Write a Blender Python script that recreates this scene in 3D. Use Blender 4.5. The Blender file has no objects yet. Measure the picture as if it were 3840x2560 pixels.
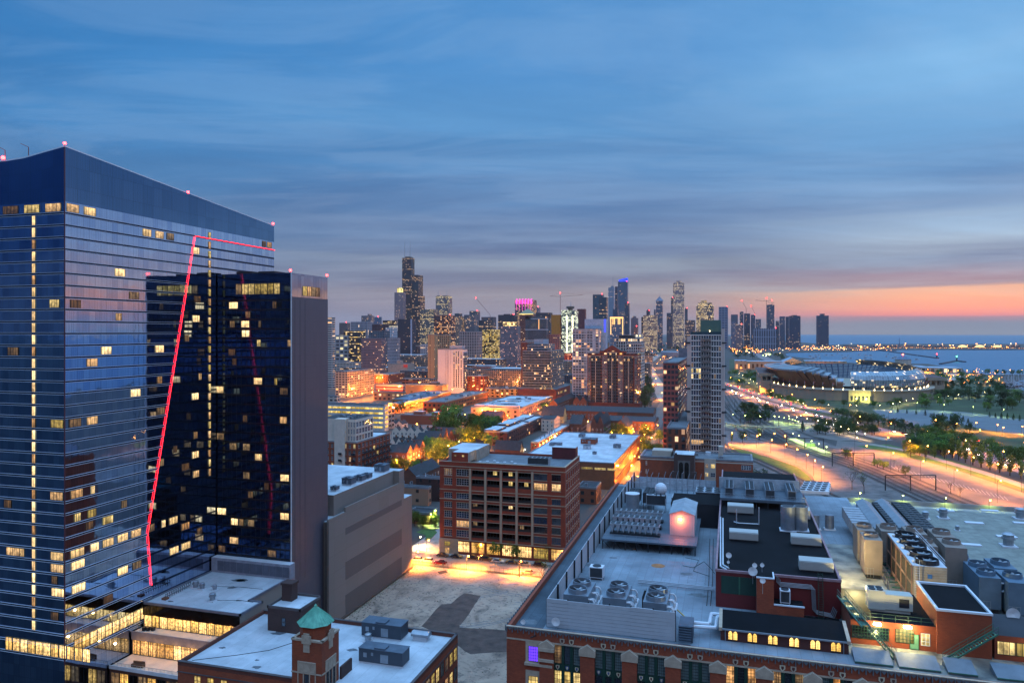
import bpy, math, random
from mathutils import Vector
R = random.Random(7)
SC = bpy.context.scene
COL = SC.collection
# ---------------------------------------------------------------- camera
H, F, HY = 84.0, 2780.0, 1243.0          # eye height (m), focal length and horizon row in 3840 px units
TH = math.radians(16.5)
ct, st = math.cos(TH), math.sin(TH)      # world: +X east, +Y north; the camera looks 16.5 degrees west of north
cd = bpy.data.cameras.new('camera'); cam = bpy.data.objects.new('camera', cd); COL.objects.link(cam)
cam.location = (0, 0, H); cam.rotation_euler = (math.radians(90), 0, TH)
cd.sensor_width = 36; cd.lens = 36 * F / 3840; cd.shift_y = -(1280 - HY) / 3840
cd.clip_start = 1; cd.clip_end = 60000
SC.camera = cam
SC.view_settings.view_transform = 'Standard'; SC.view_settings.look = 'None'
SC.view_settings.exposure = 0; SC.view_settings.gamma = 1
cy = SC.cycles
cy.max_bounces = 5; cy.diffuse_bounces = 2; cy.glossy_bounces = 3; cy.transmission_bounces = 3; cy.volume_bounces = 0
cy.transparent_max_bounces = 6; cy.use_denoising = True; cy.sample_clamp_indirect = 3.0; cy.caustics_reflective = False
cy.caustics_refractive = False; cy.use_light_tree = True; cy.blur_glossy = 0.5
def lin(c):
 if isinstance(c, str):
  c = [int(c[i:i + 2], 16) / 255 for i in (0, 2, 4)]
 return tuple((v / 12.92 if v <= .04045 else ((v + .055) / 1.055) ** 2.4) for v in c)
class NT:
 def __init__(s, nt): s.nt = nt; s.n = nt.nodes; s.l = nt.links
 def node(s, typ, **k):
  n = s.n.new(typ)
  for a, b in k.items():
   if a == 'ins':
    for i, v in b.items(): s.put(n.inputs[i], v)
   else: setattr(n, a, b)
  return n
 def put(s, sock, v):
  if isinstance(v, bpy.types.NodeSocket): s.l.new(v, sock)
  elif isinstance(v, (tuple, list)) and sock.type == 'RGBA' and len(v) == 3: sock.default_value = (*v, 1)
  else: sock.default_value = v
 def m(s, op, a, b=0.0, c=0.0, clamp=False):
  n = s.n.new('ShaderNodeMath'); n.operation = op; n.use_clamp = clamp
  s.put(n.inputs[0], a); s.put(n.inputs[1], b); s.put(n.inputs[2], c)
  return n.outputs[0]
 def mix(s, f, a, b, mode='MIX'):
  n = s.n.new('ShaderNodeMix'); n.data_type = 'RGBA'; n.blend_type = mode
  s.put(n.inputs[0], f); s.put(n.inputs[6], a); s.put(n.inputs[7], b)
  return n.outputs[2]
 def ramp(s, f, stops, interp='LINEAR'):
  n = s.n.new('ShaderNodeValToRGB'); e = n.color_ramp.elements; n.color_ramp.interpolation = interp
  while len(e) < len(stops): e.new(0.5)
  for el, (p, c) in zip(e, stops): el.position = p; el.color = (*c, 1)
  s.put(n.inputs[0], f)
  return n.outputs[0]
 def rng(s, v, a, b, c=0.0, d=1.0, smooth=True):
  n = s.n.new('ShaderNodeMapRange'); n.interpolation_type = 'SMOOTHSTEP' if smooth else 'LINEAR'
  for i, x in enumerate((v, a, b, c, d)): s.put(n.inputs[i], x)
  return n.outputs[0]
 def noise(s, vec, scale, detail=4, rough=.5, dist=0.0):
  n = s.n.new('ShaderNodeTexNoise'); s.put(n.inputs['Scale'], scale); n.inputs['Detail'].default_value = detail
  n.inputs['Roughness'].default_value = rough; n.inputs['Distortion'].default_value = dist
  if vec is not None: s.l.new(vec, n.inputs['Vector'])
  return n.outputs[0]
# ---------------------------------------------------------------- sky: dawn, clouds, brighter overhead
def make_sky():
 w = bpy.data.worlds.new('World'); SC.world = w; w.use_nodes = True
 t = NT(w.node_tree); t.n.clear()
 tc = t.node('ShaderNodeTexCoord')
 sp = t.node('ShaderNodeSeparateXYZ', ins={0: tc.outputs['Generated']})
 x, y, z = sp.outputs
 lat = t.m('ADD', t.m('MULTIPLY', x, ct), t.m('MULTIPLY', y, st))
 dep = t.m('SUBTRACT', t.m('MULTIPLY', y, ct), t.m('MULTIPLY', x, st))
 az = t.m('ARCTAN2', lat, dep)                       # 0 = middle of the view, + to the east
 hyp = t.m('SQRT', t.m('ADD', t.m('MULTIPLY', lat, lat), t.m('MULTIPLY', dep, dep)))
 tn = t.m('DIVIDE', z, t.m('MAXIMUM', hyp, .02))
 # horizontal ripple of the cloud sheets
 cb = t.node('ShaderNodeCombineXYZ', ins={0: t.m('MULTIPLY', az, 1.2), 1: t.m('MULTIPLY', tn, 26.0), 2: 0.3})
 wob = t.noise(cb.outputs[0], 1.1, 5, .55, .6)
 tw = t.m('ADD', tn, t.m('MULTIPLY', t.m('SUBTRACT', wob, .5), t.rng(tn, 0.02, .14, 0.014, 0.075)))
 f = t.m('DIVIDE', tw, .5)
 def col(rows, k):
  return t.ramp(f, [(max(0, min(1, (HY - py) / F / k / .5)), lin(c)) for py, c in rows])
 Lc = col([(1253, '7a7f9c'), (1120, '7d7f9a'), (1000, '75809f'), (880, '5f83aa'), (700, '4f80b0'), (450, '4588c4'), (200, '3a86c8'), (0, '3080c4')], 1.2)
 Cc = col([(1253, '80809c'), (1150, '88849a'), (1085, '95919f'), (1055, '7d829c'), (1000, '8e99ab'), (960, '6e7c9c'), (880, '7088ad'), (760, '5a7faf'), (640, '5a90c6'), (480, '5899d2'), (250, '4c95d6'), (0, '408ccf')], 1.0)
 Rc = col([(1253, '7386ac'), (1215, '6f7ea4'), (1192, 'a07c92'), (1178, 'ee8a72'), (1150, 'fba67c'), (1110, 'ffc096'), (1082, 'f8c6a2'), (1070, 'a88fa2'), (1035, 'ad99b0'), (1000, '8f97b8'), (970, '8490b2'), (900, 'bccfe2'), (830, 'aec8e2'), (740, '8aa9cf'), (630, '6f9bcb'), (480, '7eb8ea'), (250, '8cc8f8'), (0, '6cb0ea')], 1.15)
 Ec = col([(1253, '6b84b0'), (1190, 'a88aa0'), (1140, 'e3a49a'), (1060, 'c3adbc'), (900, '9fb2d0'), (700, '88aad2'), (400, '6f9fd0'), (0, '5a95cf')], 1.0)
 Bc = col([(1253, '3d4c6c'), (1000, '2e4f80'), (700, '2a5a95'), (0, '2a66a6')], 1.0)
 c = t.mix(t.rng(az, -.62, -.05), Lc, Cc)
 c = t.mix(t.rng(az, .16, .56), c, Rc)
 c = t.mix(t.rng(az, .7, 1.1), c, Ec)
 c = t.mix(t.rng(az, 1.5, 2.3), c, Bc)
 c = t.mix(t.rng(az, -1.1, -2.0), c, Bc)
 # cloud streaks seen on a flat sheet overhead
 zz = t.m('ADD', t.m('MAXIMUM', z, 0.0), .07)
 uv = t.node('ShaderNodeCombineXYZ', ins={0: t.m('MULTIPLY', t.m('DIVIDE', lat, zz), .42), 1: t.m('DIVIDE', dep, zz), 2: 0.0})
 n1 = t.noise(uv.outputs[0], .75, 7, .58, .5)
 n2 = t.noise(uv.outputs[0], 2.1, 9, .66, .8)
 s1 = t.rng(n1, .38, .68)
 s2 = t.rng(n2, .42, .62)
 fade = t.rng(tn, .0, .07)
 c = t.mix(t.m('MULTIPLY', t.m('MULTIPLY', t.m('SUBTRACT', 1.0, s1), t.rng(az, -.4, .5, .62, .46)), fade), c, t.mix(.5, c, lin('33598f')), 'MIX')
 c = t.mix(t.m('MULTIPLY', t.m('MULTIPLY', s1, t.rng(az, -.5, .6, .05, .4)), fade), c, lin('9cc2e8'))
 c = t.mix(t.m('MULTIPLY', t.m('MULTIPLY', s2, .2), fade), c, t.mix(t.rng(tn, .1, .3), lin('93a3c2'), lin('8fb4dc')))
 # sky above the visible band made much brighter, added to light the roofs
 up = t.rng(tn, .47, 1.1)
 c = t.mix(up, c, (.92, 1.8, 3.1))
 back = t.m('MAXIMUM', t.rng(az, 2.2, 2.7), t.rng(az, -2.7, -2.95))  # added glow low behind the view, brightens the south-facing walls
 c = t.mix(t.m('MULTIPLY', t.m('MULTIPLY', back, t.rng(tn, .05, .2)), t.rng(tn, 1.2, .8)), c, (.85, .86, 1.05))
 c = t.mix(t.m('MULTIPLY', t.rng(tn, .13, .01), t.rng(az, -.5, .5, .35, 1.0)), c, t.mix(1.0, c, (1.6, 1.14, .72), 'MULTIPLY'))
 c = t.mix(t.rng(z, -.002, -.02), c, lin('2a3348'))
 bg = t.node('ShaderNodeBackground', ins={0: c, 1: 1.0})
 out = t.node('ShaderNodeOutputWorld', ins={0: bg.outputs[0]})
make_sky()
sd = bpy.data.lights.new('sun', 'SUN'); sd.energy = .22; sd.angle = math.radians(25); sd.color = (1, .62, .55)  # faint pink fill added before sunrise to give the light a direction
sun = bpy.data.objects.new('sun', sd); COL.objects.link(sun)
sun.rotation_euler = (math.radians(80), 0, math.radians(180 - 62)); sun.location = (300, 100, 300)
# ---------------------------------------------------------------- picture <-> world
def W2(px, Y):
 l = (px - 1920) / F * Y
 return (l * ct - Y * st, l * st + Y * ct)
def ZZ(py, Y): return H - (py - HY) / F * Y
def YG(py, z=0.0): return (H - z) * F / (py - HY)
def G(px, py, z=0.0): return W2(px, YG(py, z))
def dep(x, y): return -st * x + ct * y
def pxof(x, y, z=0.0):
 d = dep(x, y); return (1920 + F * (ct * x + st * y) / d, HY + (H - z) * F / d)
def hx(y, px):
 k = (px - 1920) / F; return y * (ct * k - st) / (ct + st * k)
def hy(x, px):
 k = (px - 1920) / F; return x * (ct + st * k) / (ct * k - st)
# ---------------------------------------------------------------- materials
MATS = {}
def principled(name):
 m = bpy.data.materials.new(name); m.use_nodes = True
 return m, NT(m.node_tree), m.node_tree.nodes['Principled BSDF']
def mat(name, col, rough=.7, metal=0.0, var=.18, scale=.6, emit=None, es=0.0, spec=.5, bump=0.0, col2=None, seam=0):
 """plain surface with two scales of procedural unevenness"""
 if name in MATS: return MATS[name]
 m, t, b = principled(name)
 c = lin(col)
 geo = t.node('ShaderNodeNewGeometry')
 n = t.noise(geo.outputs['Position'], scale, 6, .6)
 dark = tuple(v * (1 - var * 1.6) for v in c); lite = tuple(min(1, v * (1 + var)) for v in c)
 if col2: dark = lin(col2)
 cc = t.ramp(n, [(.3, dark), (.7, lite)])
 if seam:
  s = t.node('ShaderNodeSeparateXYZ', ins={0: geo.outputs['Position']}); n3 = t.noise(geo.outputs['Position'], .9, 5, .7)
  e = t.m('MAXIMUM', t.m('LESS_THAN', t.m('FRACT', t.m('DIVIDE', s.outputs[0], seam)), .09 / seam), t.m('LESS_THAN', t.m('FRACT', t.m('DIVIDE', s.outputs[1], seam * 5)), .02 / seam))
  cc = t.mix(t.m('MULTIPLY', e, .6), cc, tuple(v * .5 for v in c)); cc = t.mix(t.rng(n3, .57, .7, 0, .55), cc, tuple(v * .45 for v in c))
  vc = t.node('ShaderNodeCombineXYZ', ins={0: t.m('FLOOR', t.m('DIVIDE', s.outputs[0], seam)), 1: t.m('FLOOR', t.m('DIVIDE', s.outputs[1], seam * 5)), 2: 0.0}); wn = t.node('ShaderNodeTexWhiteNoise', ins={0: vc.outputs[0]})
  cc = t.mix(t.m('MULTIPLY', wn.outputs[0], .3), cc, tuple(v * .5 for v in c))
 t.put(b.inputs['Base Color'], cc)
 b.inputs['Roughness'].default_value = rough; b.inputs['Metallic'].default_value = metal
 b.inputs['Specular IOR Level'].default_value = spec
 if emit: b.inputs['Emission Color'].default_value = (*lin(emit), 1); b.inputs['Emission Strength'].default_value = es
 if bump:
  bp = t.node('ShaderNodeBump', ins={'Strength': bump, 'Height': t.noise(geo.outputs['Position'], scale * 9, 4)})
  t.l.new(bp.outputs[0], b.inputs['Normal'])
 MATS[name] = m; return m
def emis(name, col, s):
 if name in MATS: return MATS[name]
 m, t, b = principled(name)
 b.inputs['Base Color'].default_value = (.02, .02, .02, 1)
 b.inputs['Emission Color'].default_value = (*lin(col), 1); b.inputs['Emission Strength'].default_value = s
 MATS[name] = m; return m
def litwin(name, col, s, var=.6, scale=.9):
 """a lit room behind glass: uneven warm emission"""
 if name in MATS: return MATS[name]
 m, t, b = principled(name)
 geo = t.node('ShaderNodeNewGeometry')
 n = t.noise(geo.outputs['Position'], scale, 3, .7)
 b.inputs['Base Color'].default_value = (.03, .03, .03, 1); b.inputs['Roughness'].default_value = .1
 uv = t.node('ShaderNodeUVMap'); sx = t.node('ShaderNodeSeparateXYZ', ins={0: uv.outputs[0]}); oi = t.node('ShaderNodeObjectInfo'); rn = oi.outputs['Random']
 cv = t.node('ShaderNodeCombineXYZ', ins={0: t.m('MULTIPLY', sx.outputs[0], 3.5), 1: t.m('MULTIPLY', rn, 50.0), 2: 0.0})
 fold = t.rng(t.noise(cv.outputs[0], 1.0, 2), .35, .65, 1 - var, 1.15)
 t.put(b.inputs['Emission Color'], t.mix(rn, lin(col), t.mix(.5, lin(col), (1, .76, .4))))
 e = t.m('MULTIPLY', t.m('MULTIPLY', t.rng(n, .35, .65, s * (1 - var), s * (1 + var * .6)), fold), t.m('ADD', .55, t.m('MULTIPLY', rn, .75)))
 t.put(b.inputs['Emission Strength'], t.m('MULTIPLY', e, t.rng(t.m('FRACT', t.m('DIVIDE', sx.outputs[1], 2.6)), 0, .8, .7, 1.3)))
 MATS[name] = m; return m
def brick(name, c1, c2, mort, rough=.85, sc=1.0):
 if name in MATS: return MATS[name]
 m, t, b = principled(name)
 uv = t.node('ShaderNodeUVMap')
 bt = t.node('ShaderNodeTexBrick', ins={'Vector': uv.outputs[0], 'Color1': lin(c1), 'Color2': lin(c2), 'Mortar': lin(mort), 'Scale': 1.0 * sc,
  'Mortar Size': .012, 'Brick Width': .45, 'Row Height': .14})
 geo = t.node('ShaderNodeNewGeometry')
 n = t.noise(geo.outputs['Position'], .35, 6, .65)
 t.put(b.inputs['Base Color'], t.mix(t.rng(n, .3, .7, 0.0, .55), bt.outputs[0], t.mix(.5, bt.outputs[0], (0.01, .008, .008))))
 b.inputs['Roughness'].default_value = rough
 MATS[name] = m; return m
def facade_group():
 g = bpy.data.node_groups.new('Facade', 'ShaderNodeTree')
 I = [('Wall', 'NodeSocketColor'), ('Glass', 'NodeSocketColor'), ('BW', 'NodeSocketFloat'), ('FH', 'NodeSocketFloat'), ('WX', 'NodeSocketFloat'),
   ('WY', 'NodeSocketFloat'), ('P', 'NodeSocketFloat'), ('Q', 'NodeSocketFloat'), ('Lit', 'NodeSocketColor'), ('S', 'NodeSocketFloat'), ('Seed', 'NodeSocketFloat')]
 for n, k in I: g.interface.new_socket(n, in_out='INPUT', socket_type=k)
 g.interface.new_socket('BSDF', in_out='OUTPUT', socket_type='NodeSocketShader')
 t = NT(g); gi = t.node('NodeGroupInput'); go = t.node('NodeGroupOutput'); i = gi.outputs
 uv = t.node('ShaderNodeUVMap'); s = t.node('ShaderNodeSeparateXYZ', ins={0: uv.outputs[0]})
 u = t.m('DIVIDE', s.outputs[0], i['BW']); v = t.m('DIVIDE', s.outputs[1], i['FH'])
 fu, fv = t.m('FRACT', u), t.m('FRACT', v); cu, cv = t.m('FLOOR', u), t.m('FLOOR', v)
 ins = t.m('MULTIPLY', t.m('LESS_THAN', t.m('ABSOLUTE', t.m('SUBTRACT', fu, .5)), t.m('MULTIPLY', i['WX'], .5)),
    t.m('LESS_THAN', t.m('ABSOLUTE', t.m('SUBTRACT', fv, .5)), t.m('MULTIPLY', i['WY'], .5)))
 vec = t.node('ShaderNodeCombineXYZ', ins={0: cu, 1: cv, 2: i['Seed']})
 wn = t.node('ShaderNodeTexWhiteNoise', ins={0: vec.outputs[0]}); wn.noise_dimensions = '3D'
 vr = t.node('ShaderNodeCombineXYZ', ins={0: 7.0, 1: cv, 2: i['Seed']})
 wr = t.node('ShaderNodeTexWhiteNoise', ins={0: vr.outputs[0]}); wr.noise_dimensions = '3D'
 rowlit = t.m('LESS_THAN', wr.outputs[0], i['Q'])
 clus = t.noise(vec.outputs[0], .23, 2)
 p = t.m('MULTIPLY', i['P'], t.rng(clus, .35, .65, .25, 1.9))
 p = t.m('ADD', p, t.m('MULTIPLY', rowlit, .6))
 lit = t.m('MULTIPLY', t.m('LESS_THAN', wn.outputs[0], p), ins)
 cs = t.node('ShaderNodeSeparateColor', ins={0: wn.outputs[1]})
 st_ = t.m('MULTIPLY', t.m('MULTIPLY', lit, t.m('ADD', t.m('MULTIPLY', cs.outputs[1], 1.3), .15)), i['S'])
 geo = t.node('ShaderNodeNewGeometry')
 nz = t.noise(geo.outputs['Position'], .05, 5, .6)
 wall = t.mix(t.rng(nz, .3, .7, .0, .3), i['Wall'], t.mix(.35, i['Wall'], (0, 0, 0)))
 gl = t.mix(t.m('MULTIPLY', cs.outputs[0], .6), i['Glass'], (0.01, .012, .016))
 b = t.node('ShaderNodeBsdfPrincipled', ins={'Base Color': t.mix(ins, wall, gl), 'Roughness': t.rng(ins, 0, 1, .8, .12, False),
  'Emission Color': t.mix(cs.outputs[2], i['Lit'], t.mix(.45, i['Lit'], (1, .93, .75))), 'Emission Strength': st_})
 t.put(b.inputs['Specular IOR Level'], t.rng(ins, 0, 1, .3, .9, False))
 t.l.new(b.outputs[0], go.inputs[0])
 return g
FG = facade_group()
_seed = [0]
def fac(wall='9a8f8a', glass='1c2a3c', bw=6, fh=4, wx=.6, wy=.55, p=.12, q=.08, lit='ffb45a', s=2.2):
 _seed[0] += 1
 m = bpy.data.materials.new('facade_%d' % _seed[0]); m.use_nodes = True; t = NT(m.node_tree); t.n.clear()
 g = t.node('ShaderNodeGroup'); g.node_tree = FG
 for k, v in dict(Wall=lin(wall), Glass=lin(glass), BW=bw, FH=fh, WX=wx, WY=wy, P=p, Q=q, Lit=lin(lit), S=s, Seed=_seed[0] * 3.7).items(): t.put(g.inputs[k], v)
 o = t.node('ShaderNodeOutputMaterial'); t.l.new(g.outputs[0], o.inputs[0])
 return m
# ---------------------------------------------------------------- mesh builder (world coordinates, metres)
class MB:
 def __init__(s): s.v = []; s.f = []; s.m = []; s.u = []
 def face(s, pts, m=0, uv=None):
  n = len(s.v); s.v += [tuple(p) for p in pts]; s.f.append(tuple(range(n, n + len(pts)))); s.m.append(m)
  if uv is None:
   a = Vector(pts[0]); b = Vector(pts[1]); c = Vector(pts[2]); e = (b - a)
   if e.length < 1e-6: e = c - b
   nn = e.cross(c - a)
   if nn.length > 1e-9 and abs(nn.normalized().z) > .9: uv = [(p[0], p[1]) for p in pts]
   else:
    e.z = 0 if abs(e.z) < e.length * .7 else e.z
    if e.length < 1e-6: e = Vector((1, 0, 0))
    e.normalize(); uv = [((Vector(p) - a).dot(e), p[2]) for p in pts]
  s.u += uv
  return s
 def prism(s, poly, z0, z1, m=0, mt=None, bottom=False, off=0.0):
  """poly counter-clockwise seen from above"""
  mt = m if mt is None else mt; u = off; k = len(poly)
  for i in range(k):
   (x0, y0), (x1, y1) = poly[i], poly[(i + 1) % k]; d = math.hypot(x1 - x0, y1 - y0)
   s.face([(x0, y0, z0), (x1, y1, z0), (x1, y1, z1), (x0, y0, z1)], m, [(u, z0), (u + d, z0), (u + d, z1), (u, z1)]); u += d
  s.face([(x, y, z1) for x, y in poly], mt)
  if bottom: s.face([(x, y, z0) for x, y in reversed(poly)], m)
  return s
 def box(s, x0, y0, z0, x1, y1, z1, m=0, mt=None, bottom=True):
  if x1 < x0: x0, x1 = x1, x0
  if y1 < y0: y0, y1 = y1, y0
  return s.prism([(x0, y0), (x1, y0), (x1, y1), (x0, y1)], z0, z1, m, mt, bottom)
 def cyl(s, cx, cy, z0, z1, r, r2=None, n=12, m=0, mt=None):
  r2 = r if r2 is None else r2; mt = m if mt is None else mt
  a = [(math.cos(2 * math.pi * i / n), math.sin(2 * math.pi * i / n)) for i in range(n)]
  for i in range(n):
   p, q = a[i], a[(i + 1) % n]
   pts = [(cx + p[0] * r, cy + p[1] * r, z0), (cx + q[0] * r, cy + q[1] * r, z0), (cx + q[0] * r2, cy + q[1] * r2, z1), (cx + p[0] * r2, cy + p[1] * r2, z1)]
   s.face(pts if r2 > 1e-4 else pts[:3], m)
  if r2 > 1e-4: s.face([(cx + p[0] * r2, cy + p[1] * r2, z1) for p in a], mt)
  s.face([(cx + p[0] * r, cy + p[1] * r, z0) for p in reversed(a)], m)
  return s
 def tube(s, p, q, r, n=5, m=0, r2=None):
  p, q = Vector(p), Vector(q); d = (q - p)
  if d.length < 1e-6: return s
  d.normalize(); a = d.orthogonal().normalized(); b = d.cross(a); r2 = r if r2 is None else r2
  P = [(p + (a * math.cos(2 * math.pi * i / n) + b * math.sin(2 * math.pi * i / n)) * r) for i in range(n)]
  Q = [(q + (a * math.cos(2 * math.pi * i / n) + b * math.sin(2 * math.pi * i / n)) * r2) for i in range(n)]
  for i in range(n): s.face([P[i], P[(i + 1) % n], Q[(i + 1) % n], Q[i]], m)
  s.face(list(reversed(P)), m); s.face(Q, m)
  return s
 def path(s, pts, r, n=5, m=0):
  for a, b in zip(pts, pts[1:]): s.tube(a, b, r, n, m)
  return s
 def ball(s, c, r, m=0, n=8, k=5, sz=1.0, half=False):
  c = Vector(c); rows = []
  for j in range(k + 1):
   a = math.pi * (j / k) * (.5 if half else 1)
   rows.append([c + Vector((math.sin(a) * math.cos(2 * math.pi * i / n) * r, math.sin(a) * math.sin(2 * math.pi * i / n) * r, math.cos(a) * r * sz)) for i in range(n)])
  for j in range(k):
   for i in range(n):
    q = [rows[j + 1][i], rows[j + 1][(i + 1) % n], rows[j][(i + 1) % n], rows[j][i]]
    if j == 0: q = q[:3]
    elif j == k - 1 and not half: q = [q[0], q[2], q[3]]
    s.face(q, m)
  return s
 def gable(s, x0, y0, x1, y1, z, h, ax='x', m=0, mg=None, over=0.0):
  mg = m if mg is None else mg
  if ax == 'x':
   ym = (y0 + y1) / 2
   s.face([(x0 - over, y0 - over, z), (x1 + over, y0 - over, z), (x1 + over, ym, z + h), (x0 - over, ym, z + h)], m)
   s.face([(x1 + over, y1 + over, z), (x0 - over, y1 + over, z), (x0 - over, ym, z + h), (x1 + over, ym, z + h)], m)
   s.face([(x0, y1, z), (x0, y0, z), (x0, ym, z + h)], mg); s.face([(x1, y0, z), (x1, y1, z), (x1, ym, z + h)], mg)
  else:
   xm = (x0 + x1) / 2
   s.face([(x1 + over, y0 - over, z), (x1 + over, y1 + over, z), (xm, y1 + over, z + h), (xm, y0 - over, z + h)], m)
   s.face([(x0 - over, y1 + over, z), (x0 - over, y0 - over, z), (xm, y0 - over, z + h), (xm, y1 + over, z + h)], m)
   s.face([(x0, y0, z), (x1, y0, z), (xm, y0, z + h)], mg); s.face([(x1, y1, z), (x0, y1, z), (xm, y1, z + h)], mg)
  return s
 def hip(s, x0, y0, x1, y1, z, h, m=0):
  w, d = x1 - x0, y1 - y0; i = min(w, d) / 2
  if w >= d: a, b = (x0 + i, (y0 + y1) / 2, z + h), (x1 - i, (y0 + y1) / 2, z + h)
  else: a, b = ((x0 + x1) / 2, y0 + i, z + h), ((x0 + x1) / 2, y1 - i, z + h)
  A, B, C_, D = (x0, y0, z), (x1, y0, z), (x1, y1, z), (x0, y1, z)
  if w >= d: s.face([A, B, b, a], m); s.face([C_, D, a, b], m); s.face([D, A, a], m); s.face([B, C_, b], m)
  else: s.face([B, C_, b, a], m); s.face([D, A, a, b], m); s.face([A, B, a], m); s.face([C_, D, b], m)
  return s
 def mesh(s, mats, o=(0, 0, 0), smooth=False):
  me = bpy.data.meshes.new('mesh'); ox, oy, oz = o
  me.from_pydata([(x - ox, y - oy, z - oz) for x, y, z in s.v], [], s.f)
  for m_ in mats: me.materials.append(m_)
  me.polygons.foreach_set('material_index', s.m)
  ul = me.uv_layers.new(name='UVMap'); ul.data.foreach_set('uv', [c for uv in s.u for c in uv])
  if smooth: me.polygons.foreach_set('use_smooth', [True] * len(s.f))
  me.update(); return me
 def build(s, name, mats, parent=None, loc=None, smooth=False, **tags):
  if not isinstance(mats, (list, tuple)): mats = [mats]
  if parent is not None: o = tuple(parent.location)
  elif loc is not None: o = loc
  else:
   xs = [p[0] for p in s.v]; ys = [p[1] for p in s.v]; o = ((min(xs) + max(xs)) / 2, (min(ys) + max(ys)) / 2, min(p[2] for p in s.v))
  ob = bpy.data.objects.new(name, s.mesh(mats, o, smooth)); COL.objects.link(ob)
  if parent is not None: ob.parent = parent
  else: ob.location = o
  for k, v in tags.items(): ob[k] = v
  return ob
def sub(mb, name, mats, part, **tags):
 """a sub-part: child of a part that sits at its thing's origin"""
 if not isinstance(mats, (list, tuple)): mats = [mats]
 o = tuple(part.parent.location)
 ob = bpy.data.objects.new(name, mb.mesh(mats, o)); COL.objects.link(ob); ob.parent = part
 for k, v in tags.items(): ob[k] = v
 return ob
def thing(name, label, cat, loc=(0, 0, 0), group=None, rz=0):
 o = bpy.data.objects.new(name, None); COL.objects.link(o); o.empty_display_size = .5
 o.location = loc if len(loc) == 3 else (*loc, 0); o.rotation_euler = (0, 0, rz)
 o['label'] = label; o['category'] = cat
 if group: o['group'] = group
 return o
def tag(o, label, cat, group=None):
 o['label'] = label; o['category'] = cat
 if group: o['group'] = group
 return o
def copy_tree(o, loc, rz=0, sc=1.0, label=None, group=None, over=None):
 c = o.copy(); COL.objects.link(c); c.location = loc; c.rotation_euler = (0, 0, rz)
 c.scale = (sc, sc, sc) if not isinstance(sc, (tuple, list)) else sc
 if label: c['label'] = label
 if group: c['group'] = group
 def rec(src, dst):
  for ch in src.children:
   d = ch.copy(); COL.objects.link(d); d.parent = dst
   if over and ch.type == 'MESH':
    for i, sl in enumerate(d.material_slots):
     nm = over.get(sl.material.name) if sl.material else None
     if nm: sl.link = 'OBJECT'; sl.material = nm
   rec(ch, d)
 rec(o, c)
 return c
def wipe(o):
 for ch in list(o.children): wipe(ch)
 bpy.data.objects.remove(o)
ORD = ['leftmost', 'second', 'third', 'fourth', 'fifth', 'sixth', 'seventh', 'eighth', 'ninth', 'tenth', 'eleventh', 'twelfth', 'thirteenth', 'fourteenth', 'fifteenth', 'sixteenth', 'seventeenth', 'eighteenth', 'nineteenth', 'twentieth']
def nth(i):
 if i < 20: return ORD[i] if i else 'first'
 k = i + 1; return '%d%s' % (k, 'th' if 10 < k % 100 < 14 else {1: 'st', 2: 'nd', 3: 'rd'}.get(k % 10, 'th'))
# ---------------------------------------------------------------- windows as parts
WINS = {}
def wmesh(w, h, nx, nz, fr, pane, frame, kind):
 """window facing -y: pane slot 0, frame bars slot 1"""
 key = (round(w, 2), round(h, 2), nx, nz, pane.name, frame.name if frame else '', kind)
 if key in WINS: return WINS[key]
 mb = MB(); winbits(mb, Vector((0, 0, 0)), (1, 0), w, h, nx, nz, fr, 0, 1, frame is not None)
 me = mb.mesh([pane] + ([frame] if frame else []))
 WINS[key] = me; return me
def winbits(mb, o, d, w, h, nx, nz, fr, mp, mf, frame=True):
 """o = lower left corner seen from outside, d = direction to the right along the wall; outward normal = (d.y,-d.x)"""
 dx, dy = d; n = (dy, -dx)
 def P(a, b, z): return (o[0] + dx * a + n[0] * b, o[1] + dy * a + n[1] * b, o[2] + z)
 mb.face([P(0, .03, 0), P(w, .03, 0), P(w, .03, h), P(0, .03, h)], mp)
 if not frame: return
 def bar(a0, a1, z0, z1, b=.09):
  mb.face([P(a0, b, z0), P(a1, b, z0), P(a1, b, z1), P(a0, b, z1)], mf)
  mb.face([P(a0, b, z1), P(a1, b, z1), P(a1, .03, z1), P(a0, .03, z1)], mf)
  mb.face([P(a1, b, z0), P(a1, .03, z0), P(a1, .03, z1), P(a1, b, z1)], mf)
  mb.face([P(a0, .03, z0), P(a0, b, z0), P(a0, b, z1), P(a0, .03, z1)], mf)
 bar(0, w, 0, fr); bar(0, w, h - fr, h); bar(0, fr, fr, h - fr); bar(w - fr, w, fr, h - fr)
 for i in range(1, nx): bar(w * i / nx - fr / 2, w * i / nx + fr / 2, fr, h - fr, .085)
 for j in range(1, nz): bar(fr, w - fr, h * j / nz - fr / 2, h * j / nz + fr / 2, .08)
WQ = {}
def addwin(t, face, a, c, z, w, h, nx=2, nz=2, fr=.08, pane=None, frame=None, name='window', off=0.0, most=100):
 """face S: at x=a..a+w on y=c; E: y=a..a+w on x=c; W: y=a..a+w on x=c"""
 WQ.setdefault(t.name, (t, {}))[1].setdefault(name, []).append((face, a, c, z, w, h, nx, nz, fr, pane, frame, off, most))
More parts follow.
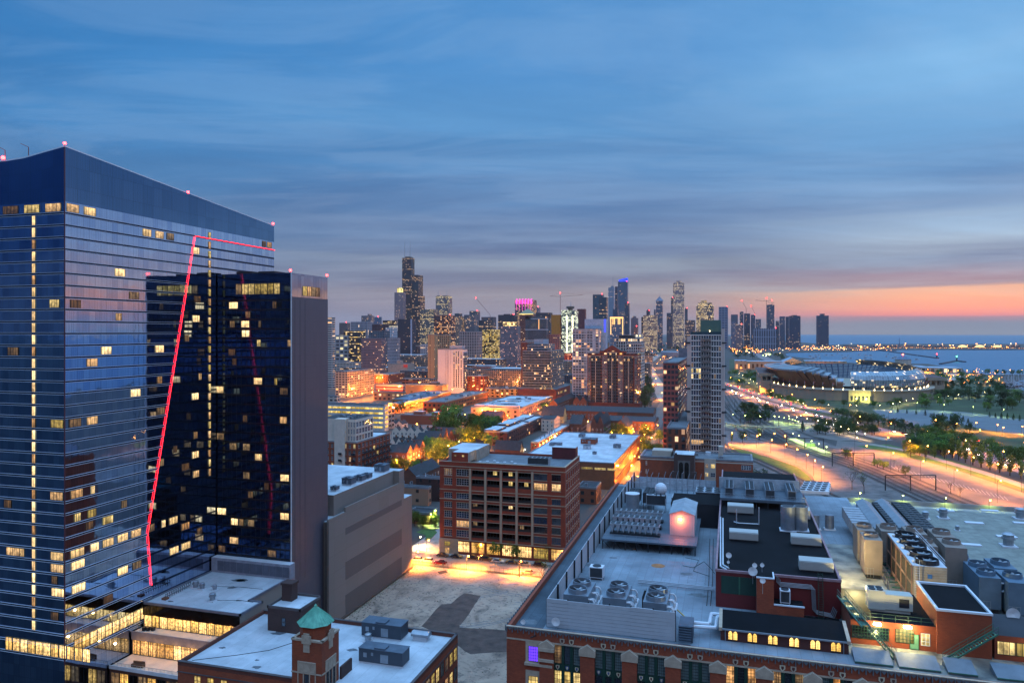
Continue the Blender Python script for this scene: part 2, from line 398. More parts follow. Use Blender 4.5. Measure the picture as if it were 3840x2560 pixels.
def flush_windows():
 for t, kinds in WQ.values():
  for name, L in kinds.items():
   def geo(s):
    face, a, c, z, w, h, nx, nz, fr, pane, frame, off, most = s
    if face == 'S': return Vector((a, c - off, z)), (1, 0), 0
    if face == 'E': return Vector((c + off, a, z)), (0, 1), math.pi / 2
    return Vector((c - off, a + w, z)), (0, -1), -math.pi / 2
   L.sort(key=lambda s: -(s[4] * s[5]) / max(20, dep(*geo(s)[0][:2])) ** 2)
   most = L[0][12]
   for s in L[:most]:
    o, d, rz = geo(s)
    ob = bpy.data.objects.new(name, wmesh(s[4], s[5], s[6], s[7], s[8], s[9], s[10], name)); COL.objects.link(ob)
    ob.parent = t; ob.location = o - t.location; ob.rotation_euler = (0, 0, rz)
   if len(L) > most:
    mb = MB(); ms = []
    for s in L[most:]:
     for q in (s[9], s[10]):
      if q and q not in ms: ms.append(q)
     o, d, rz = geo(s)
     winbits(mb, o, d, s[4], s[5], s[6], s[7], s[8], ms.index(s[9]), ms.index(s[10]) if s[10] else 0, s[10] is not None)
    mb.build(name + 's', ms, t, kind='stuff')
def piers(mb, face, c, a0, a1, z0, z1, nx, nz, pw, sh, dp, m=0, ms=None):
 """raised piers and spandrels round nx by nz openings"""
 ms = m if ms is None else ms; bw = (a1 - a0) / nx; fh = (z1 - z0) / nz
 def B(p0, p1, q0, q1, d, mm):
  if face == 'S': mb.box(p0, c - d, q0, p1, c + .0, q1, mm)
  elif face == 'E': mb.box(c, p0, q0, c + d, p1, q1, mm)
  else: mb.box(c - d, p0, q0, c, p1, q1, mm)
 if pw:
  for i in range(nx + 1):
   x = a0 + bw * i; B(max(a0, x - pw / 2) - (.004 if i == 0 else 0), min(a1, x + pw / 2) + (.004 if i == nx else 0), z0, z1, dp, m)
 if sh:
  for j in range(nz + 1):
   z = z0 + fh * j; B(a0 + .01, a1 - .01, max(z0, z - sh / 2) - .003, min(z1, z + sh / 2) + .003, dp * .8, ms)
def winrow(t, face, c, a0, a1, z0, z1, nx, nz, pw, sh, pick, frame, sub=(2, 2), fr=.08, name='window', most=100, off=0.0):
 bw = (a1 - a0) / nx; fh = (z1 - z0) / nz
 for j in range(nz):
  for i in range(nx):
   p = pick(i, j)
   if p is None: continue
   addwin(t, face, a0 + bw * i + pw / 2, c, z0 + fh * j + sh / 2, bw - pw, fh - sh, sub[0], sub[1], fr, p, frame, name, off, most)
# shared materials
DG = mat('dark_glass', '131c2a', .06, 0, .5, .5, spec=1.0)
BG = mat('blue_glass', '1d3350', .06, 0, .4, .4, spec=1.0)
GG = mat('grey_glass', '3a4450', .1, 0, .35, .5, spec=.9)
LW = litwin('room_warm', 'f5b26c', .95, .5); LY = litwin('room_yellow', 'f0c85c', .9, .5); LD = litwin('room_dim', 'c98a4a', .3)
LH = litwin('room_hot', 'ffd08a', 1.7, .4)
FRK = mat('frame_black', '1a1c20', .5); FRW = mat('frame_white', 'b9b9bd', .5); FRG = mat('frame_grey', '6d7178', .5)
WHT = mat('white_paint', 'b8bcc4', .6, 0, .08); CONC = mat('concrete', '8d8a88', .85, 0, .15, .3, bump=.1)
DKM = mat('dark_metal', '20242c', .5, .3); STEEL = mat('steel', '8e949c', .4, .6, .12); ASPH = mat('asphalt', '55524f', .9, 0, .2, .12, bump=.1)
ROOFD = mat('roof_dark', '23262d', .85, 0, .25, .15); ROOFW = mat('roof_white', 'bfc5cc', .6, 0, .08, .12, col2='8f979f', seam=3)
ROOFG = mat('roof_grey', '5f656c', .8, 0, .2, .15, seam=2); RED = emis('red_beacon', 'ff2a2a', 30)
def picker(p_lit, mats_lit=None, dark=None, seed=1):
 rr = random.Random(seed); ml = mats_lit or [LW, LY, LD]; dk = dark or [DG, BG]
 return lambda i, j: rr.choice(ml) if rr.random() < p_lit else rr.choice(dk)
# ================================================================ setting: ground, lake, harbour
def px_poly(pts, z=0.0): return [G(a, b, z) for a, b in pts]
def sheet(name, pts, z, m, **k):
 """flat paved area; pts are world xy"""
 a = sum(p[0] * q[1] - q[0] * p[1] for p, q in zip(pts, pts[1:] + pts[:1]))
 if a < 0: pts = pts[::-1]
 mb = MB(); mb.face([(x, y, z) for x, y in pts], 0, [(x, y) for x, y in pts])
 return mb.build(name, m, kind='structure', **k)
def strip(name, pts, w, z, m, kind='structure', w2=None):
 """ribbon of width w following world xy pts"""
 mb = MB(); L = []; u = 0
 for i, p in enumerate(pts):
  a = Vector(pts[max(0, i - 1)]); b = Vector(pts[min(len(pts) - 1, i + 1)]); d = (b - a).normalized(); n = Vector((-d.y, d.x))
  ww = w if w2 is None else w + (w2 - w) * i / (len(pts) - 1)
  L.append((Vector(p) + n * ww / 2, Vector(p) - n * ww / 2))
 for (a, b), (c, d) in zip(L, L[1:]):
  l = (a - c).length
  mb.face([(b.x, b.y, z), (d.x, d.y, z), (c.x, c.y, z), (a.x, a.y, z)], 0, [(w, u), (w, u + l), (0, u + l), (0, u)]); u += l
 ob = mb.build(name, m)
 if kind: ob['kind'] = kind
 return ob
def smooth(pts, n=6):
 out = []
 for i in range(len(pts) - 1):
  p0, p1, p2, p3 = pts[max(0, i - 1)], pts[i], pts[i + 1], pts[min(len(pts) - 1, i + 2)]
  for k in range(n):
   t = k / n
   out.append(tuple(.5 * (2 * p1[j] + (p2[j] - p0[j]) * t + (2 * p0[j] - 5 * p1[j] + 4 * p2[j] - p3[j]) * t * t + (3 * p1[j] - p0[j] - 3 * p2[j] + p3[j]) * t ** 3) for j in (0, 1)))
 return out + [tuple(pts[-1])]
shore = [W2(2700, 21500), W2(2960, 6500), W2(3115, 4700)] + px_poly([(3180, 1290), (3400, 1289), (3840, 1289)]) + [W2(3900, 5000), W2(3900, 3500)] + \
 px_poly([(3795, 1311), (3700, 1310), (3400, 1311), (3290, 1311), (3180, 1318), (2960, 1321), (2945, 1324), (2950, 1334), (3060, 1347), (3230, 1363), (3290, 1360), (3480, 1364), (3612, 1385), (3622, 1396), (3700, 1404), (3840, 1404)]) + \
 [(560, 1700), (640, 1300), (600, 600), (620, 0), (900, -3000), (3000, -9000), (-21000, -9000), (-21000, 12000)]
gm = mat('ground', '3a3836', .95, 0, .35, .02, bump=.05)
MB().prism([(x, y) for x, y in shore[::-1]], -2.5, 0).build('ground', gm, kind='structure')
def lake_mat():
 m, t, b = principled('lake_water')
 geo = t.node('ShaderNodeNewGeometry'); mp = t.node('ShaderNodeMapping', ins={'Vector': geo.outputs['Position']}); mp.inputs['Scale'].default_value = (.02, .02, .02)
 n = t.noise(mp.outputs[0], 3.0, 6, .6)
 t.put(b.inputs['Base Color'], t.ramp(n, [(.3, lin('2f5068')), (.7, lin('42657c'))]))
 b.inputs['Roughness'].default_value = .5; b.inputs['Specular IOR Level'].default_value = .22
 bp = t.node('ShaderNodeBump', ins={'Strength': .25, 'Height': t.noise(mp.outputs[0], 30.0, 4)}); t.l.new(bp.outputs[0], b.inputs['Normal'])
 return m
LAKE = lake_mat()
R22 = 21800
lk = MB(); n = 48
lk.face([(R22 * math.cos(2 * math.pi * i / n), R22 * math.sin(2 * math.pi * i / n), -1.5) for i in range(n)], 0)
lk.build('lake', LAKE, kind='structure')
sheet('harbor_water', px_poly([(3765, 1440), (3800, 1428), (3860, 1424), (4150, 1422), (4200, 1470), (3900, 1470), (3800, 1458)]), .02, LAKE)
def ragged(P, n=4, s=.25):
 r = random.Random(5); out = []
 for a, b in zip(P, P[1:] + P[:1]):
  for k in range(n): f = k / n; out.append((a[0] + (b[0] - a[0]) * f + r.uniform(-s, s), a[1] + (b[1] - a[1]) * f + r.uniform(-s, s)))
 return out
# lot, streets, pavements round the near blocks
def lot_mat():
 m, t, b = principled('lot_concrete')
 geo = t.node('ShaderNodeNewGeometry'); n = t.noise(geo.outputs['Position'], .09, 7, .62, .8); n2 = t.noise(geo.outputs['Position'], .5, 6, .7, 1.2)
 c = t.ramp(n, [(.3, lin('5a4c43')), (.45, lin('927c6c')), (.7, lin('ae9682'))])
 t.put(b.inputs['Base Color'], t.mix(t.rng(n2, .52, .62, 0, .6), c, lin('3f3b3a'))); b.inputs['Roughness'].default_value = .9
 return m
LOT = lot_mat()
sheet('lot', [(-109, 165), (-109, 246), (-8, 244), (-8, 110), (-56, 110), (-56, 165)], .01, LOT)
sheet('lot_asphalt_patch', ragged(px_poly([(1740, 2224), (1800, 2232), (1786, 2262), (1728, 2340), (1722, 2352), (1900, 2362), (1960, 2300), (1990, 2330), (1950, 2440), (1760, 2452), (1690, 2400), (1580, 2348), (1655, 2264), (1690, 2262)])), .025, mat('patch_asphalt', '4c3c36', .9, 0, .35, .35))
sheet('lot_dark_slab', px_poly([(1640, 2142), (1672, 2136), (1680, 2146), (1648, 2152)]), .03, mat('slab_dark', '26221f', .9))
strip('street', [(-260, 254), (-109, 253.6), (0, 252), (200, 248)], 11.5, .03, mat('street_asphalt', '7a7269', .9, 0, .2, .2))
PAVE = mat('pavement', '8a8782', .9, 0, .2, .4)
def kerbed(name, x0, y0, x1, y1, h=.13, m=None):
 return MB().box(x0, y0, 0, x1, y1, h, bottom=False).build(name, m or PAVE, kind='structure')
kerbed('pavement', -170, 259.6, -40, 262.55)
kerbed('pavement', -120, 262.55, -107, 300)
lawn = mat('lawn', '3d5c22', .95, 0, .3, .8)
sheet('park_lawn', px_poly([(1560, 1995), (1590, 1983), (1625, 1983), (1640, 1996), (1618, 2020), (1592, 2028), (1598, 2008)]), .17, lawn)
# ================================================================ glass hotel tower (left)
def curtain(name, base, base2, pw, ph, rough=.03, metal=1.0, line='06080c', bumpy=.02, lw=.03):
 m, t, b = principled(name)
 uv = t.node('ShaderNodeUVMap'); s = t.node('ShaderNodeSeparateXYZ', ins={0: uv.outputs[0]})
 u = t.m('DIVIDE', s.outputs[0], pw); v = t.m('DIVIDE', s.outputs[1], ph)
 vec = t.node('ShaderNodeCombineXYZ', ins={0: t.m('FLOOR', u), 1: t.m('FLOOR', v), 2: 1.0})
 wn = t.node('ShaderNodeTexWhiteNoise', ins={0: vec.outputs[0]})
 c = t.mix(t.m('POWER', wn.outputs[0], 1.5), lin(base), lin(base2))
 if metal == 1.0:
  sv = t.node('ShaderNodeCombineXYZ', ins={0: t.m('MULTIPLY', s.outputs[0], 4.0), 1: t.m('FLOOR', v), 2: 0.0}); c = t.mix(t.rng(t.noise(sv.outputs[0], 1.0, 2), .4, .65, 0, .3), c, t.mix(.6, c, (.01, .02, .04)))
 e = t.m('MAXIMUM', t.m('LESS_THAN', t.m('FRACT', u), lw / pw), t.m('LESS_THAN', t.m('FRACT', v), lw / ph))
 t.put(b.inputs['Base Color'], t.mix(e, c, lin(line)))
 b.inputs['Metallic'].default_value = metal; b.inputs['Roughness'].default_value = rough
 b.inputs['Specular IOR Level'].default_value = .8
 geo = t.node('ShaderNodeNewGeometry')
 h = t.m('ADD', t.noise(geo.outputs['Position'], .22, 2), t.m('MULTIPLY', wn.outputs[0], .02))
 bp = t.node('ShaderNodeBump', ins={'Strength': bumpy, 'Distance': 1.0, 'Height': h}); t.l.new(bp.outputs[0], b.inputs['Normal'])
 return m
xe, ys = W2(243, 155.5)
yn = hy(xe, 1028)
TH_ = 'tallest blue glass tower at the left edge, with a thin red light line'
mar = thing('hotel_tower', TH_, 'hotel', (xe, ys, 0), 'glass hotel towers')
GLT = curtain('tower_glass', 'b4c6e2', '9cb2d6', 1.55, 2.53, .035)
GLS = curtain('tower_glass_south', '6d8db6', '4f6f9a', 1.55, 2.53, .05)  # same glass tinted darker, the dim south reflection put into the colour
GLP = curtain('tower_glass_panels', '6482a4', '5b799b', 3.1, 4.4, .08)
zc, zf = ZZ(550, 155.5), 109.1        # parapet at the corner, first fin line
FHT = 2.53
znr = ZZ(848, dep(xe, yn))
xw = xe - 70
m_ = MB()
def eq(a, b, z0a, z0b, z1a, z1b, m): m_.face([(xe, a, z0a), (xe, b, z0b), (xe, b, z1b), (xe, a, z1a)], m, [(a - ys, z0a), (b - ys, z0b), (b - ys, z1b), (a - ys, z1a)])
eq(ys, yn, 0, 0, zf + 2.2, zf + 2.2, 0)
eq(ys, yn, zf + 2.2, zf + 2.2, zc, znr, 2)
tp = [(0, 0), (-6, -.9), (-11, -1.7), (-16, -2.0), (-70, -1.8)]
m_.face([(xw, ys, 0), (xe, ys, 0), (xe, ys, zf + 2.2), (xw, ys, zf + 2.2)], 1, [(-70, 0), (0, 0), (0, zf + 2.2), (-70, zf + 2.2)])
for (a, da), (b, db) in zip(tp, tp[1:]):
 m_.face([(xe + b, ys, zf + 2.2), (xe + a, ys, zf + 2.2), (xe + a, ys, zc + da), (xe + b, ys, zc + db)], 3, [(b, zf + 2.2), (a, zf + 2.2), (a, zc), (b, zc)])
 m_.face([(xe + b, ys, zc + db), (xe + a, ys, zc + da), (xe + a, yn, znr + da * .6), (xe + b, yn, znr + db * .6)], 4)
m_.face([(xe, yn, 0), (xw, yn, 0), (xw, yn, znr - 1), (xe, yn, znr)], 0); m_.face([(xw, yn, 0), (xw, ys, 0), (xw, ys, zc - 2), (xw, yn, znr - 1)], 0)
GLPS = curtain('tower_glass_panels_south', '41638f', '3a5a86', 3.1, 4.4, .1)  # crown panels again, the dimmer south reflection put into the tint
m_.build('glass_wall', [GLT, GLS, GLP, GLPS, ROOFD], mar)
# floor fins and spandrels; the fins stop at the red line
FIN = mat('fin_metal', 'c4cad6', .4, .1, .05); SPN = mat('spandrel', '2a3a56', .1, .8, .3)
def led_y(z):   # y on the east face where the red line crosses height z
 P = [(8, 2193, 566), (7, 1998, 552), (6, 885, 730)]
 pts = []
 for _, py, px in P:
  yy = hy(xe, px); pts.append((ZZ(py, dep(xe, yy)), yy))
 (za, ya), (zb, yb), (zc_, yc) = pts
 if z < zb: return ya + (yb - ya) * (z - za) / (zb - za)
 return yb + (yc - yb) * (z - zb) / (zc_ - zb)
ztop_led = ZZ(885, dep(xe, hy(xe, 730)))
fins, spn = MB(), MB()
for k in range(0, 43):
 z = zf - FHT * k
 if z < 14: break
 ye = led_y(z) if z < ztop_led else yn
 if z > ztop_led: ye = hy(xe, 735)
 if z < 20.5: ye = min(ye, 144)
 for zz in (z - .04, z - .46):
  fins.box(xe, ys, zz, xe + .16, ye, zz + .06); fins.box(xw, ys - .16, zz, xe + .16, ys, zz + .06)
 spn.box(xe, ys + .01, z - .42, xe + .03, ye, z - .05); spn.box(xw, ys - .03, z - .42, xe, ys, z - .05)
 if z > 21: spn.box(xe, ye, z - .52, xe + .035, yn - .05, z - .02)
fins.build('floor_fins', FIN, mar); spn.build('spandrels', SPN, mar)
ed = MB().box(xe - .02, ys - .17, 14, xe + .17, ys - .02, zc - .1); ed.build('corner_trim', mat('trim_red', '51222c', .5), mar)
cop = MB()
cop.face([(xe + .02, ys - .05, zc), (xe + .02, yn, znr), (xe + .02, yn, znr + .25), (xe + .02, ys - .05, zc + .25)])
for (a, da), (b, db) in zip(tp, tp[1:]): cop.face([(xe + b, ys - .05, zc + db), (xe + a, ys - .05, zc + da), (xe + a, ys - .05, zc + da + .25), (xe + b, ys - .05, zc + db + .25)])
cop.build('coping', FIN, mar)
LED = emis('led_red', 'ff2230', 9)
ledp = [(xe + .25, led_y(z), z) for z in (ZZ(2193, dep(xe, hy(xe, 566))), ZZ(1998, dep(xe, hy(xe, 552))), 40, 70, 95, ztop_led)]
MB().path(ledp + [(xe + .25, yn, ztop_led)], .055, 5).build('red_light_line', LED, mar)
# lit rooms on the east face (px, py of window centre, width m, bright)
def room(t, face, c, px, py, w=3.0, h=1.75, pane=None, nx=3):
 if face == 'E': a = hy(c, px); z = ZZ(py, dep(c, a))
 else: a = hx(c, px); z = ZZ(py, dep(a, c))
 z = zf - FHT * round((zf - (z - .0)) / FHT - .5) - FHT + .16
 addwin(t, face, a - w / 2, c, z, w, h, nx, 1, .06, pane, FRK, 'window', .04)
for px, py, w, p in [(273, 783, 3, LW), (337, 797, 3, LH), (551, 874, 2.6, LH), (598, 884, 2.6, LW), (638, 889, 2.4, LD), (735, 940, 2.4, LH), (450, 1022, 2.9, LH), (503, 1110, 2.9, LD), (445, 1190, 1.6, LW),
 (283, 1143, 2.6, LD), (281, 1585, 3, LD), (398, 1318, 2.8, LH), (345, 1362, 2.8, LW), (508, 1475, 2.9, LH), (598, 1314, 2.8, LH), (598, 1425, 1.6, LW), (602, 1540, 2.6, LD), (346, 1580, 2.8, LW), (288, 1857, 3, LW),
 (348, 1835, 1.0, LH), (290, 2073, 3.4, LH), (355, 2053, 2.2, LH), (405, 2034, 3, LH), (460, 2015, 3, LH), (510, 2000, 3, LW), (292, 2123, 3.4, LH), (295, 2207, 3.4, LH), (460, 2140, 3.0, LH), (513, 2118, 2.6, LD),
 (405, 2235, 2.6, LD), (290, 1955, 1.6, LY), (345, 1935, 2.2, LY), (410, 1925, 2.0, LY), (465, 1900, 1.6, LD), (335, 1980, 2, LD), (397, 1963, 1.8, LY),
 (1010, 920, 2.2, LW), (990, 913, 1.8, LD), (740, 1130, 2.4, LD), (735, 1200, 2.6, LH), (700, 1255, 1.6, LD), (750, 1425, 1.0, LW),
 (732, 1482, 2.4, LH), (733, 1635, 1.4, LW), (733, 1708, 2.4, LH), (735, 1778, 2.2, LW), (695, 1752, 2.6, LD), (657, 1675, 1.2, LD), (650, 1952, 2.8, LH), (613, 1965, 1.2, LH), (695, 1972, 2.8, LW), (568, 1980, 1.8, LD),
 (653, 2065, 3.0, LH), (697, 2045, 3.2, LH), (748, 1990, 2.0, LD), (605, 1740, 1.5, LD)]:
 room(mar, 'E', xe, px, py, w, 1.75, p)
for px, py, w, p in [(120, 783, 4.2, LY), (200, 777, 4.2, LW), (40, 785, 4.2, LD), (205, 1143, 2.6, LY), (50, 1322, 3.0, LD), (215, 1588, 3.4, LY), (213, 1862, 3.4, LW), (215, 2073, 3.4, LH), (215, 2124, 3.4, LW), (218, 2212, 3.4, LH),
 (58, 2062, 5, LW), (205, 2300, 2, LD), (205, 2165, 1.5, LD), (80, 2062, 1.2, LH), (30, 1880, 2, LD)]:
 room(mar, 'S', ys, px, py, w, 1.75, p, 4)
# lit lift lobby column, one glowing bay per floor
for k in range(1, 36):
 z = zf - FHT * k + .12
 x0 = hx(ys, 127)
 addwin(mar, 'S', x0 - .45, ys, z - .1, .95, 2.0, 1, 1, .03, LH if k % 3 else LW, FRK, 'lift_lobby_window', .05)
 if k > 1 and k < 28:
  y0 = hy(xe, 786); zz = ztop_led - .2 - FHT * (k - 2)
  addwin(mar, 'E', y0 - .5, xe, zz, .9, 1.9, 1, 1, .04, LW if k % 2 else LY, FRK, 'lift_lobby_window', .05)
# lobby storeys, brightly lit, with people-scale clutter behind the mullions
LOB = litwin('lobby_light', 'ffc463', 1.9, .6, 1.6)
for i in range(10): addwin(mar, 'E', ys + 2.2 + i * 2.05, xe, 15.9, 1.95, 2.6, 2, 2, .07, LOB, FRK, 'lobby_window', .06)
for i in range(11): addwin(mar, 'S', hx(ys, 22) + i * 2.1, ys, 15.5, 1.95, 2.8, 2, 1, .07, LOB, FRK, 'lobby_window', .06)
m_ = MB().box(xw + 2, ys - 9, 0, xe - 1, ys - .2, 5.5)
# roof davits
def davit(px, h, arm, lab):
 x = hx(ys + 1, px); t = thing('davit_crane', lab, 'crane', (x, ys + 1, zc - 2), 'window washing davits on the hotel roof')
 MB().tube((x, ys + 1, zc - 2), (x, ys + 1, zc - 2 + h), .09).build('mast', mat('davit_paint', '7a4448', .6), t)
 MB().path([(x, ys + 1, zc - 2 + h), (x - arm * .4, ys + 1, zc - 1.6 + h), (x - arm, ys + 1, zc - 1.1 + h)], .07).build('arm', MATS['davit_paint'], t)
davit(107, 2.9, 2.2, 'slim red davit crane near the corner of the hotel tower roof'); davit(19, 2.7, 2.0, 'slim red davit crane at the left edge of the picture on the hotel tower roof')
def beacon(x, y, z, lab, r=.3):
 t = thing('beacon_light', lab, 'beacon', (x, y, z), 'red roof beacons')
 MB().cyl(x, y, z, z + .35, .08, n=6).build('stem', DKM, t); MB().ball((x, y, z + .5), r, n=8, k=5).build('lamp', RED, t)
 return t
beacon(xe, ys, zc + .2, 'red beacon on the sharp front corner of the tall glass tower')
beacon(xe, yn - .5, znr + .2, 'red beacon at the far low end of the tall glass tower roof')
beacon(xe, hy(xe, 705), ZZ(728, dep(xe, hy(xe, 705))), 'red beacon half way along the sloping roof edge of the tall glass tower')
beacon(hx(ys, 12), ys, zc - 1.7, 'red beacon at the left edge of the tall glass tower roof', .4)
# rear wing with the grey east wall
yl = 170.3; x2 = hx(yl, 1093); yl2 = hy(x2, 1228); zt2 = ZZ(1022, dep(x2, yl))
GLD = curtain('wing_glass', '42577a', '2c3f60', 1.5, 2.53, .05)
low = thing('hotel_wing', 'lower dark glass tower with a blank lilac grey end wall and rooftop restaurant', 'hotel', (x2, yl, 0), 'glass hotel towers')
GRY = mat('grey_panel', '5a5a68', .6, .1, .08, .1)
m_ = MB(); m_.face([(xe + .3, yl, 0), (x2, yl, 0), (x2, yl, zt2), (xe + .3, yl, zt2)], 0, [(0, 0), (x2 - xe, 0), (x2 - xe, zt2), (0, zt2)])
m_.face([(xe + .3, yl, zt2), (x2, yl, zt2), (x2, yl2, zt2), (xe + .3, yl2, zt2)], 1)
m_.face([(x2, yl2, 0), (xe + .3, yl2, 0), (xe + .3, yl2, zt2), (x2, yl2, zt2)], 0)
zg = ZZ(1112, dep(x2, yl))
m_.face([(x2, yl, zg), (x2, yl2, zg), (x2, yl2, zt2), (x2, yl, zt2)], 2, [(0, zg), (yl2 - yl, zg), (yl2 - yl, zt2), (0, zt2)])
m_.build('glass_wall', [GLD, ROOFD, curtain('wing_glass_top', '9fb0cc', '8798b8', 1.5, 3.3, .05)], low)
gp = curtain('grey_wall', '4b4955', '474552', 1.55, 3.1, .5, .2, '3a3844', .0, .05)
MB().box(x2 - .3, yl - .05, 0, x2 + .12, yl2, zg).build('grey_end_wall', gp, low)
MB().box(x2 - .12, yl - .2, 20, x2 + .16, yl - .06, zt2).build('corner_trim', WHT, low)
sp = MB(); mu = MB()
for k in range(34):
 z = zg - .6 - FHT * k
 if z < 20: break
 sp.box(xe + .3, yl - .05, z - .5, x2 - .35, yl, z - .04)
for i in range(1, 19): mu.box(xe + .3 + i * 1.5, yl - .09, 20, xe + .36 + i * 1.5, yl - .05, zg - 1)
sp.build('spandrels', mat('spandrel_black', '060a12', .3, .2), low); mu.build('mullions', DKM, low)
def roomL(px, py, w, p, nx=2):
 a = hx(yl, px); z = ZZ(py, dep(a, yl)); k = round((zg - .6 - z) / FHT - .5); z = zg - .6 - FHT * (k + 1) + .1
 addwin(low, 'S', a - w / 2, yl, z, w, 1.8, nx, 1, .06, p, FRK, 'window', .055)
for px, py, w, p in [(876, 1127, 2.8, LH), (920, 1198, 2.6, LH), (922, 1235, 2.4, LH), (872, 1200, 1.6, LD), (971, 1300, 1.2, LY), (1085, 1300, 1.0, LW), (968, 1410, 2.6, LH), (825, 1442, 2.4, LH), (1035, 1420, .9, LY), (1065, 1445, 2.4, LD),
 (827, 1620, 2.2, LD), (1063, 1555, 2.2, LW), (970, 1697, 2.2, LH), (875, 1660, 2.2, LD), (925, 1660, 2.2, LD), (925, 1765, 2.0, LD), (1068, 1772, 2.6, LH), (832, 1895, 2.8, LH), (880, 1937, 2.2, LH), (942, 1940, 2, LD), (1068, 1915, 2.6, LH),
 (878, 2005, 2.8, LW), (833, 2038, 2.2, LD), (1020, 2060, 2.6, LD), (800, 1890, 1.4, LD), (905, 1955, 1.6, LD), (870, 1330, 2.2, LD), (920, 1555, 1.4, LD), (930, 1165, 1.6, LD), (880, 1345, 1.4, LD), (1030, 1130, 1.2, LD), (975, 1200, .8, LD), (940, 1850, 1.6, LD), (1000, 1830, 1.4, LD)]:
 roomL(px, py, w, p)
REST = litwin('restaurant_light', 'd8b455', .9, .6, 1.2)
a0, a1 = hx(yl, 885), hx(yl, 1052); zr = ZZ(1102, dep(a1, yl))
for i in range(7): addwin(low, 'S', a0 + (a1 - a0) / 7 * i, yl, zr, (a1 - a0) / 7 - .1, 2.9, 2, 1, .06, REST if i else LD, FRK, 'restaurant_window', .055)
for i in range(4): addwin(low, 'E', hy(x2, 1135) + i * 2.2, x2, zg + .5, 2.0, 2.6, 2, 1, .05, [LY, LW, LD, LD][i], FRK, 'restaurant_window', .03)
MB().box(xe + 4, yl + 3, zt2, xe + 9, yl + 7, zt2 + .9).box(xe + 11, yl + 3, zt2, xe + 16, yl + 8, zt2 + .8).build('roof_units', DKM, low)
beacon(x2 - .3, yl, zt2 + .1, 'red beacon at the front corner of the lower glass tower'); beacon(x2, yl2 - .3, zt2 + .1, 'red beacon at the rear corner of the lower glass tower roof')
# ---------------------------------------------------------------- podium between tower and brick block
pod = thing('hotel_podium', 'white roofed hotel podium with lit glass gallery and terraces below the glass towers', 'building', (-120, 144, 0))
TAUP = mat('taupe_panel', '7c746e', .75, 0, .05, .05); SOFF = mat('bronze_glass', '1c120c', .08, .5, .3)
x3 = xe + .35
pb = MB().prism([(x3, 143.8), (-107, 143.8), (-107, 152), (-110.6, 152), (-110.6, 167.7), (x3, 167.7)], 0, 19.7, 0, 1)
pb.build('wall', [TAUP, ROOFW], pod)
c_ = MB()
for a, b in [((x3, 143.8), (-107, 143.8)), ((-107, 143.8), (-107, 152)), ((-107, 152), (-110.6, 152)), ((-110.6, 152), (-110.6, 167.7)), ((x3, 143.8), (x3, 167.7))]:
 c_.box(min(a[0], b[0]) - .2, min(a[1], b[1]) - .2, 19.5, max(a[0], b[0]) + .2, max(a[1], b[1]) + .2, 20)
c_.build('roof_edge', mat('roof_trim', '5f6370', .5), pod)
s_ = MB().box(x3, 167.71, 0, -109.7, 170.1, 23.6, 0, 1); s_.build('screen_wall', [mat('screen_grey', '7e8290', .6), WHT], pod)
lv = MB()
for i in range(11): lv.box(x3 + 2 + i * 2, 167.6, 20.3, x3 + 3.85 + i * 2, 167.705, 22.9)
lv.build('louvres', mat('louvre_grey', '4c5160', .6), pod)
MB().box(x3, 143.55, 17.0, -107.05, 143.79, 19.45).build('dark_glass_band', SOFF, pod)
GAL = litwin('gallery_light', 'ffc05a', 2.0, .6, 1.9)
for i in range(12): addwin(pod, 'S', x3 + .3 + i * 2.2, 143.8, 14.3, 2.1, 2.7, 2, 1, .06, GAL if i < 11 else LD, FRK, 'gallery_window')
TERR = mat('terrace_floor', 'b5aa9e', .7, 0, .1)
MB().box(x3, 140.3, 0, -107, 143.79, 14.15, 1, 0).build('upper_terrace', [TERR, TAUP], pod)
MB().box(x3, 140.05, 12.6, -107, 140.29, 14.5).build('terrace_parapet', mat('parapet_grey', '6a6a76', .6), pod)
MB().box(x3, 133.8, 0, -106.7, 140.29, 9.05, 1, 0).build('lower_terrace', [TERR, mat('redbrown_panel', '4a2c22', .6)], pod)
MB().box(x3, 133.6, 8.6, -106.7, 133.8, 9.4).build('terrace_kerb', WHT, pod)
mbg = MB()
for i in range(26): mbg.box(x3 + i * 1.05, 133.85, 9.05, x3 + .04 + i * 1.05, 133.9, 10)
mbg.box(x3, 133.85, 9.98, -106.8, 133.92, 10.04); mbg.build('railing', STEEL, pod)
HAL = litwin('hall_light', 'ffb45c', 1.9, .6, 2.4)
for i in range(9): addwin(pod, 'S', x3 + .2 + i * 2.3, 140.3, 9.2, 2.2, 3.3, 2, 1, .06, HAL, FRK, 'hall_window')
for i in range(10): addwin(pod, 'S', x3 + .4 + i * 2.5, 133.8, 4.3, 2.3, 3.6, 2, 1, .07, [LD, GAL, SOFF][i % 3], FRK, 'lower_window', .02)
# warm downlights over the terraces
def light(x, y, z, w, col='ffb060', r=.15, typ='POINT', parent=None, name='lamp_light'):
 l = bpy.data.lights.new(name, typ); l.energy = w; l.color = lin(col); l.shadow_soft_size = r
 o = bpy.data.objects.new(name, l); COL.objects.link(o)
 if parent is not None: o.parent = parent; o.location = Vector((x, y, z)) - parent.location
 else: o.location = (x, y, z)
 return o
for i in range(5): light(x3 + 2.5 + i * 5.3, 142.6, 16.4, 160, 'ffb45c', .3, parent=pod); light(x3 + 2.5 + i * 4.6, 138.6, 11.8, 260, 'ffb45c', .3, parent=pod)
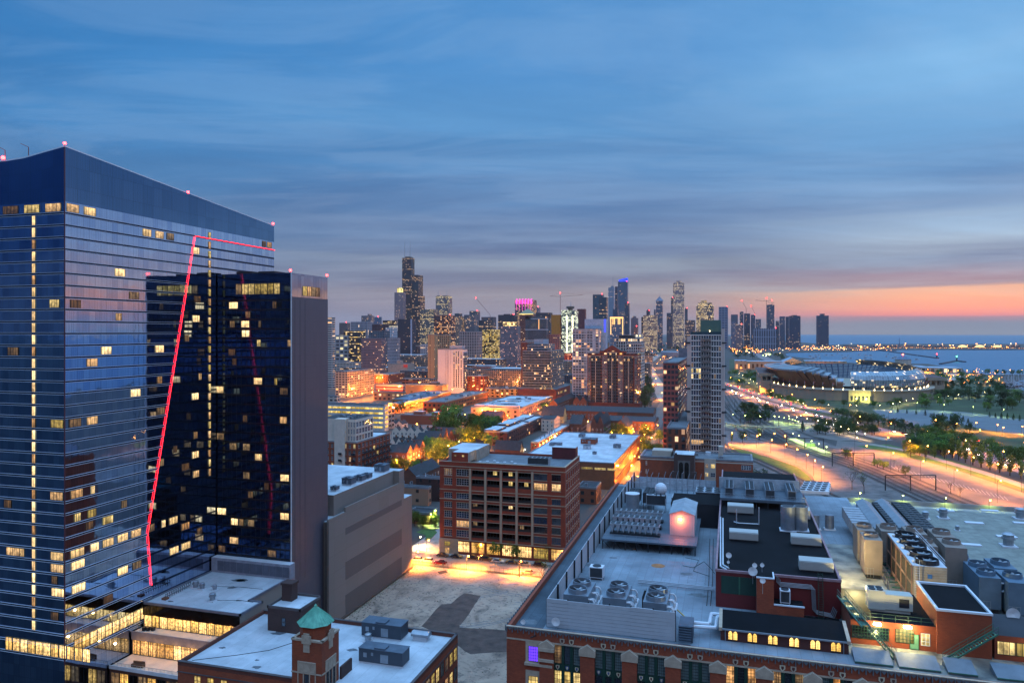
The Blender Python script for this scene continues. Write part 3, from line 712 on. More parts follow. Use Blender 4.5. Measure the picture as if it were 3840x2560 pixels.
# planters and boxes on terraces
PLT = mat('planter_clay', '6e4a36', .7)
for k, (px, py, lab) in enumerate([(507, 2440, 'left tapered round planter on the lit lower terrace'), (557, 2452, 'right tapered round planter on the lit lower terrace')]):
 x, y = G(px, py, 9.1); t = thing('planter', lab, 'planter', (x, y, 9.05), 'planters on the lower terrace')
 MB().cyl(x, y, 9.05, 10.5, .5, .8, 14).build('pot', PLT, t); MB().cyl(x, y, 10.4, 10.52, .7, .7, 14).build('soil', ASPH, t)
for k, px in enumerate((541, 556, 574)):
 x, y = G(px, 2362, 14.2); tag(MB().box(x - .35, y - .35, 14.15, x + .35, y + .35, 15.0).build('terrace_table', DKM, loc=(x, y, 14.15)), ['left', 'middle', 'right'][k] + ' dark cube stool on the lit upper terrace', 'stool', 'stools on the upper terrace')
for k in range(4):
 x, y = G(503 + k * 10, 2496 + k, 9.1); tag(MB().box(x - .5, y - .4, 9.05, x + .5, y + .4, 9.7).box(x - .5, y + .3, 9.7, x + .5, y + .4, 10.2).build('lounge_seat', mat('seat_brown', '5a3d2c', .7), loc=(x, y, 9.05)), nth(k) + ' of four lounge seats by the lower terrace railing, from the left', 'seat', 'lounge seats on the terrace')
# roof vents
def vent(x, y, z, r, lab, grp, name='roof_vent'):
 t = thing(name, lab, 'vent', (x, y, z), grp)
 MB().box(x - r * 1.1, y - r * 1.1, z, x + r * 1.1, y + r * 1.1, z + .25 * r).build('base', WHT, t)
 b = MB().cyl(x, y, z + .25 * r, z + r * 1.2, r * .75, n=12).cyl(x, y, z + r * 1.2, z + r * 1.5, r, n=12).cyl(x, y, z + r * 1.5, z + r * 2.0, r * .8, n=12).cyl(x, y, z + 2.0 * r, z + 2.25 * r, r * .95, r * .5, 12)
 b.build('drum', STEEL, t)
 return t
for px, py, r, l in [(734, 2203, .85, 'largest round roof vent on the podium roof, beside the steel frame'), (758, 2208, .75, 'round roof vent on the podium roof, right of the largest one'), (805, 2211, .6, 'smallest round roof vent on the podium roof'), (797, 2251, .85, 'round roof vent standing alone near the front of the podium roof')]:
 x, y = G(px, py, 19.7); vent(x, y, 19.7, r, l, 'roof vents on the podium')
a = G(620, 2246, 19.7); b = G(716, 2198, 19.7)
t = thing('roof_gantry', 'low steel lattice gantry lying along the podium roof edge', 'gantry', (*a, 19.7)); g_ = MB()
for i in range(13):
 p = (a[0] + (b[0] - a[0]) * i / 12, a[1] + (b[1] - a[1]) * i / 12)
 g_.tube((*p, 19.7), (*p, 20.9), .05, 4)
 if i: g_.tube((*q, 19.9), (*p, 20.9), .04, 4)
 q = p
g_.tube((*a, 20.9), (*b, 20.9), .06, 4).tube((*a, 20.2), (*b, 20.2), .05, 4); g_.build('truss', DKM, t)
MB().box(a[0] - .6, a[1] - .6, 19.7, a[0] + .6, a[1] + .6, 20.2).build('foot', mat('rust', '6b4433', .8), t)
# ---------------------------------------------------------------- old brick block with the white roof and copper topped tower
BR1 = brick('brick_red', '843418', '94421f', '62483a'); BR2 = brick('brick_dark', '3a2220', '452a26', '3a3230'); LIM = mat('limestone', 'a08f7e', .8, 0, .15, 1.2)
ob_ = thing('brick_building', 'old red brick block with flat white roof in front of the podium, bottom left', 'building', (-106.5, 123.5, 0))
X0, X1, Y0, Y1, ZT = -106.5, -57.4, 123.5, 152.0, 18.0
MB().box(X0, Y0, 0, X1, Y1, ZT - .75, 0, 1).build('wall', [BR1, ROOFW], ob_)
p_ = MB()
for q in [(X0, Y0 - .02, X1, Y0 + .45), (X0, Y1 - .45, X1, Y1 + .02), (X0 - .02, Y0 + .45, X0 + .45, Y1 - .45), (X1 - .45, Y0 + .45, X1 + .02, Y1 - .45)]: p_.box(q[0], q[1], ZT - .76, q[2], q[3], ZT)
p_.build('parapet', brick('brick_parapet', '5b2a1e', '6b3426', '40332c'), ob_)
cp = MB()
for q in [(X0 - .1, Y0 - .15, X1 + .1, Y0 + .5), (X0, Y1 - .5, X1, Y1 + .1), (X1 - .5, Y0, X1 + .12, Y1)]: cp.box(q[0], q[1], ZT, q[2], q[3], ZT + .12)
cp.box(X0 - .05, Y0 - .12, ZT - 2.1, X1 + .12, Y0 - .021, ZT - 1.9).box(X1 + .021, Y0, ZT - 2.1, X1 + .12, Y1, ZT - 1.9)
cp.build('coping', mat('coping_dark', '4a4446', .8), ob_)
gsh = MB()
for i, (a0, w) in enumerate([(-98, 2.2), (-88, 4), (-78.7 - 9, 3)]): pass
for i in range(9):
 x = X0 + 4 + i * 3.1 + (i // 3) * 1.5
 if x > -80: break
 addwin(ob_, 'S', x, Y0, ZT - 5.2, 1.5, 2.9, 2, 3, .07, LY, FRK, 'window')
for i in range(11): addwin(ob_, 'E', Y0 + 1 + i * 2.5, X1, ZT - 5.2, 1.7, 2.8, 2, 3, .07, [LD, LY, LY, DG][i % 4], FRK, 'window')
for i in range(11): addwin(ob_, 'E', Y0 + 1 + i * 2.5, X1, ZT - 9.4, 1.7, 2.8, 2, 3, .07, [LY, DG, LW][i % 3], FRK, 'window')
MB().box(X0 + 7, 143.5, 17.25, X0 + 15.2, 152.2, 22.4, 0, 1).build('stair_house', [BR2, ROOFW], ob_)
s_ = MB()
for q in [(X0 + 6.9, 143.4, X0 + 15.3, 143.7), (X0 + 6.9, 152, X0 + 15.3, 152.3), (X0 + 6.9, 143.4, X0 + 7.2, 152.3), (X0 + 15, 143.4, X0 + 15.3, 152.3)]: s_.box(q[0], q[1], 22.3, q[2], q[3], 22.85)
s_.build('stair_house_coping', mat('coping_dark', '4a4446'), ob_)
ch = MB().box(X0 + 7.6, 148, 22.4, X0 + 10.2, 150.4, 26).box(X0 + 7.4, 147.8, 26, X0 + 10.4, 150.6, 26.5); ch.build('chimney', BR2, ob_)
addwin(ob_, 'S', X0 + 10.6, 143.5, 18.6, 1.0, 1.9, 1, 2, .07, GG, FRK, 'stair_window')
for px, py in [(952, 2474), (960, 2476), (1105, 2371), (680 + 500 - 60, 2400)]:
 pass
# tower with octagonal copper roof
tx0, tx1, ty0, ty1 = -78.7, -72.4, 121.0, 127.2
TWR = thing('brick_tower', 'square red brick tower with limestone windows and an eight sided green copper roof', 'tower', (-75.5, 124, 0))
MB().box(tx0, ty0, 0, tx1, ty1, 26.6).build('wall', BR1, TWR)
cx_, cy_ = (tx0 + tx1) / 2, (ty0 + ty1) / 2
oc = lambda r, z: [(cx_ + r * math.cos(math.pi / 8 + i * math.pi / 4), cy_ + r * math.sin(math.pi / 8 + i * math.pi / 4)) for i in range(8)]
MB().prism(oc(2.9, 0), 26.6, 29.3).build('drum', BR1, TWR)
def copper():
 m, t, b = principled('copper_green'); geo = t.node('ShaderNodeNewGeometry'); n = t.noise(geo.outputs['Position'], .9, 5)
 t.put(b.inputs['Base Color'], t.ramp(n, [(.3, lin('3c7a66')), (.7, lin('5a9c84'))])); b.inputs['Roughness'].default_value = .6
 return m
COPR = copper()
r_ = MB(); O = oc(3.5, 0)
for i in range(8):
 a, b = O[i], O[(i + 1) % 8]; r_.face([(*a, 29.2), (*b, 29.2), (cx_ + (b[0] - cx_) * .1, cy_ + (b[1] - cy_) * .1, 31.9), (cx_ + (a[0] - cx_) * .1, cy_ + (a[1] - cy_) * .1, 31.9)])
 for f in (0, .25, .5, .75):
  p = (a[0] + (b[0] - a[0]) * f, a[1] + (b[1] - a[1]) * f)
  r_.tube((*p, 29.22), (cx_ + (p[0] - cx_) * .1, cy_ + (p[1] - cy_) * .1, 31.92), .045, 4)
r_.cyl(cx_, cy_, 31.8, 32.2, .38, .3, 8).cyl(cx_, cy_, 32.2, 32.5, .3, .05, 8)
r_.face([(*p, 29.18) for p in reversed(O)])
r_.build('copper_roof', COPR, TWR)
l_ = MB()
l_.box(tx0 - .12, ty0 - .12, 26.6, tx1 + .12, ty0 + .45, 26.95).box(tx1 - .45, ty0, 26.6, tx1 + .12, ty1 + .1, 26.95).box(tx0 - .12, ty0, 26.6, tx0 + .45, ty1 + .1, 26.95).box(tx0, ty1 - .4, 26.6, tx1, ty1 + .12, 26.9)
for z in (20.6, 14.8): l_.box(tx0 - .1, ty0 - .1, z, tx1 + .1, ty0 - .001, z + .25).box(tx1 + .001, ty0 - .1, z, tx1 + .1, ty1, z + .25)
for (f, a, c) in (('S', cx_, ty0), ('E', cy_, tx1)):
 def bb(p0, p1, z0, z1, d):
  if f == 'S': l_.box(p0, c - d, z0, p1, c - .002, z1)
  else: l_.box(c + .002, p0, z0, c + d, p1, z1)
 bb(a - .95, a + .95, 26.2, 27.7, .25); bb(a - .6, a + .6, 27.7, 28.1, .2); bb(a - .65, a + .65, 24.6, 26.2, .14)
 for o in (-1.9, 1.75, -.75, .55): bb(a + o, a + o + .2, 15.1, 22.6, .12)
 bb(a - 1.9, a + 1.95, 22.6, 22.85, .14); bb(a - 1.7, a + 1.75, 20.9, 22.6, .06); bb(a - 1.7, a + 1.75, 15.1, 16.5, .06)
l_.build('limestone_trim', LIM, TWR)
for f, a, c in (('S', cx_, ty0), ('E', cy_, tx1)):
 for o in ((-.45,) if f == 'S' else (-1.4, -.45, .85)): addwin(TWR, f, a + o, c, 16.6, .9 if f == 'S' else .7, 3.9, 2, 4, .06, GG if f == 'S' else DG, FRK, 'window')
# roof units on the brick block
AHU = mat('unit_slate', '3b434e', .55, .2, .08)
def ahu(x, y, z, w, d, h, lab, grp, m=AHU, name='air_handling_unit'):
 t = thing(name, lab, 'roof unit', (x, y, z), grp)
 MB().box(x, y, z, x + w, y + d, z + .4).build('curb', WHT, t)
 MB().box(x - .1, y - .1, z + .4, x + w + .1, y + d + .1, z + h).build('casing', m, t)
 MB().box(x - .2, y - .2, z + h, x + w + .2, y + d + .2, z + h + .12).box(x + w * .35, y, z + h + .12, x + w * .6, y + d * .6, z + h + .4).build('lid', mat('unit_lid', '4d5866', .5, .3), t)
 g = MB().box(x + w * .1, y - .16, z + h * .45, x + w * .18, y - .101, z + h * .75).box(x + w * .5, y - .16, z + h * .2, x + w * .68, y - .101, z + h * .75).box(x + w * .28, y - .15, z + h * .6, x + w * .33, y - .101, z + h * .8)
 g.build('grille', STEEL, t)
 return t
x, y = G(1358, 2385, 17.3); ahu(x, y, 17.25, 9.2, 3.6, 3.2, 'rear dark slate air handling unit on the white brick block roof', 'slate air handlers')
x, y = G(1348, 2482, 17.3); ahu(x, y, 17.25, 9.4, 3.2, 3.0, 'front dark slate air handling unit on the white brick block roof', 'slate air handlers')
x, y = G(1380, 2402, 17.3); vent(x, y, 17.25, .8, 'round steel vent left of the two slate air handlers', 'roof vents on the brick block')
x, y = G(1580, 2395, 17.3); t = thing('exhaust_hood', 'curved steel exhaust hood near the right edge of the brick block roof', 'vent', (x, y, 17.25))
hb = MB()
for i in range(6):
 a, b = math.pi * i / 6, math.pi * (i + 1) / 6
 hb.face([(x - 2, y - 1.2 * math.cos(a), 18.2 + .9 * math.sin(a)), (x - 2, y - 1.2 * math.cos(b), 18.2 + .9 * math.sin(b)), (x + 2, y - 1.2 * math.cos(b), 18.2 + .9 * math.sin(b)), (x + 2, y - 1.2 * math.cos(a), 18.2 + .9 * math.sin(a))][::-1])
hb.face([(x + 2, y - 1.2 * math.cos(math.pi * i / 6), 18.2 + .9 * math.sin(math.pi * i / 6)) for i in range(7)]); hb.face([(x - 2, y - 1.2 * math.cos(math.pi * i / 6), 18.2 + .9 * math.sin(math.pi * i / 6)) for i in range(7)][::-1])
hb.build('hood', STEEL, t); MB().box(x - 1.6, y - .9, 17.25, x + 1.6, y + .9, 18.2).build('base', WHT, t)
tri = MB(); xx, yy = G(1205, 2520, 17.3)
MB().prism([(-72.3, 127.3), (-71.9, 127.3), (-71.9, 131.5), (-72.3, 131.5)], 17.25, 19.6).build('tower_buttress', BR2, ob_)
# ---------------------------------------------------------------- taupe windowless hall
tau = thing('panel_hall', 'huge windowless taupe panelled hall beside the empty lot', 'building', (-109.2, 200, 0))
ya = hy(-109.2, 1232); yb_ = hy(-109.2, 1296); yc_ = hy(-109.2, 1506)
TP = curtain('taupe_wall', '6f6560', '6a615b', 7.0, 5.0, .8, 0, '554d49', 0, .05); TPD = curtain('taupe_dark', '504846', '4c4543', 7.0, 9, .8, 0, '544d4a', 0, .05)
MB().box(-190, ya, 0, -109.2, 236.5, 30.2, 0, 1).box(-190, 236.5, 0, -109.2, 243.2, 26, 0, 1).build('wall', [TP, ROOFW], tau)
MB().box(-190, ya + 6.5, 30.2, -111.3, 236.5, 36.3, 0, 1).box(-111.3, 232.5, 30.2, -109.2, 236.5, 36.3, 0, 1).box(-109.8, ya, 30.2, -109.2, yb_, 30.8).box(-109.7, yb_, 30.2, -109.2, 232.5, 32.2).build('upper_storey', [TP, ROOFW], tau)
MB().box(-110, ya - .9, 0, -109.1, ya, 30.3).build('dark_end_panel', mat('panel_dark', '3f3a38', .8), tau)
for k, (z1, z0) in enumerate([(26.1, 24.1), (16.1, 10.8), (6.4, .2)]): MB().box(-109.2, yb_, z0, -109.14, yc_, z1).build('dark_wall_band', TPD, tau)
MB().box(-109.2, ya + 5, 0, -108.6, 243, .6).build('plinth', mat('plinth_brown', '4c3c34', .9), tau)
for k, (px, py, s, l) in enumerate([(1240, 1840, 1.4, 'smallest at the left'), (1283, 1818, 2.4, 'second from the left'), (1329, 1805, 2.0, 'third from the left'), (1358, 1795, 1.8, 'fourth from the left'), (1405, 1770, 2.8, 'largest at the right')]):
 x, y = G(px, py, 36.3); ahu(x, y, 36.3, s * 1.3, s * 1.3, s * .9, 'grey box unit on the hall\'s white roof, ' + l, 'units on the hall roof', mat('unit_grey', '4a525e', .6), 'roof_unit')
# ================================================================ brick loft block across the street
lo = thing('loft_building', 'eight storey red brick loft block with limestone piers and recessed balconies, facing the empty lot', 'building', (-106.4, 262.6, 0))
LX0, LX1, LY0, LY1 = -106.4, -57.8, 262.6, 289.4
BR3 = brick('brick_loft', '86301a', '943a20', '5c2e20')
MB().box(LX0, LY0 + .5, 0, LX1 - .5, LY1, 34.0, 0, 1).build('wall', [mat('loft_core', '4a241a', .9), ROOFG], lo)
def zr(Ry): return ZZ(1600 + Ry / 2.613, 282)
flo = [(32.1, 29.7), (28.6, 26.10), (23.1, 21.0), (19.6, 17.5), (16.3, 13.8), (12.8, 10.4), (9.2, 6.7)]
xs_px = [(432, 511), (552, 674), (702, 823), (851, 975), (1003, 1129), (1157, 1283), (1311, 1442), (1486, 1575)]
cols = [(hx(LY0, 1500 + a / 2.613), hx(LY0, 1500 + b / 2.613)) for a, b in xs_px]
wl = MB()
def zone(x0, x1):   # brick in front of the core wherever there is no opening
 z = 0;
 for t_, b_ in sorted(flo, key=lambda q: q[1]):
  wl.box(x0, LY0, z if z else 5.6, x1, LY0 + .5, b_); z = t_
 wl.box(x0, LY0, z, x1, LY0 + .5, 34.8)
prev = LX0
for a, b in cols: wl.box(prev, LY0 - .05, 5.6, a, LY0 + .5, 34.8); zone(a, b); prev = b
wl.box(prev, LY0 - .05, 5.6, LX1 + .05, LY0 + .5, 34.8)
wl.box(LX0, LY1 - .4, 33, LX1, LY1, 34.8).box(LX0, LY0 + .5, 33, LX0 + .4, LY1 - .4, 34.8)
# east side
ey = []
for j in range(7):
 a = LY0 + 1.6 + j * 3.62; ey.append((a, a + 2.3))
prev = LY0 + .5
for a, b in ey:
 wl.box(LX1 - .5, prev, 0, LX1 + .05, a, 34.8); z = 0
 for t_, b_ in sorted(flo, key=lambda q: q[1]): wl.box(LX1 - .5, a, z, LX1, b, b_); z = t_
 wl.box(LX1 - .5, a, z, LX1, b, 34.8); prev = b
wl.box(LX1 - .5, prev, 0, LX1 + .05, LY1, 34.8)
wl.build('brick_front', BR3, lo)
ls = MB()
for i in (1, 2, 3, 4, 5, 6):
 a = cols[i][1] if i < 6 else cols[6][1];
 if i < 6: b = cols[i + 1][0]; ls.box(a + .12, LY0 - .22, 5.4, b - .12, LY0 - .051, 32.6)
for z, d in ((33.0, .2), (24.2, .14), (20.6, .16), (5.5, .2)):
 ls.box(LX0 - .1, LY0 - d - .06, z, LX1 + .1, LY0 - .06, z + .28).box(LX1 + .06, LY0, z, LX1 + .06 + d, LY1, z + .28)
for i in (0, 1, 6, 7):
 for t_, b_ in flo: ls.box(cols[i][0] - .1, LY0 - .16, b_ - .22, cols[i][1] + .1, LY0 - .052, b_).box(cols[i][0] - .1, LY0 - .14, t_, cols[i][1] + .1, LY0 - .052, t_ + .2)
for i in (2, 3, 4, 5):
 for t_, b_ in flo: ls.box(cols[i][0], LY0 - .12, t_, cols[i][1], LY0 - .001, t_ + .16)
for a, b in ey:
 for t_, b_ in flo: ls.box(LX1 + .001, a - .1, b_ - .2, LX1 + .16, b + .1, b_).box(LX1 + .001, a - .1, t_, LX1 + .14, b + .1, t_ + .18)
ls.box(LX0 - .15, LY0 - .3, 0, cols[0][1] + 2.6, LY0 - .06, 5.5).box(LX0 - .25, LY0 - .2, 34.8, LX1 + .2, LY0 + .5, 35.0).box(LX1 - .5, LY0 + .5, 34.8, LX1 + .2, LY1, 35.0)
ls.build('limestone_trim', mat('limestone_loft', '9a8672', .8, 0, .1), lo)
rr = random.Random(11); gfl = MB()
gfl.box(cols[0][1] + 2.6, LY0, 0, LX1 + .05, LY0 + .5, .9).box(cols[0][1] + 2.6, LY0, 4.9, LX1 + .05, LY0 + .5, 5.6)
for i in range(1, 8): gfl.box((cols[i - 1][1] + cols[i][0]) / 2 - .4, LY0 - .03, .9, (cols[i - 1][1] + cols[i][0]) / 2 + .4, LY0 + .5, 4.9)
gfl.build('ground_floor', BR3, lo)
for i, (a, b) in enumerate(cols):
 for j, (t_, b_) in enumerate(flo):
  lit = {(0, 0): LD, (3, 0): LY, (4, 0): LY, (4, 1): LY, (5, 1): LY, (6, 1): LW, (7, 1): LW, (4, 3): LH, (2, 3): LD, (1, 5): LW, (2, 5): LD, (5, 5): LD}.get((i, j))
  rec = 2 <= i <= 5
  if rec:
   if lit: addwin(lo, 'S', a + (b - a) * (.45 if lit != LD else .1), LY0 + .5, b_, (b - a) * .35, t_ - b_, 2, 1, .08, lit, FRK)
   addwin(lo, 'S', a + .05, LY0 + .5, b_, (b - a) - .1, t_ - b_, 4, 1, .08, rr.choice([DG, GG, DG]), FRK, 'window', -.03)
  else: addwin(lo, 'S', a, LY0 + .5, b_, b - a, t_ - b_, 5 if b - a > 3.5 else 4, 3, .06, lit or rr.choice([DG, GG, BG]), FRW if i in (0, 1) else FRK, off=.15)
  if rec:
   MB().box(a, LY0 + .03, b_, b, LY0 + .08, b_ + .95).build('balcony_rail', mat('rail_black', '0c0c0e', .6), lo)
for a, b in ey:
 for t_, b_ in flo: addwin(lo, 'E', a, LX1 - .5, b_, b - a, t_ - b_, 3, 3, .06, rr.choice([DG, GG, DG, LD]), FRW, off=.12)
SHOP = litwin('shop_light', 'ffb955', 1.7, .55, .5)
for i, (a, b) in enumerate(cols[1:]): addwin(lo, 'S', a - .3, LY0 + .5, .9, b - a + .6, 4.0, 4, 2, .08, SHOP if i != 5 else LY, FRK, 'shop_window', off=-.02)
addwin(lo, 'S', cols[0][0] + .4, LY0 - .3, .1, 2.0, 2.3, 2, 1, .1, LW, FRK, 'entrance_door'); addwin(lo, 'S', cols[0][0] + .3, LY0 - .3, 3.0, 2.3, 1.7, 3, 2, .08, LY, FRK, 'entrance_window')
ph = MB().box(LX0 + .4, LY0 + 8, 34.0, LX0 + 12, LY1 - 3, 38.4, 0, 1).box(LX0 + 4.9, LY0 + .02, 34.8, LX0 + 11.3, LY0 + 8, 38.4, 0, 1)
ph.build('penthouse', [mat('render_beige', '8c8276', .85), ROOFW], lo); MB().box(LX0 + 4.8, LY0 - .1, 34.8, LX0 + 11.4, LY0 + .01, 38.5).build('penthouse_brick', BR3, lo)
addwin(lo, 'S', LX0 + 5.8, LY0 - .1, 36.8, .9, .8, 1, 1, .06, LD, FRK, 'penthouse_window'); addwin(lo, 'S', LX0 + 9, LY0 - .1, 36.8, .9, .8, 1, 1, .06, LH, FRK, 'penthouse_window')
MB().box(LX1 - 10, LY1 - 5, 34.0, LX1 - .6, LY1 - .5, 38.6, 0, 1).build('stair_penthouse', [mat('oxblood_metal', '4e1519', .6), ROOFW], lo)
MB().box(LX0 + 13, LY0 + 1, 34.01, LX0 + 36, LY0 + 9, 34.06).build('roof_terrace', mat('terrace_grey', '6f757b', .8), lo)
MB().box(LX0 + 13, LY0 + .6, 34.02, LX0 + 37, LY0 + 2.4, 34.2).build('roof_planting', mat('sedum', '2f3a22', .95), lo)
def fans(mb, x, y, z, w, d, nx, ny, m=0, r=None):
 for i in range(nx):
  for j in range(ny):
   cx, cy2 = x + w * (i + .5) / nx, y + d * (j + .5) / ny; rr_ = r or .42 * min(w / nx, d / ny)
   mb.cyl(cx, cy2, z, z + .12, rr_, n=10, m=m)
def chiller(x, y, z, w, d, h, nx, ny, lab, grp, case=None, leg=.6, name='chiller'):
 t = thing(name, lab, 'chiller', (x, y, z), grp)
 b = MB().box(x, y, z + leg, x + w, y + d, z + h);
 for a, c in ((x + .1, y + .1), (x + w - .2, y + .1), (x + .1, y + d - .2), (x + w - .2, y + d - .2)): b.box(a, c, z, a + .12, c + .12, z + leg)
 b.build('casing', case or mat('unit_pale', '8f949c', .5, .2), t)
 f = MB(); fans(f, x, y, z + h, w, d, nx, ny); f.build('fans', DKM, t)
 gq = MB().box(x + .15, y - .03, z + leg + .15, x + w - .15, y - .004, z + h - .15); gq.build('coil_grille', mat('coil', '33373d', .6, .3), t)
 return t
x, y = G(1988, 1745, 34.1); chiller(x - 1, y, 34.1, 8, 3, 3, 5, 2, 'row of fans on a pale chiller on the loft roof', None)
gd = thing('garden_furniture', 'tables and chairs grouped on the loft roof terrace', 'furniture', (*G(1860, 1725, 34.1), 34.06)); f_ = MB()
for k in range(7):
 x, y = LX0 + 15 + k * 2.3, LY0 + 3.5 + (k % 3) * 1.7
 f_.cyl(x, y, 34.06, 34.8, .06, n=5).cyl(x, y, 34.78, 34.86, .55, n=10)
f_.build('tables', WHT, gd, kind='stuff')
light(LX0 + 11.8, LY0 + 6, 37, 60, 'ffc890', .1)
# ================================================================ large brick printing works (bottom right)
WX0, WY0, HB = W2(1900, 116)[0], W2(1900, 116)[1], 38.0
WX1 = WX0 + 150
WY1 = hy(WX0, 2250)
BR4 = brick('brick_works', '85381f', '954428', '5c3526'); GRN = mat('green_metal', '12352c', .5, .2, .1)
wk = thing('printing_works', 'massive red brick gothic industrial block with a roof crowded with cooling plant, lower right', 'building', (WX0, WY0, 0))
ROOFB = mat('roof_membrane', '7b8791', .7, 0, .16, .1, col2='525b65', spec=.25, seam=1.6); ROOFK = mat('roof_black', '0f1116', .9, 0, .3, .2, spec=.12, seam=1.8)
ZR = 37.0
WXM = G(3200, 1895, 37.4)[0]; WYN = G(3400, 1902, 37.4)[1]
MB().box(WX0, WY0 + .6, 0, WXM, 228, ZR, 0, 1).box(WXM, WY0 + .6, 0, WX1, WYN - .1, ZR, 0, 1).build('wall', [BR4, ROOFB], wk)
Y0 = WY0
# south front: piers with triple windows between
pxp = [1850 + v / 2.0633 for v in (415, 735, 1055, 1390, 1738)]; pr = [hx(Y0, p) for p in pxp]; stp = (pr[-1] - pr[0]) / 4
pr = [pr[0] + stp * k for k in range(13)]
fr_ = MB().box(WX0, Y0, 36.1, WX1, Y0 + .6, ZR + 1).box(WX0, Y0, 0, pr[0] - .2, Y0 + .6, 36.1).box(WX0, Y0 + .6, ZR, WX0 + .5, 227, ZR + 1).build('parapet_wall', BR4, wk)
pm_ = MB()
for x in pr:
 pm_.box(x - 1.1, Y0 - .45, 0, x + 1.1, Y0, 35.5)
pm_.build('piers', BR4, wk)
gs = MB()
for a, b in zip(pr, pr[1:]):
 a, b = a + 1.1, b - 1.1; w = (b - a)
 gs.box(a, Y0 + .3, 0, b, Y0 + .6, 36.1)
 for i in (1, 2): gs.box(a + w * i / 3 - .22, Y0 - .02, 0, a + w * i / 3 + .22, Y0 + .3, 36.1)
 gs.box(a, Y0 + .05, 32.1, b, Y0 + .3, 33.1)
gs.build('green_steel_frame', GRN, wk)
lt = MB(); sh = MB(); rr = random.Random(4)
for x in pr:
 lt.box(x - 1.25, Y0 - .6, 35.0, x + 1.25, Y0 - .001, 35.9).face([(x - 1.25, Y0 - .6, 35.9), (x + 1.25, Y0 - .6, 35.9), (x, Y0 - .6, 36.7)]).face([(x + 1.25, Y0 - .6, 35.9), (x + 1.25, Y0, 35.9), (x, Y0, 36.7), (x, Y0 - .6, 36.7)]).face([(x - 1.25, Y0, 35.9), (x - 1.25, Y0 - .6, 35.9), (x, Y0 - .6, 36.7), (x, Y0, 36.7)])
lt.box(WX0, Y0 - .06, 36.05, WX1, Y0 - .002, 36.3).box(pr[0] - 1.3, Y0 - .7, 35.0, pr[0] + 1.2, Y0 - .451, 35.5).box(pr[0] - 1.3, Y0 - .7, 33.4, pr[0] + 1.2, Y0 - .451, 33.8)
lt.box(WX0 + 3.1, Y0 - .12, 32.9, WX0 + 7.3, Y0 - .001, 36.2).box(WX0 + 3.0, Y0 - .5, 32.5, WX0 + 7.4, Y0 - .001, 32.9).box(WX0 + 3.1, Y0 - .12, 26.5, WX0 + 7.3, Y0 - .001, 31.6)
lt.box(WX0 - .1, Y0 - .15, ZR + 1, WX1, Y0 + .2, ZR + 1.12)
lt.build('limestone_trim', LIM, wk)
# corbel frieze along the parapet
cb = MB()
for i in range(int((WX1 - WX0) / .9)):
 x = WX0 + i * .9; cb.box(x, Y0 - .28, ZR + .2, x + .12, Y0 - .002, ZR + .98)
 cb.face([(x + .12, Y0 - .15, ZR + .95), (x + .51, Y0 - .15, ZR + .45), (x + .9, Y0 - .15, ZR + .95)])
for i in range(int(110 / 1.1)):
 y = Y0 + i * 1.1; cb.box(WX0 - .28, y, ZR + .3, WX0 - .002, y + .3, ZR + 1.15)
cb.build('corbel_frieze', mat('frieze_stone', '565a60', .8), wk)
PUR = emis('uv_window', '6a3cff', 1.6)
for i in (0, 1):
 addwin(wk, 'S', WX0 + 3.6 + i * 1.75, Y0 - .12, 33.1, 1.5, 2.3, 4, 5, .04, PUR, DKM); addwin(wk, 'S', WX0 + 3.6 + i * 1.75, Y0 - .12, 27.6, 1.5, 3.2, 4, 5, .04, LY, DKM)
LG = mat('pale_old_glass', '5f6f70', .2, 0, .2, .8); LGO = litwin('room_orange', 'ffa03c', 1.1, .8, .5)
up = {0: [LD, GG, LG], 1: [LG, LG, LG], 2: [LG, LG, LG], 3: [LG, LG, LG], 4: [LGO, DG, LGO], 5: [LGO, DG, LD], 6: [LG, LGO, DG], 7: [DG, LGO, LG], 8: [LGO, LGO, LD]}
lo_ = {0: [LY, LY, LY], 1: [DG, DG, DG], 2: [DG, GG, DG]}
SHL = mat('crest_cream', 'b5a890', .6); SHR = mat('crest_dark', '4a2420', .6); SHB = mat('crest_blue', '33406a', .6)
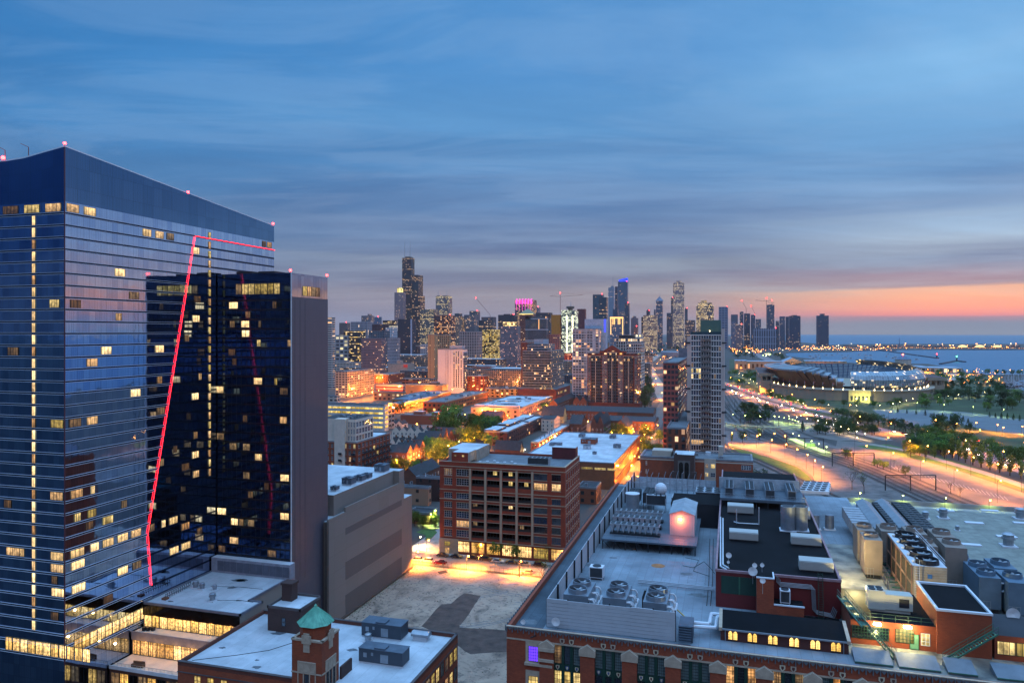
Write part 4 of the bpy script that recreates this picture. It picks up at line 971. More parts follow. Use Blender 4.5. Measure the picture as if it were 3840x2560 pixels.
for k, (a, b) in enumerate(zip(pr, pr[1:])):
 a, b = a + 1.1, b - 1.1; w = (b - a) / 3
 for i in range(3):
  l_, r_ = a + w * i + (.22 if i else 0), a + w * (i + 1) - (.22 if i < 2 else 0)
  addwin(wk, 'S', l_ + .02, Y0 + .3, 33.12, r_ - l_ - .04, 2.95, 4, 7, .035, up.get(k, [DG, LG, LGO])[i], DKM)
  addwin(wk, 'S', l_ + .02, Y0 + .3, 26.7, r_ - l_ - .04, 5.35, 4, 8, .035, lo_.get(k, [LGO, DG, LG])[i], DKM)
  if k < 9:   # heraldic shields on the green spandrels
   cx = (l_ + r_) / 2; s2 = MB()
   s2.face([(cx - .28, Y0 - .0, 32.95), (cx - .28, Y0 - .0, 32.6), (cx, Y0 - .0, 32.2), (cx + .28, Y0 - .0, 32.6), (cx + .28, Y0 - .0, 32.95)])
   s2.face([(cx - .14, Y0 - .02, 32.87), (cx - .14, Y0 - .02, 32.6), (cx, Y0 - .02, 32.4), (cx + .14, Y0 - .02, 32.6), (cx + .14, Y0 - .02, 32.87)], 1)
   s2.build('crest', [[SHL, SHB, SHL][(i + k) % 3], [SHR, SHL, SHB][(i + k) % 3]], wk)
 for q, xx in enumerate((a + w * .95, a + w * 2.0)):
  s2 = MB(); s2.face([(xx - .38, Y0 - .12, 37.1), (xx - .38, Y0 - .12, 36.6), (xx, Y0 - .12, 36.2), (xx + .38, Y0 - .12, 36.6), (xx + .38, Y0 - .12, 37.1)]).face([(xx - .18, Y0 - .14, 36.95), (xx - .18, Y0 - .14, 36.65), (xx, Y0 - .14, 36.4), (xx + .18, Y0 - .14, 36.65), (xx + .18, Y0 - .14, 36.95)], 1)
  s2.build('crest', [[LIM, SHL][(k + q) % 2], [SHR, SHR][(k + q) % 2]], wk)
# ---- roof plant
def scr(name_t, lab, pts, z0, z1, bay, m, cap=0.25, posts=True, louv=0):
 """plant screen: panels, posts, louvres"""
 t = thing(name_t, lab, 'screen', (*pts[0], z0)); pn, po = MB(), MB()
 for (xa, ya_), (xb, yb2) in zip(pts, pts[1:]):
  L = math.hypot(xb - xa, yb2 - ya_); n = max(1, round(L / bay)); dx, dy = (xb - xa) / L, (yb2 - ya_) / L; nx, ny = dy, -dx
  for i in range(n):
   a, b = L * i / n, L * (i + 1) / n
   for j in range(8):
    za, zb = z0 + (z1 - z0) * j / 8, z0 + (z1 - z0) * (j + 1) / 8 - .05
    o = .06 if (louv and i % louv == 0) else 0
    P = lambda s_, d_: (xa + dx * s_ + nx * d_, ya_ + dy * s_ + ny * d_)
    pn.prism([P(a, .12 + o), P(b, .12 + o), P(b, 0), P(a, 0)], za, zb + (.12 if o and j == 7 else 0))
   for s_ in ((a,) if i < n - 1 else (a, b)): po.prism([P(s_ - .09, -.02), P(s_ + .09, -.02), P(s_ + .09, -.3), P(s_ - .09, -.3)][::-1], z0 - .3, z1 + .15)
 pn.build('panels', m, t); po.build('posts', DKM, t); return t
SCR = mat('screen_white', '9fa3aa', .6, .1, .05)
sx = WX0 + 14;
a = G(2051, 2348, ZR); sxl = a[0]; syl = a[1]
b = G(2530, 2400, ZR); sxr = hx(syl, 2532)
scr('plant_screen', 'tall white louvred screen along the front edge of the works roof', [(sxl, syl), (sxr, syl)], ZR + .1, ZR + 4.5, 3.2, SCR, louv=4)
scr('plant_screen', 'long white panel screen running back along the left side of the works roof', [(sxl, 225), (sxl, syl + .3)], ZR + .1, ZR + 4.3, 7, SCR)
scr('plant_screen', 'pale screen across the far end of the works roof, behind the pipework', [(sxl, 225.3), (hx(225.3, 2685), 225.3)][::1], ZR + .1, ZR + 3.4, 4.2, mat('screen_pale', '98a1ab', .6))
FANR = mat('fan_steel', '87909b', .35, .7, .1)
def ctower(x, y, z, w, d, h, nfan, lab, grp, case=None, r=None, pipes=True):
 """cooling tower: tall steel casing, big fan rings with blades on top, bent pipes on one side"""
 t = thing('cooling_tower', lab, 'cooling tower', (x, y, z), grp); case = case or FANR
 b = MB().box(x, y, z + .8, x + w, y + d, z + h).box(x + .3, y + .3, z, x + w - .3, y + d - .3, z + .8, 1)
 b.build('casing', [case, DKM], t)
 r = r or min(w, d / nfan) * .42
 for i in range(nfan):
  cx, cy2 = x + w / 2, y + d * (i + .5) / nfan; q = MB(); n = 20
  for k in range(n):
   a0, a1 = 2 * math.pi * k / n, 2 * math.pi * (k + 1) / n; P = lambda a_, rr_, zz: (cx + math.cos(a_) * rr_, cy2 + math.sin(a_) * rr_, zz)
   q.face([P(a0, r * 1.05, z + h), P(a1, r * 1.05, z + h), P(a1, r, z + h + .7), P(a0, r, z + h + .7)]).face([P(a1, r * .97, z + h), P(a0, r * .97, z + h), P(a0, r * .94, z + h + .7), P(a1, r * .94, z + h + .7)]).face([P(a0, r, z + h + .7), P(a1, r, z + h + .7), P(a1, r * .94, z + h + .7), P(a0, r * .94, z + h + .7)])
  ring = q.build('fan_ring', case, t)
  q = MB().cyl(cx, cy2, z + h, z + h + .45, r * .2, n=10, m=0)
  q.cyl(cx, cy2, z + h + .01, z + h + .03, r * .95, n=16, m=1)
  for k in range(6):
   a_ = k * math.pi / 3 + i; q.face([(cx, cy2, z + h + .3), (cx + math.cos(a_) * r * .9, cy2 + math.sin(a_) * r * .9, z + h + .28), (cx + math.cos(a_ + .35) * r * .9, cy2 + math.sin(a_ + .35) * r * .9, z + h + .42)])
  sub(q, 'fan_blades', [STEEL, DKM], ring)
 if pipes:
  q = MB()
  for i in range(5):
   yy = y + .5 + i * (d - 1) / 4; zt = z + h * (.85 - .1 * (i % 2))
   q.path([(x + w, yy, zt), (x + w + .6, yy, zt), (x + w + .9, yy, zt - .4), (x + w + .9, yy, zt - 1.1), (x + w + .2, yy, zt - 1.4)], .17, 6)
  q.tube((x + w + 1.0, y, z + h * .45), (x + w + 1.0, y + d, z + h * .45), .25, 8); q.build('pipes', WHT, t)
 q = MB()
 for k in range(4): q.tube((x - .1 + w * .28 * k / 3 * 1.8, y - .5, z + .5), (x - .1 + w * .28 * k / 3 * 1.8, y - .5, z + 2.2), .03, 4)
 for zz in (z + 1.2, z + 2.2): q.tube((x - .1, y - .5, zz), (x + w * .5, y - .5, zz), .03, 4)
 q.build('handrail', STEEL, t)
 return t
# three twin-fan towers behind the front screen
for k, (pl, pr_, py, wd) in enumerate([(2112, 2205, 2226, 'left'), (2259, 2348, 2238, 'middle'), (2411, 2500, 2255, 'right')]):
 Yk = (H - (ZR + 4.3)) * F / (py - HY); x0, y0 = W2(pl, Yk); x1 = hx(y0, pr_)
 ctower(x0, y0, ZR, x1 - x0, 7.2, 4.3, 2, wd + ' of the three twin fan cooling towers behind the white front screen', 'twin fan cooling towers')
 if k < 2:
  MBx = MB().box(x1 + 2.2, y0 + 2.6, ZR, x1 + 6.0, y0 + 6, ZR + 4.0, 0, 1)
  bb = MBx.build('brick_vent_shaft', [BR2, ROOFK], loc=(x1 + 2, y0 + 2, ZR)); tag(bb, 'dark brick vent shaft ' + ['between the left and middle', 'between the middle and right'][k] + ' cooling towers', 'shaft', 'vent shafts')
PIPE = mat('pipe_lagging', 'b9bec6', .5, .2, .06); YEL = mat('yellow_paint', 'a8862e', .5)
def pipes(lab, paths, r, m=PIPE, name='roof_pipe', cat='pipes', grp=None):
 p0 = paths[0][0]; t = thing(name, lab, cat, p0, grp)
 for p in paths: MB().path(p, r, 8).build('pipe', m, t)
 return t
def GP(px, py, z): a, b = G(px, py, z); return (a, b, z)
pipes('pair of thick white lagged pipes stepping down beside the black clerestory roof', [[GP(2568, 2330, ZR + 1.6), GP(2660, 2338, ZR + 1.6), GP(2668, 2300, ZR + 1.6), GP(2705, 2303, ZR + 1.6)], [GP(2568, 2345, ZR + 1.4), GP(2684, 2352, ZR + 1.4), GP(2690, 2312, ZR + 1.4), GP(2710, 2313, ZR + 1.4)]], .3)
pipes('bundle of grey pipes crossing the works roof towards the red penthouse', [[GP(2392, 2172 + 5 * k, ZR + .5), GP(2680, 2202 + 5 * k, ZR + .5)] for k in range(3)], .12, STEEL)
pipes('yellow stair rail at the right end of the white front screen', [[GP(2540, 2285, ZR + 2), GP(2572, 2315, ZR + 2), GP(2572, 2370, ZR + .2)]], .1, YEL, 'stair_rail', 'rail')
st_ = thing('steel_stair', 'short grey steel stair at the right end of the white front screen', 'stairs', (sxr + .5, syl, ZR)); q = MB()
for k in range(9): q.box(sxr + .5, syl - .2 - k * .28, ZR + 2.4 - k * .27, sxr + 2.4, syl + .05 - k * .28, ZR + 2.46 - k * .27)
q.build('treads', mat('blue_grey_steel', '44505e', .5, .3), st_); MB().box(sxr + .5, syl, ZR + .1, sxr + 2.6, syl + 4, ZR + 2.5).build('landing', MATS['blue_grey_steel'], st_)
# raised steel deck with the V-coil condensers
DECK = mat('deck_steel', '4d5864', .6, .3, .1); dz = ZR + 2.2
a = G(2254, 2018, dz); b = G(2610, 2042, dz); dx0, dy0 = a; dx1 = hx(dy0, 2612); dy1 = hy(dx0, 2330) if False else dy0 + 26
dk = thing('steel_deck', 'raised grey steel deck carrying condenser rows in the middle of the works roof', 'platform', (dx0, dy0, ZR))
MB().box(dx0, dy0, dz - .35, dx1, dy1, dz).build('floor', DECK, dk); q = MB(); r_ = MB()
for i in range(9):
 x = dx0 + .3 + (dx1 - dx0 - .6) * i / 8; q.tube((x, dy0 + .3, ZR), (x, dy0 + .3, dz), .12, 6); r_.tube((x, dy0 + .05, dz), (x, dy0 + .05, dz + 1.1), .03, 4)
 q.tube((x, dy0 + .3, dz - .3), (x + (1.6 if i < 8 else -1.6), dy0 + .3, ZR + .2), .06, 4)
for zz in (.55, 1.1): r_.tube((dx0, dy0 + .05, dz + zz), (dx1, dy0 + .05, dz + zz), .035, 4)
q.build('legs', DKM, dk); r_.build('railing', STEEL, dk)
for k in range(3):
 Yk = [(2286, 1990), (2296, 1962), (2308, 1938)][k]; x0, y0 = G(Yk[0], Yk[1] + 12, dz); x1 = hx(y0, 2474 + k * 6)
 t = thing('condenser_row', ['front', 'middle', 'rear'][k] + ' row of V shaped fan condensers on the steel deck', 'condensers', (x0, y0, dz), 'V shaped condenser rows'); n = 9; w = (x1 - x0) / n
 cs, fn = MB(), MB()
 for i in range(n):
  xa, xb = x0 + w * i + .05, x0 + w * (i + 1) - .05; xm = (xa + xb) / 2
  for yy in (y0, y0 + 2.4): pass
  cs.face([(xm, y0, dz + .5), (xb, y0, dz + 2.2), (xa, y0, dz + 2.2)], 0).face([(xm, y0 + 2.4, dz + .5), (xa, y0 + 2.4, dz + 2.2), (xb, y0 + 2.4, dz + 2.2)], 0)
  cs.face([(xm, y0, dz + .5), (xa, y0, dz + 2.2), (xa, y0 + 2.4, dz + 2.2), (xm, y0 + 2.4, dz + .5)], 1).face([(xb, y0, dz + 2.2), (xm, y0, dz + .5), (xm, y0 + 2.4, dz + .5), (xb, y0 + 2.4, dz + 2.2)], 1)
  cs.box(xa, y0 - .05, dz + 2.2, xb, y0 + 2.45, dz + 2.45); fans(fn, xa, y0, dz + 2.45, xb - xa, 2.4, 1, 2, r=.48)
 cs.box(x0, y0 + .2, dz, x1, y0 + 2.2, dz + .45, 1)
 cs.build('coils', [mat('unit_pale', '8f949c', .5, .2), DKM], t); fn.build('fans', mat('fan_dark', '2b2f36', .5), t)
# lit corrugated shed on the deck
x0, y0 = G(2512, 2003, dz); x1 = hx(y0, 2604); y1_ = y0 + 13
shd = thing('metal_shed', 'pale corrugated metal shed with a glowing orange lamp, on the works roof deck', 'shed', (x0, y0, dz)); q = MB().box(x0, y0, dz, x1, y1_, dz + 4.6)
for i in range(int((x1 - x0) / .5)): q.box(x0 + i * .5, y0 - .06, dz, x0 + i * .5 + .22, y0 - .001, dz + 4.5)
q.build('wall', mat('corrugated', 'a8abb0', .6, .1, .05), shd); MB().gable(x0, y0, x1, y1_, dz + 4.61, .9, 'y', over=.2).build('roof', mat('shed_roof', '8d949c', .5, .3), shd)
lx_, ly_ = x1 - 3, y0 - .6
MB().box(lx_ - .3, y0 - .4, dz + 3.4, lx_ + .3, y0 - .061, dz + 3.8).build('wall_lamp', emis('sodium_hot', 'ff9a50', 40), shd); light(lx_, ly_ - .5, dz + 3.3, 900, 'ff7040', .2, parent=shd)
# further plant beyond the deck
blk = MB().box(dx0 + 13, dy1 - 2, ZR, dx0 + 27, dy1 + 9, ZR + 5.6, 0, 1); q = blk.build('corrugated_plant_room', [mat('plant_dark', '181d26', .6, .3), ROOFK]); tag(q, 'dark ribbed plant room behind the condenser rows', 'plant room')
x, y = G(2372, 1915, ZR + 2); t = thing('tank', 'upright grey cylinder tank left of the dark plant room', 'tank', (x, y, ZR)); MB().cyl(x, y, ZR, ZR + 6.3, 1.7, n=18).build('shell', STEEL, t); MB().cyl(x, y, ZR + 6.3, ZR + 6.5, 1.8, n=18).build('rim', WHT, t)
x, y = G(2478, 1868, ZR + 5.6); t = thing('spherical_tank', 'white round tank on legs near the far screen of the works roof', 'tank', (x, y, ZR + 5.6)); MB().ball((x, y, ZR + 8), 1.5, n=14, k=9).build('sphere', WHT, t);
for k in range(4): MB().tube((x + 1.2 * math.cos(k * 1.57), y + 1.2 * math.sin(k * 1.57), ZR + 5.6), (x + math.cos(k * 1.57), y + math.sin(k * 1.57), ZR + 7.2), .1, 5).build('leg', DKM, t)
for k, (px, py, w, d, nx, ny, l) in enumerate([(2350, 1872, 3, 8, 2, 5, 'dark fan condenser next to the long left screen'), (2410, 1868, 3, 8, 2, 5, 'dark fan condenser second from the long left screen'), (2423, 1874, 5, 3, 3, 1, 'pale boxy chiller in front of the white round tank'),
 (2608, 1862, 9, 7, 4, 3, 'pale condenser bank with many fans near the far screen'), (2518, 1885, 4.4, 4, 2, 2, 'pale four fan condenser behind the shed, left one'), (2594, 1890, 4.4, 4, 2, 2, 'pale four fan condenser behind the shed, middle one'), (2630, 1892, 4.4, 4, 3, 2, 'pale fan condenser behind the shed, right one')]):
 x, y = G(px, py, ZR + 3); chiller(x, y, ZR, w, d, 4.4, nx, ny, l, 'condensers at the far end of the works roof', mat('unit_pale', '8f949c', .5, .2) if k > 1 else DKM, 1.8)
rr = random.Random(5)
for grp in range(14):
 x, y = hx(223, 2362 + grp * 22), 222 - rr.random() * 5; t = thing('pipe_riser', nth(grp) + ' grey vent riser from the left in the pipe cluster before the far screen', 'pipe', (x, y, ZR), 'vent risers')
 MB().path([(x, y, ZR), (x, y, ZR + 4 + 2 * rr.random()), (x + .5, y, ZR + 6.3)], .1, 5).path([(x - 1, y, ZR + 3), (x + 1.4, y, ZR + 3)], .07, 5).build('pipe', STEEL, t)
# white unit and marks on the mid roof
x, y = G(2206, 2178, ZR); chiller(x, y + 1, ZR, 2.6, 2.0, 2.4, 1, 1, 'small white fan unit beside the left screen, behind the left cooling tower', None, WHT, .4)
RST = mat('rust_stain', '8a5a32', .8, 0, .3, .8)
for k, (px, py, r) in enumerate([(2468, 2120, 1.4), (2218, 2118, 1.1), (2380, 2058, .5)]):
 x, y = G(px, py, ZR); q = MB().cyl(x, y, ZR + .005, ZR + .012, r, n=11); q.build('stain', RST if k != 1 else ROOFG, wk)
MB().box(WX0 + .5, WY0 + .6, ZR + .003, sxl - .4, 226, ZR + .012).build('roof_side_strip', mat('roof_side', '4a555f', .8, 0, .3, .12, spec=.2, seam=2), wk)
# ---- red penthouse with black roof
a = G(2684, 2132, 43.4); b = (hx(a[1], 3154), a[1]); rx0, ry0 = a; rx1 = b[0]; zp = 43.4
ry1 = 228
pen = thing('red_penthouse', 'oxblood red metal penthouse with a black flat roof on the works', 'penthouse', (rx0, ry0, ZR)); OXB = mat('oxblood', '5c1518', .55, .1, .12, .3)
xr2 = hx(ry1, 3000)
MB().box(rx0, ry0, ZR - .2, rx1, ry1 - 1, zp - .4, 0, 1).build('wall', [OXB, ROOFK], pen)
q = MB().box(rx0 - .1, ry0 - .1, zp - .4, rx1 + .1, ry0 + .25, zp).box(rx0 - .1, ry0, zp - .4, rx0 + .25, ry1 - 1, zp).box(rx1 - .25, ry0, zp - .4, rx1 + .1, ry1 - 1, zp); q.build('roof_edge', mat('edge_pink', '8a6a70', .6), pen)
MB().box(rx0 + .9, ry0 - .06, ZR + 2.4, rx0 + 9.4, ry0 - .001, zp - 1.0).build('green_louvre', mat('green_louvre', '0f332b', .5), pen)
q = MB()
for i in (1, 2): q.box(rx0 + .9 + 2.85 * i, ry0 - .12, ZR + 2.4, rx0 + 1.15 + 2.85 * i, ry0 - .061, zp - 1.0)
q.build('louvre_posts', mat('green_post', '2c5a45', .5), pen)
# brick annex in front
ax0, ax1 = hx(ry0 - 3.5, 2838), hx(ry0 - 3.5, 2902); anx = thing('brick_annex', 'small brick lift annex with black roof against the red penthouse front', 'annex', (ax0, ry0 - 3.5, ZR))
MB().box(ax0, ry0 - 3.5, ZR - .3, ax1, ry0 - .15, zp + .2, 0, 1).box(ax1 + .002, ry0 - 3.5, ZR - .3, ax1 + 4.6, ry0 - .15, ZR + 2.4, 0, 1).build('wall', [BR4, ROOFK], anx)
q = MB().box(ax0 - .1, ry0 - 3.62, zp + .2, ax1 + .1, ry0 - 3.3, zp + .4).box(ax1, ry0 - 3.62, ZR + 2.4, ax1 + 4.7, ry0 - 3.3, ZR + 2.6).box(ax1 - .1, ry0 - 3.3, zp + .2, ax1 + .12, ry0 - .2, zp + .4); q.build('coping', WHT, anx)
chiller(ax1 + 1, ry0 - 2.6, ZR + 2.4, 1.6, 1.5, 2.2, 1, 1, 'cream fan unit on the lower step of the brick annex', None, WHT, .2)
def dish(px, py, z, r, lab, face=(0, -1)):
 x, y = G(px, py, z); t = thing('dish_antenna', lab, 'antenna', (x, y, z - 1.5), 'dish antennas on the works')
 MB().tube((x, y + .2, z - 2.2), (x, y + .2, z + .4), .05, 5).build('pole', STEEL, t)
 q = MB(); n = 14
 for k in range(n):
  a0, a1 = 2 * math.pi * k / n, 2 * math.pi * (k + 1) / n
  q.face([(x, y - .05, z), (x + r * math.cos(a0), y - .15 * r * 2, z + r * math.sin(a0)), (x + r * math.cos(a1), y - .15 * r * 2, z + r * math.sin(a1))])
  q.face([(x, y + .1, z), (x + r * math.cos(a1), y - .1 * r * 2, z + r * math.sin(a1)), (x + r * math.cos(a0), y - .1 * r * 2, z + r * math.sin(a0))])
 q.build('reflector', mat('dish_white', 'd0d2d6', .5), t); return t
for px, py, z, r, l in [(2823, 2140, zp + .6, .75, 'largest white dish at the left corner of the brick annex'), (2830, 2118, zp + 1.4, .4, 'small dish just above the largest dish on the brick annex'), (2860, 2175, zp + .8, .45, 'white dish standing on the brick annex roof'), (2858, 2117, zp + 1.2, .35, 'small tilted dish behind the brick annex'),
 (2733, 2080, zp + 1, .5, 'oval white dish on a pole at the left edge of the black roof'), (2731, 2106, zp + .7, .25, 'tiny dish under the oval dish at the left edge of the black roof'), (2085, 2328, ZR + 1.4, .7, 'white dish in front of the white front screen at its left end'), (1962, 2330, ZR + .9, .4, 'small antenna on the front left corner of the works roof'), (3797, 2300, 41, .95, 'round white dish on the far right of the works roof')]:
 dish(px, py, z, r, l)
def duct(px, py, w, d, h, lab, z=None, m=None):
 z = zp - .4 if z is None else z; x, y = G(px, py, z); t = thing('rooftop_unit', lab, 'roof unit', (x, y, z), 'pale ribbed units on the black roof')
 q = MB().box(x, y, z + .35, x + w, y + d, z + h * .8); q.face([(x, y, z + h * .8), (x + w, y, z + h * .8), (x + w, y + d * .8, z + h), (x, y + d * .8, z + h)]).face([(x + w, y, z + h * .8), (x + w, y + d, z + h * .8), (x + w, y + d * .8, z + h)]).face([(x, y + d, z + h * .8), (x, y, z + h * .8), (x, y + d * .8, z + h)])
 q.face([(x + w, y + d, z + h * .8), (x, y + d, z + h * .8), (x, y + d * .8, z + h), (x + w, y + d * .8, z + h)])
 for i in range(7): q.box(x + .05, y - .05, z + .5 + i * h * .1, x + w - .05, y - .002, z + .5 + i * h * .1 + h * .05)
 q.build('casing', m or mat('unit_cream', '9a9a98', .6, .1, .05), t); MB().box(x + .2, y + .2, z, x + w - .2, y + d - .2, z + .35).build('curb', DKM, t)
for px, py, w, d, h, l in [(2728, 1925, 5.6, 2.4, 2.2, 'pale ribbed roof unit at the back left of the black roof'), (2735, 2026, 5.4, 2.2, 2.1, 'pale ribbed roof unit at the middle left of the black roof'), (2967, 2045, 5.4, 2.2, 2.1, 'pale ribbed roof unit at the middle right of the black roof'),
 (2998, 2142, 5.4, 2.4, 2.2, 'pale ribbed roof unit at the front right of the black roof'), (2932, 1945, 5.8, 2.2, 2.6, 'pale ribbed roof unit behind the two upright cylinders')]:
 duct(px, py, w, d, h, l)
for k, px in enumerate((2954, 3002)):
 x, y = G(px, 1987, zp - .4); t = thing('exhaust_cylinder', ['left', 'right'][k] + ' of the two upright grey exhaust cylinders on the black roof', 'exhaust', (x, y, zp - .4), 'upright exhaust cylinders')
 MB().cyl(x, y, zp - .3, zp + 4.6, 1.4, n=18).cyl(x, y, zp + 3.2, zp + 3.35, 1.47, n=18).build('shell', mat('cyl_grey', '6f7782', .5, .3), t); MB().box(x - 1.6, y - 1.4, zp - .4, x + 1.6, y + 1.4, zp - .2).build('base', WHT, t); MB().cyl(x, y, zp + 4.6, zp + 4.65, 1.1, n=14).build('mouth', DKM, t)
pipes('white cable trays turning round the left edge of the black roof', [[GP(2702 + 9 * k, 1938 + 4 * k, zp), GP(2702 + 9 * k, 2122 - 6 * k, zp), GP(2725 + 8 * k, 2134 - 5 * k, zp)] for k in range(2)], .14)
pipes('white pipe frame with two posts on the black roof', [[GP(2752, 1955, zp), GP(2770, 1960, zp), GP(2845, 1964, zp)], [GP(2762, 1962, zp - .3), (GP(2762, 1962, zp)[0], GP(2762, 1962, zp)[1], zp + 3)], [GP(2846, 1966, zp - .3), (GP(2846, 1966, zp)[0], GP(2846, 1966, zp)[1], zp + 3.6)]], .1)
q = [(ax1 + .6, ry0 - .3, zp - .1), (ax1 + .6, ry0 - .3, zp - 1.2), (ax1 + 6, ry0 - .3, zp - 1.2), (ax1 + 6.2, ry0 - .3, ZR + 1.2), (rx1 - 1.6, ry0 - .3, ZR + .8), (rx1 - 1.2, ry0 - .3, ZR + 2)]
pipes('grey conduits bending along the red penthouse front', [[(x_ + .18 * k, y_ - .02 * k, z_ - .2 * k) for x_, y_, z_ in q] for k in range(4)], .07, STEEL, 'conduit', 'conduit')
def ladder(lab, x, y, z0, z1, m=GRN, tilt=0.0):
 t = thing('ladder', lab, 'ladder', (x, y, z0)); q = MB().tube((x, y - tilt, z0), (x, y, z1), .06, 4).tube((x + .7, y - tilt, z0), (x + .7, y, z1), .06, 4); n = int((z1 - z0) / .35)
 for k in range(n): f = (k + .5) / n; q.tube((x, y - tilt * (1 - f), z0 + (z1 - z0) * f), (x + .7, y - tilt * (1 - f), z0 + (z1 - z0) * f), .035, 4)
 q.build('rungs', m, t)
ladder('green ladder leaning on the right part of the red penthouse front', hx(ry0 - .3, 3068), ry0 - .15, ZR + .1, zp + .9, tilt=1.2)
# platform of upright chillers behind the black roof
pz = zp + 1.6; a = G(2692, 1864, pz); py0 = a[1]; px0, px1 = rx0, hx(py0, 3022); py1 = py0 + 12
pf = thing('chiller_platform', 'raised steel platform with four long chillers behind the black roof', 'platform', (px0, py0, zp)); MB().box(px0, py0, pz - .6, px1, py1, pz).build('floor', DECK, pf); q = MB()
for zz in (.5, 1.05): q.tube((px0, py0, pz + zz), (px1, py0, pz + zz), .05, 4)
for i in range(24): x = px0 + (px1 - px0) * i / 23; q.tube((x, py0, pz), (x, py0, pz + 1.05), .035, 4)
q.build('railing', STEEL, pf); q = MB()
for i in range(8): x = px0 + .5 + (px1 - px0 - 1) * i / 7; q.tube((x, py0 + .5, ZR), (x, py0 + .5, pz - .6), .15, 6)
q.build('legs', DKM, pf)
for k, (pl, pw_) in enumerate([(2718, 2750), (2795, 2829), (2870, 2906), (2954, 2986)]):
 x0 = hx(py0 + 2.2, pl); x1 = hx(py0 + 2.2, pw_); chiller(x0, py0 + 2.2, pz, x1 - x0, 9.5, 2.0, 2, 8, ['leftmost', 'second', 'third', 'rightmost'][k] + ' of four long twin row chillers on the raised platform', 'long chillers on the raised platform', mat('unit_grey2', '7d8793', .5, .3), leg=.2)
scr('plant_screen', 'pale screen behind the four long chillers', [(px0 - .4, py1 + .4), (hx(py1 + .4, 2998), py1 + .4)], pz - 1, pz + 2.6, 5.5, mat('screen_pale', '98a1ab', .6))
x0, y0 = G(3000, 1858, pz - 1); t = thing('condenser_rack', 'stepped rack of white fan condensers right of the raised platform', 'condensers', (x0, y0, ZR))
for k in range(5):
 q = MB().box(x0 + k * .5, y0 + 2.6 * k, pz - .3, x0 + 6.6 + k * .4, y0 + 2.6 * k + 2, pz + .4, 0); q.build('casing', WHT, t); q = MB(); fans(q, x0 + k * .5, y0 + 2.6 * k, pz + .4, 6, 2, 4, 1); q.build('fans', DKM, t)
# lean-to clerestory with lit gothic windows
z_e = ZR + 1.95; Yc = (H - ZR) * F / (2440 - HY); cx0, cy0 = G(2702, 2398, ZR); cx1 = hx(cy0, 3183)
cl = thing('clerestory_house', 'long brick roof house with a sloping black roof and six glowing pairs of gothic windows', 'roof house', (cx0, cy0, ZR))
yk = cy0 + 5.2; zt_ = 39.8
q = MB().box(cx0, cy0, ZR - .2, cx1, yk, z_e).face([(cx0, cy0, z_e), (cx0, yk, z_e), (cx0, yk, zt_)][::-1], 0).face([(cx1, cy0, z_e), (cx1, yk, z_e), (cx1, yk, zt_)], 0).face([(cx1, yk, z_e), (cx0, yk, z_e), (cx0, yk, zt_), (cx1, yk, zt_)], 0); q.build('wall', brick('brick_wine', '4a2020', '56261f', '3a2a26'), cl)
MB().face([(cx0 + .2, cy0 - .25, z_e), (cx1 - .2, cy0 - .25, z_e), (cx1 - .2, yk, zt_ + .06), (cx0 + .2, yk, zt_ + .06)]).build('roof', mat('bitumen', '0b0e14', .9, 0, .2, .4, spec=.12, seam=1.4), cl)
for x in (cx0, cx1):
 q = MB(); q.face([(x - .25, cy0 - .3, z_e + .1), (x + .25, cy0 - .3, z_e + .1), (x + .25, yk, zt_ + .2), (x - .25, yk, zt_ + .2)]).face([(x + .25, cy0 - .3, z_e - .3), (x + .25, yk, zt_ - .2), (x + .25, yk, zt_ + .2), (x + .25, cy0 - .3, z_e + .1)]).face([(x - .25, cy0 - .3, z_e - .4), (x + .25, cy0 - .3, z_e - .4), (x + .25, cy0 - .3, z_e + .1), (x - .25, cy0 - .3, z_e + .1)]); q.build('gable_coping', LIM, cl)
MB().box(cx0 + .26, cy0 - .42, z_e - .25, cx1 - .26, cy0 - .2, z_e - .02).tube((cx0 + .7, cy0 - .1, ZR), (cx0 + .7, cy0 - .1, z_e), .07, 5).tube((cx1 - .7, cy0 - .1, ZR), (cx1 - .7, cy0 - .1, z_e), .07, 5).build('gutter', STEEL, cl)
GOT = litwin('gothic_light', 'ffc23a', 1.9, .25, 1.5)
for k, px in enumerate((2748, 2821, 2898, 2978, 3057, 3135)):
 xc = hx(cy0, px); q = MB()
 for s_ in (-.36, .36):
  c = xc + s_; q.face([(c - .28, cy0 - .06, ZR + .3), (c + .28, cy0 - .06, ZR + .3), (c + .28, cy0 - .06, ZR + 1.25), (c + .18, cy0 - .06, ZR + 1.45), (c, cy0 - .06, ZR + 1.58), (c - .18, cy0 - .06, ZR + 1.45), (c - .28, cy0 - .06, ZR + 1.25)], 0)
  for i in range(1, 5): q.box(c - .28, cy0 - .09, ZR + .3 + i * .24, c + .28, cy0 - .065, ZR + .325 + i * .24, 1)
  for i in (-1, 1): q.box(c + i * .09 - .012, cy0 - .085, ZR + .3, c + i * .09 + .012, cy0 - .067, ZR + 1.48, 1)
 q.box(xc - .72, cy0 - .12, ZR + .18, xc + .72, cy0 - .01, ZR + .29, 1); q.build('window', [GOT, FRK], cl)
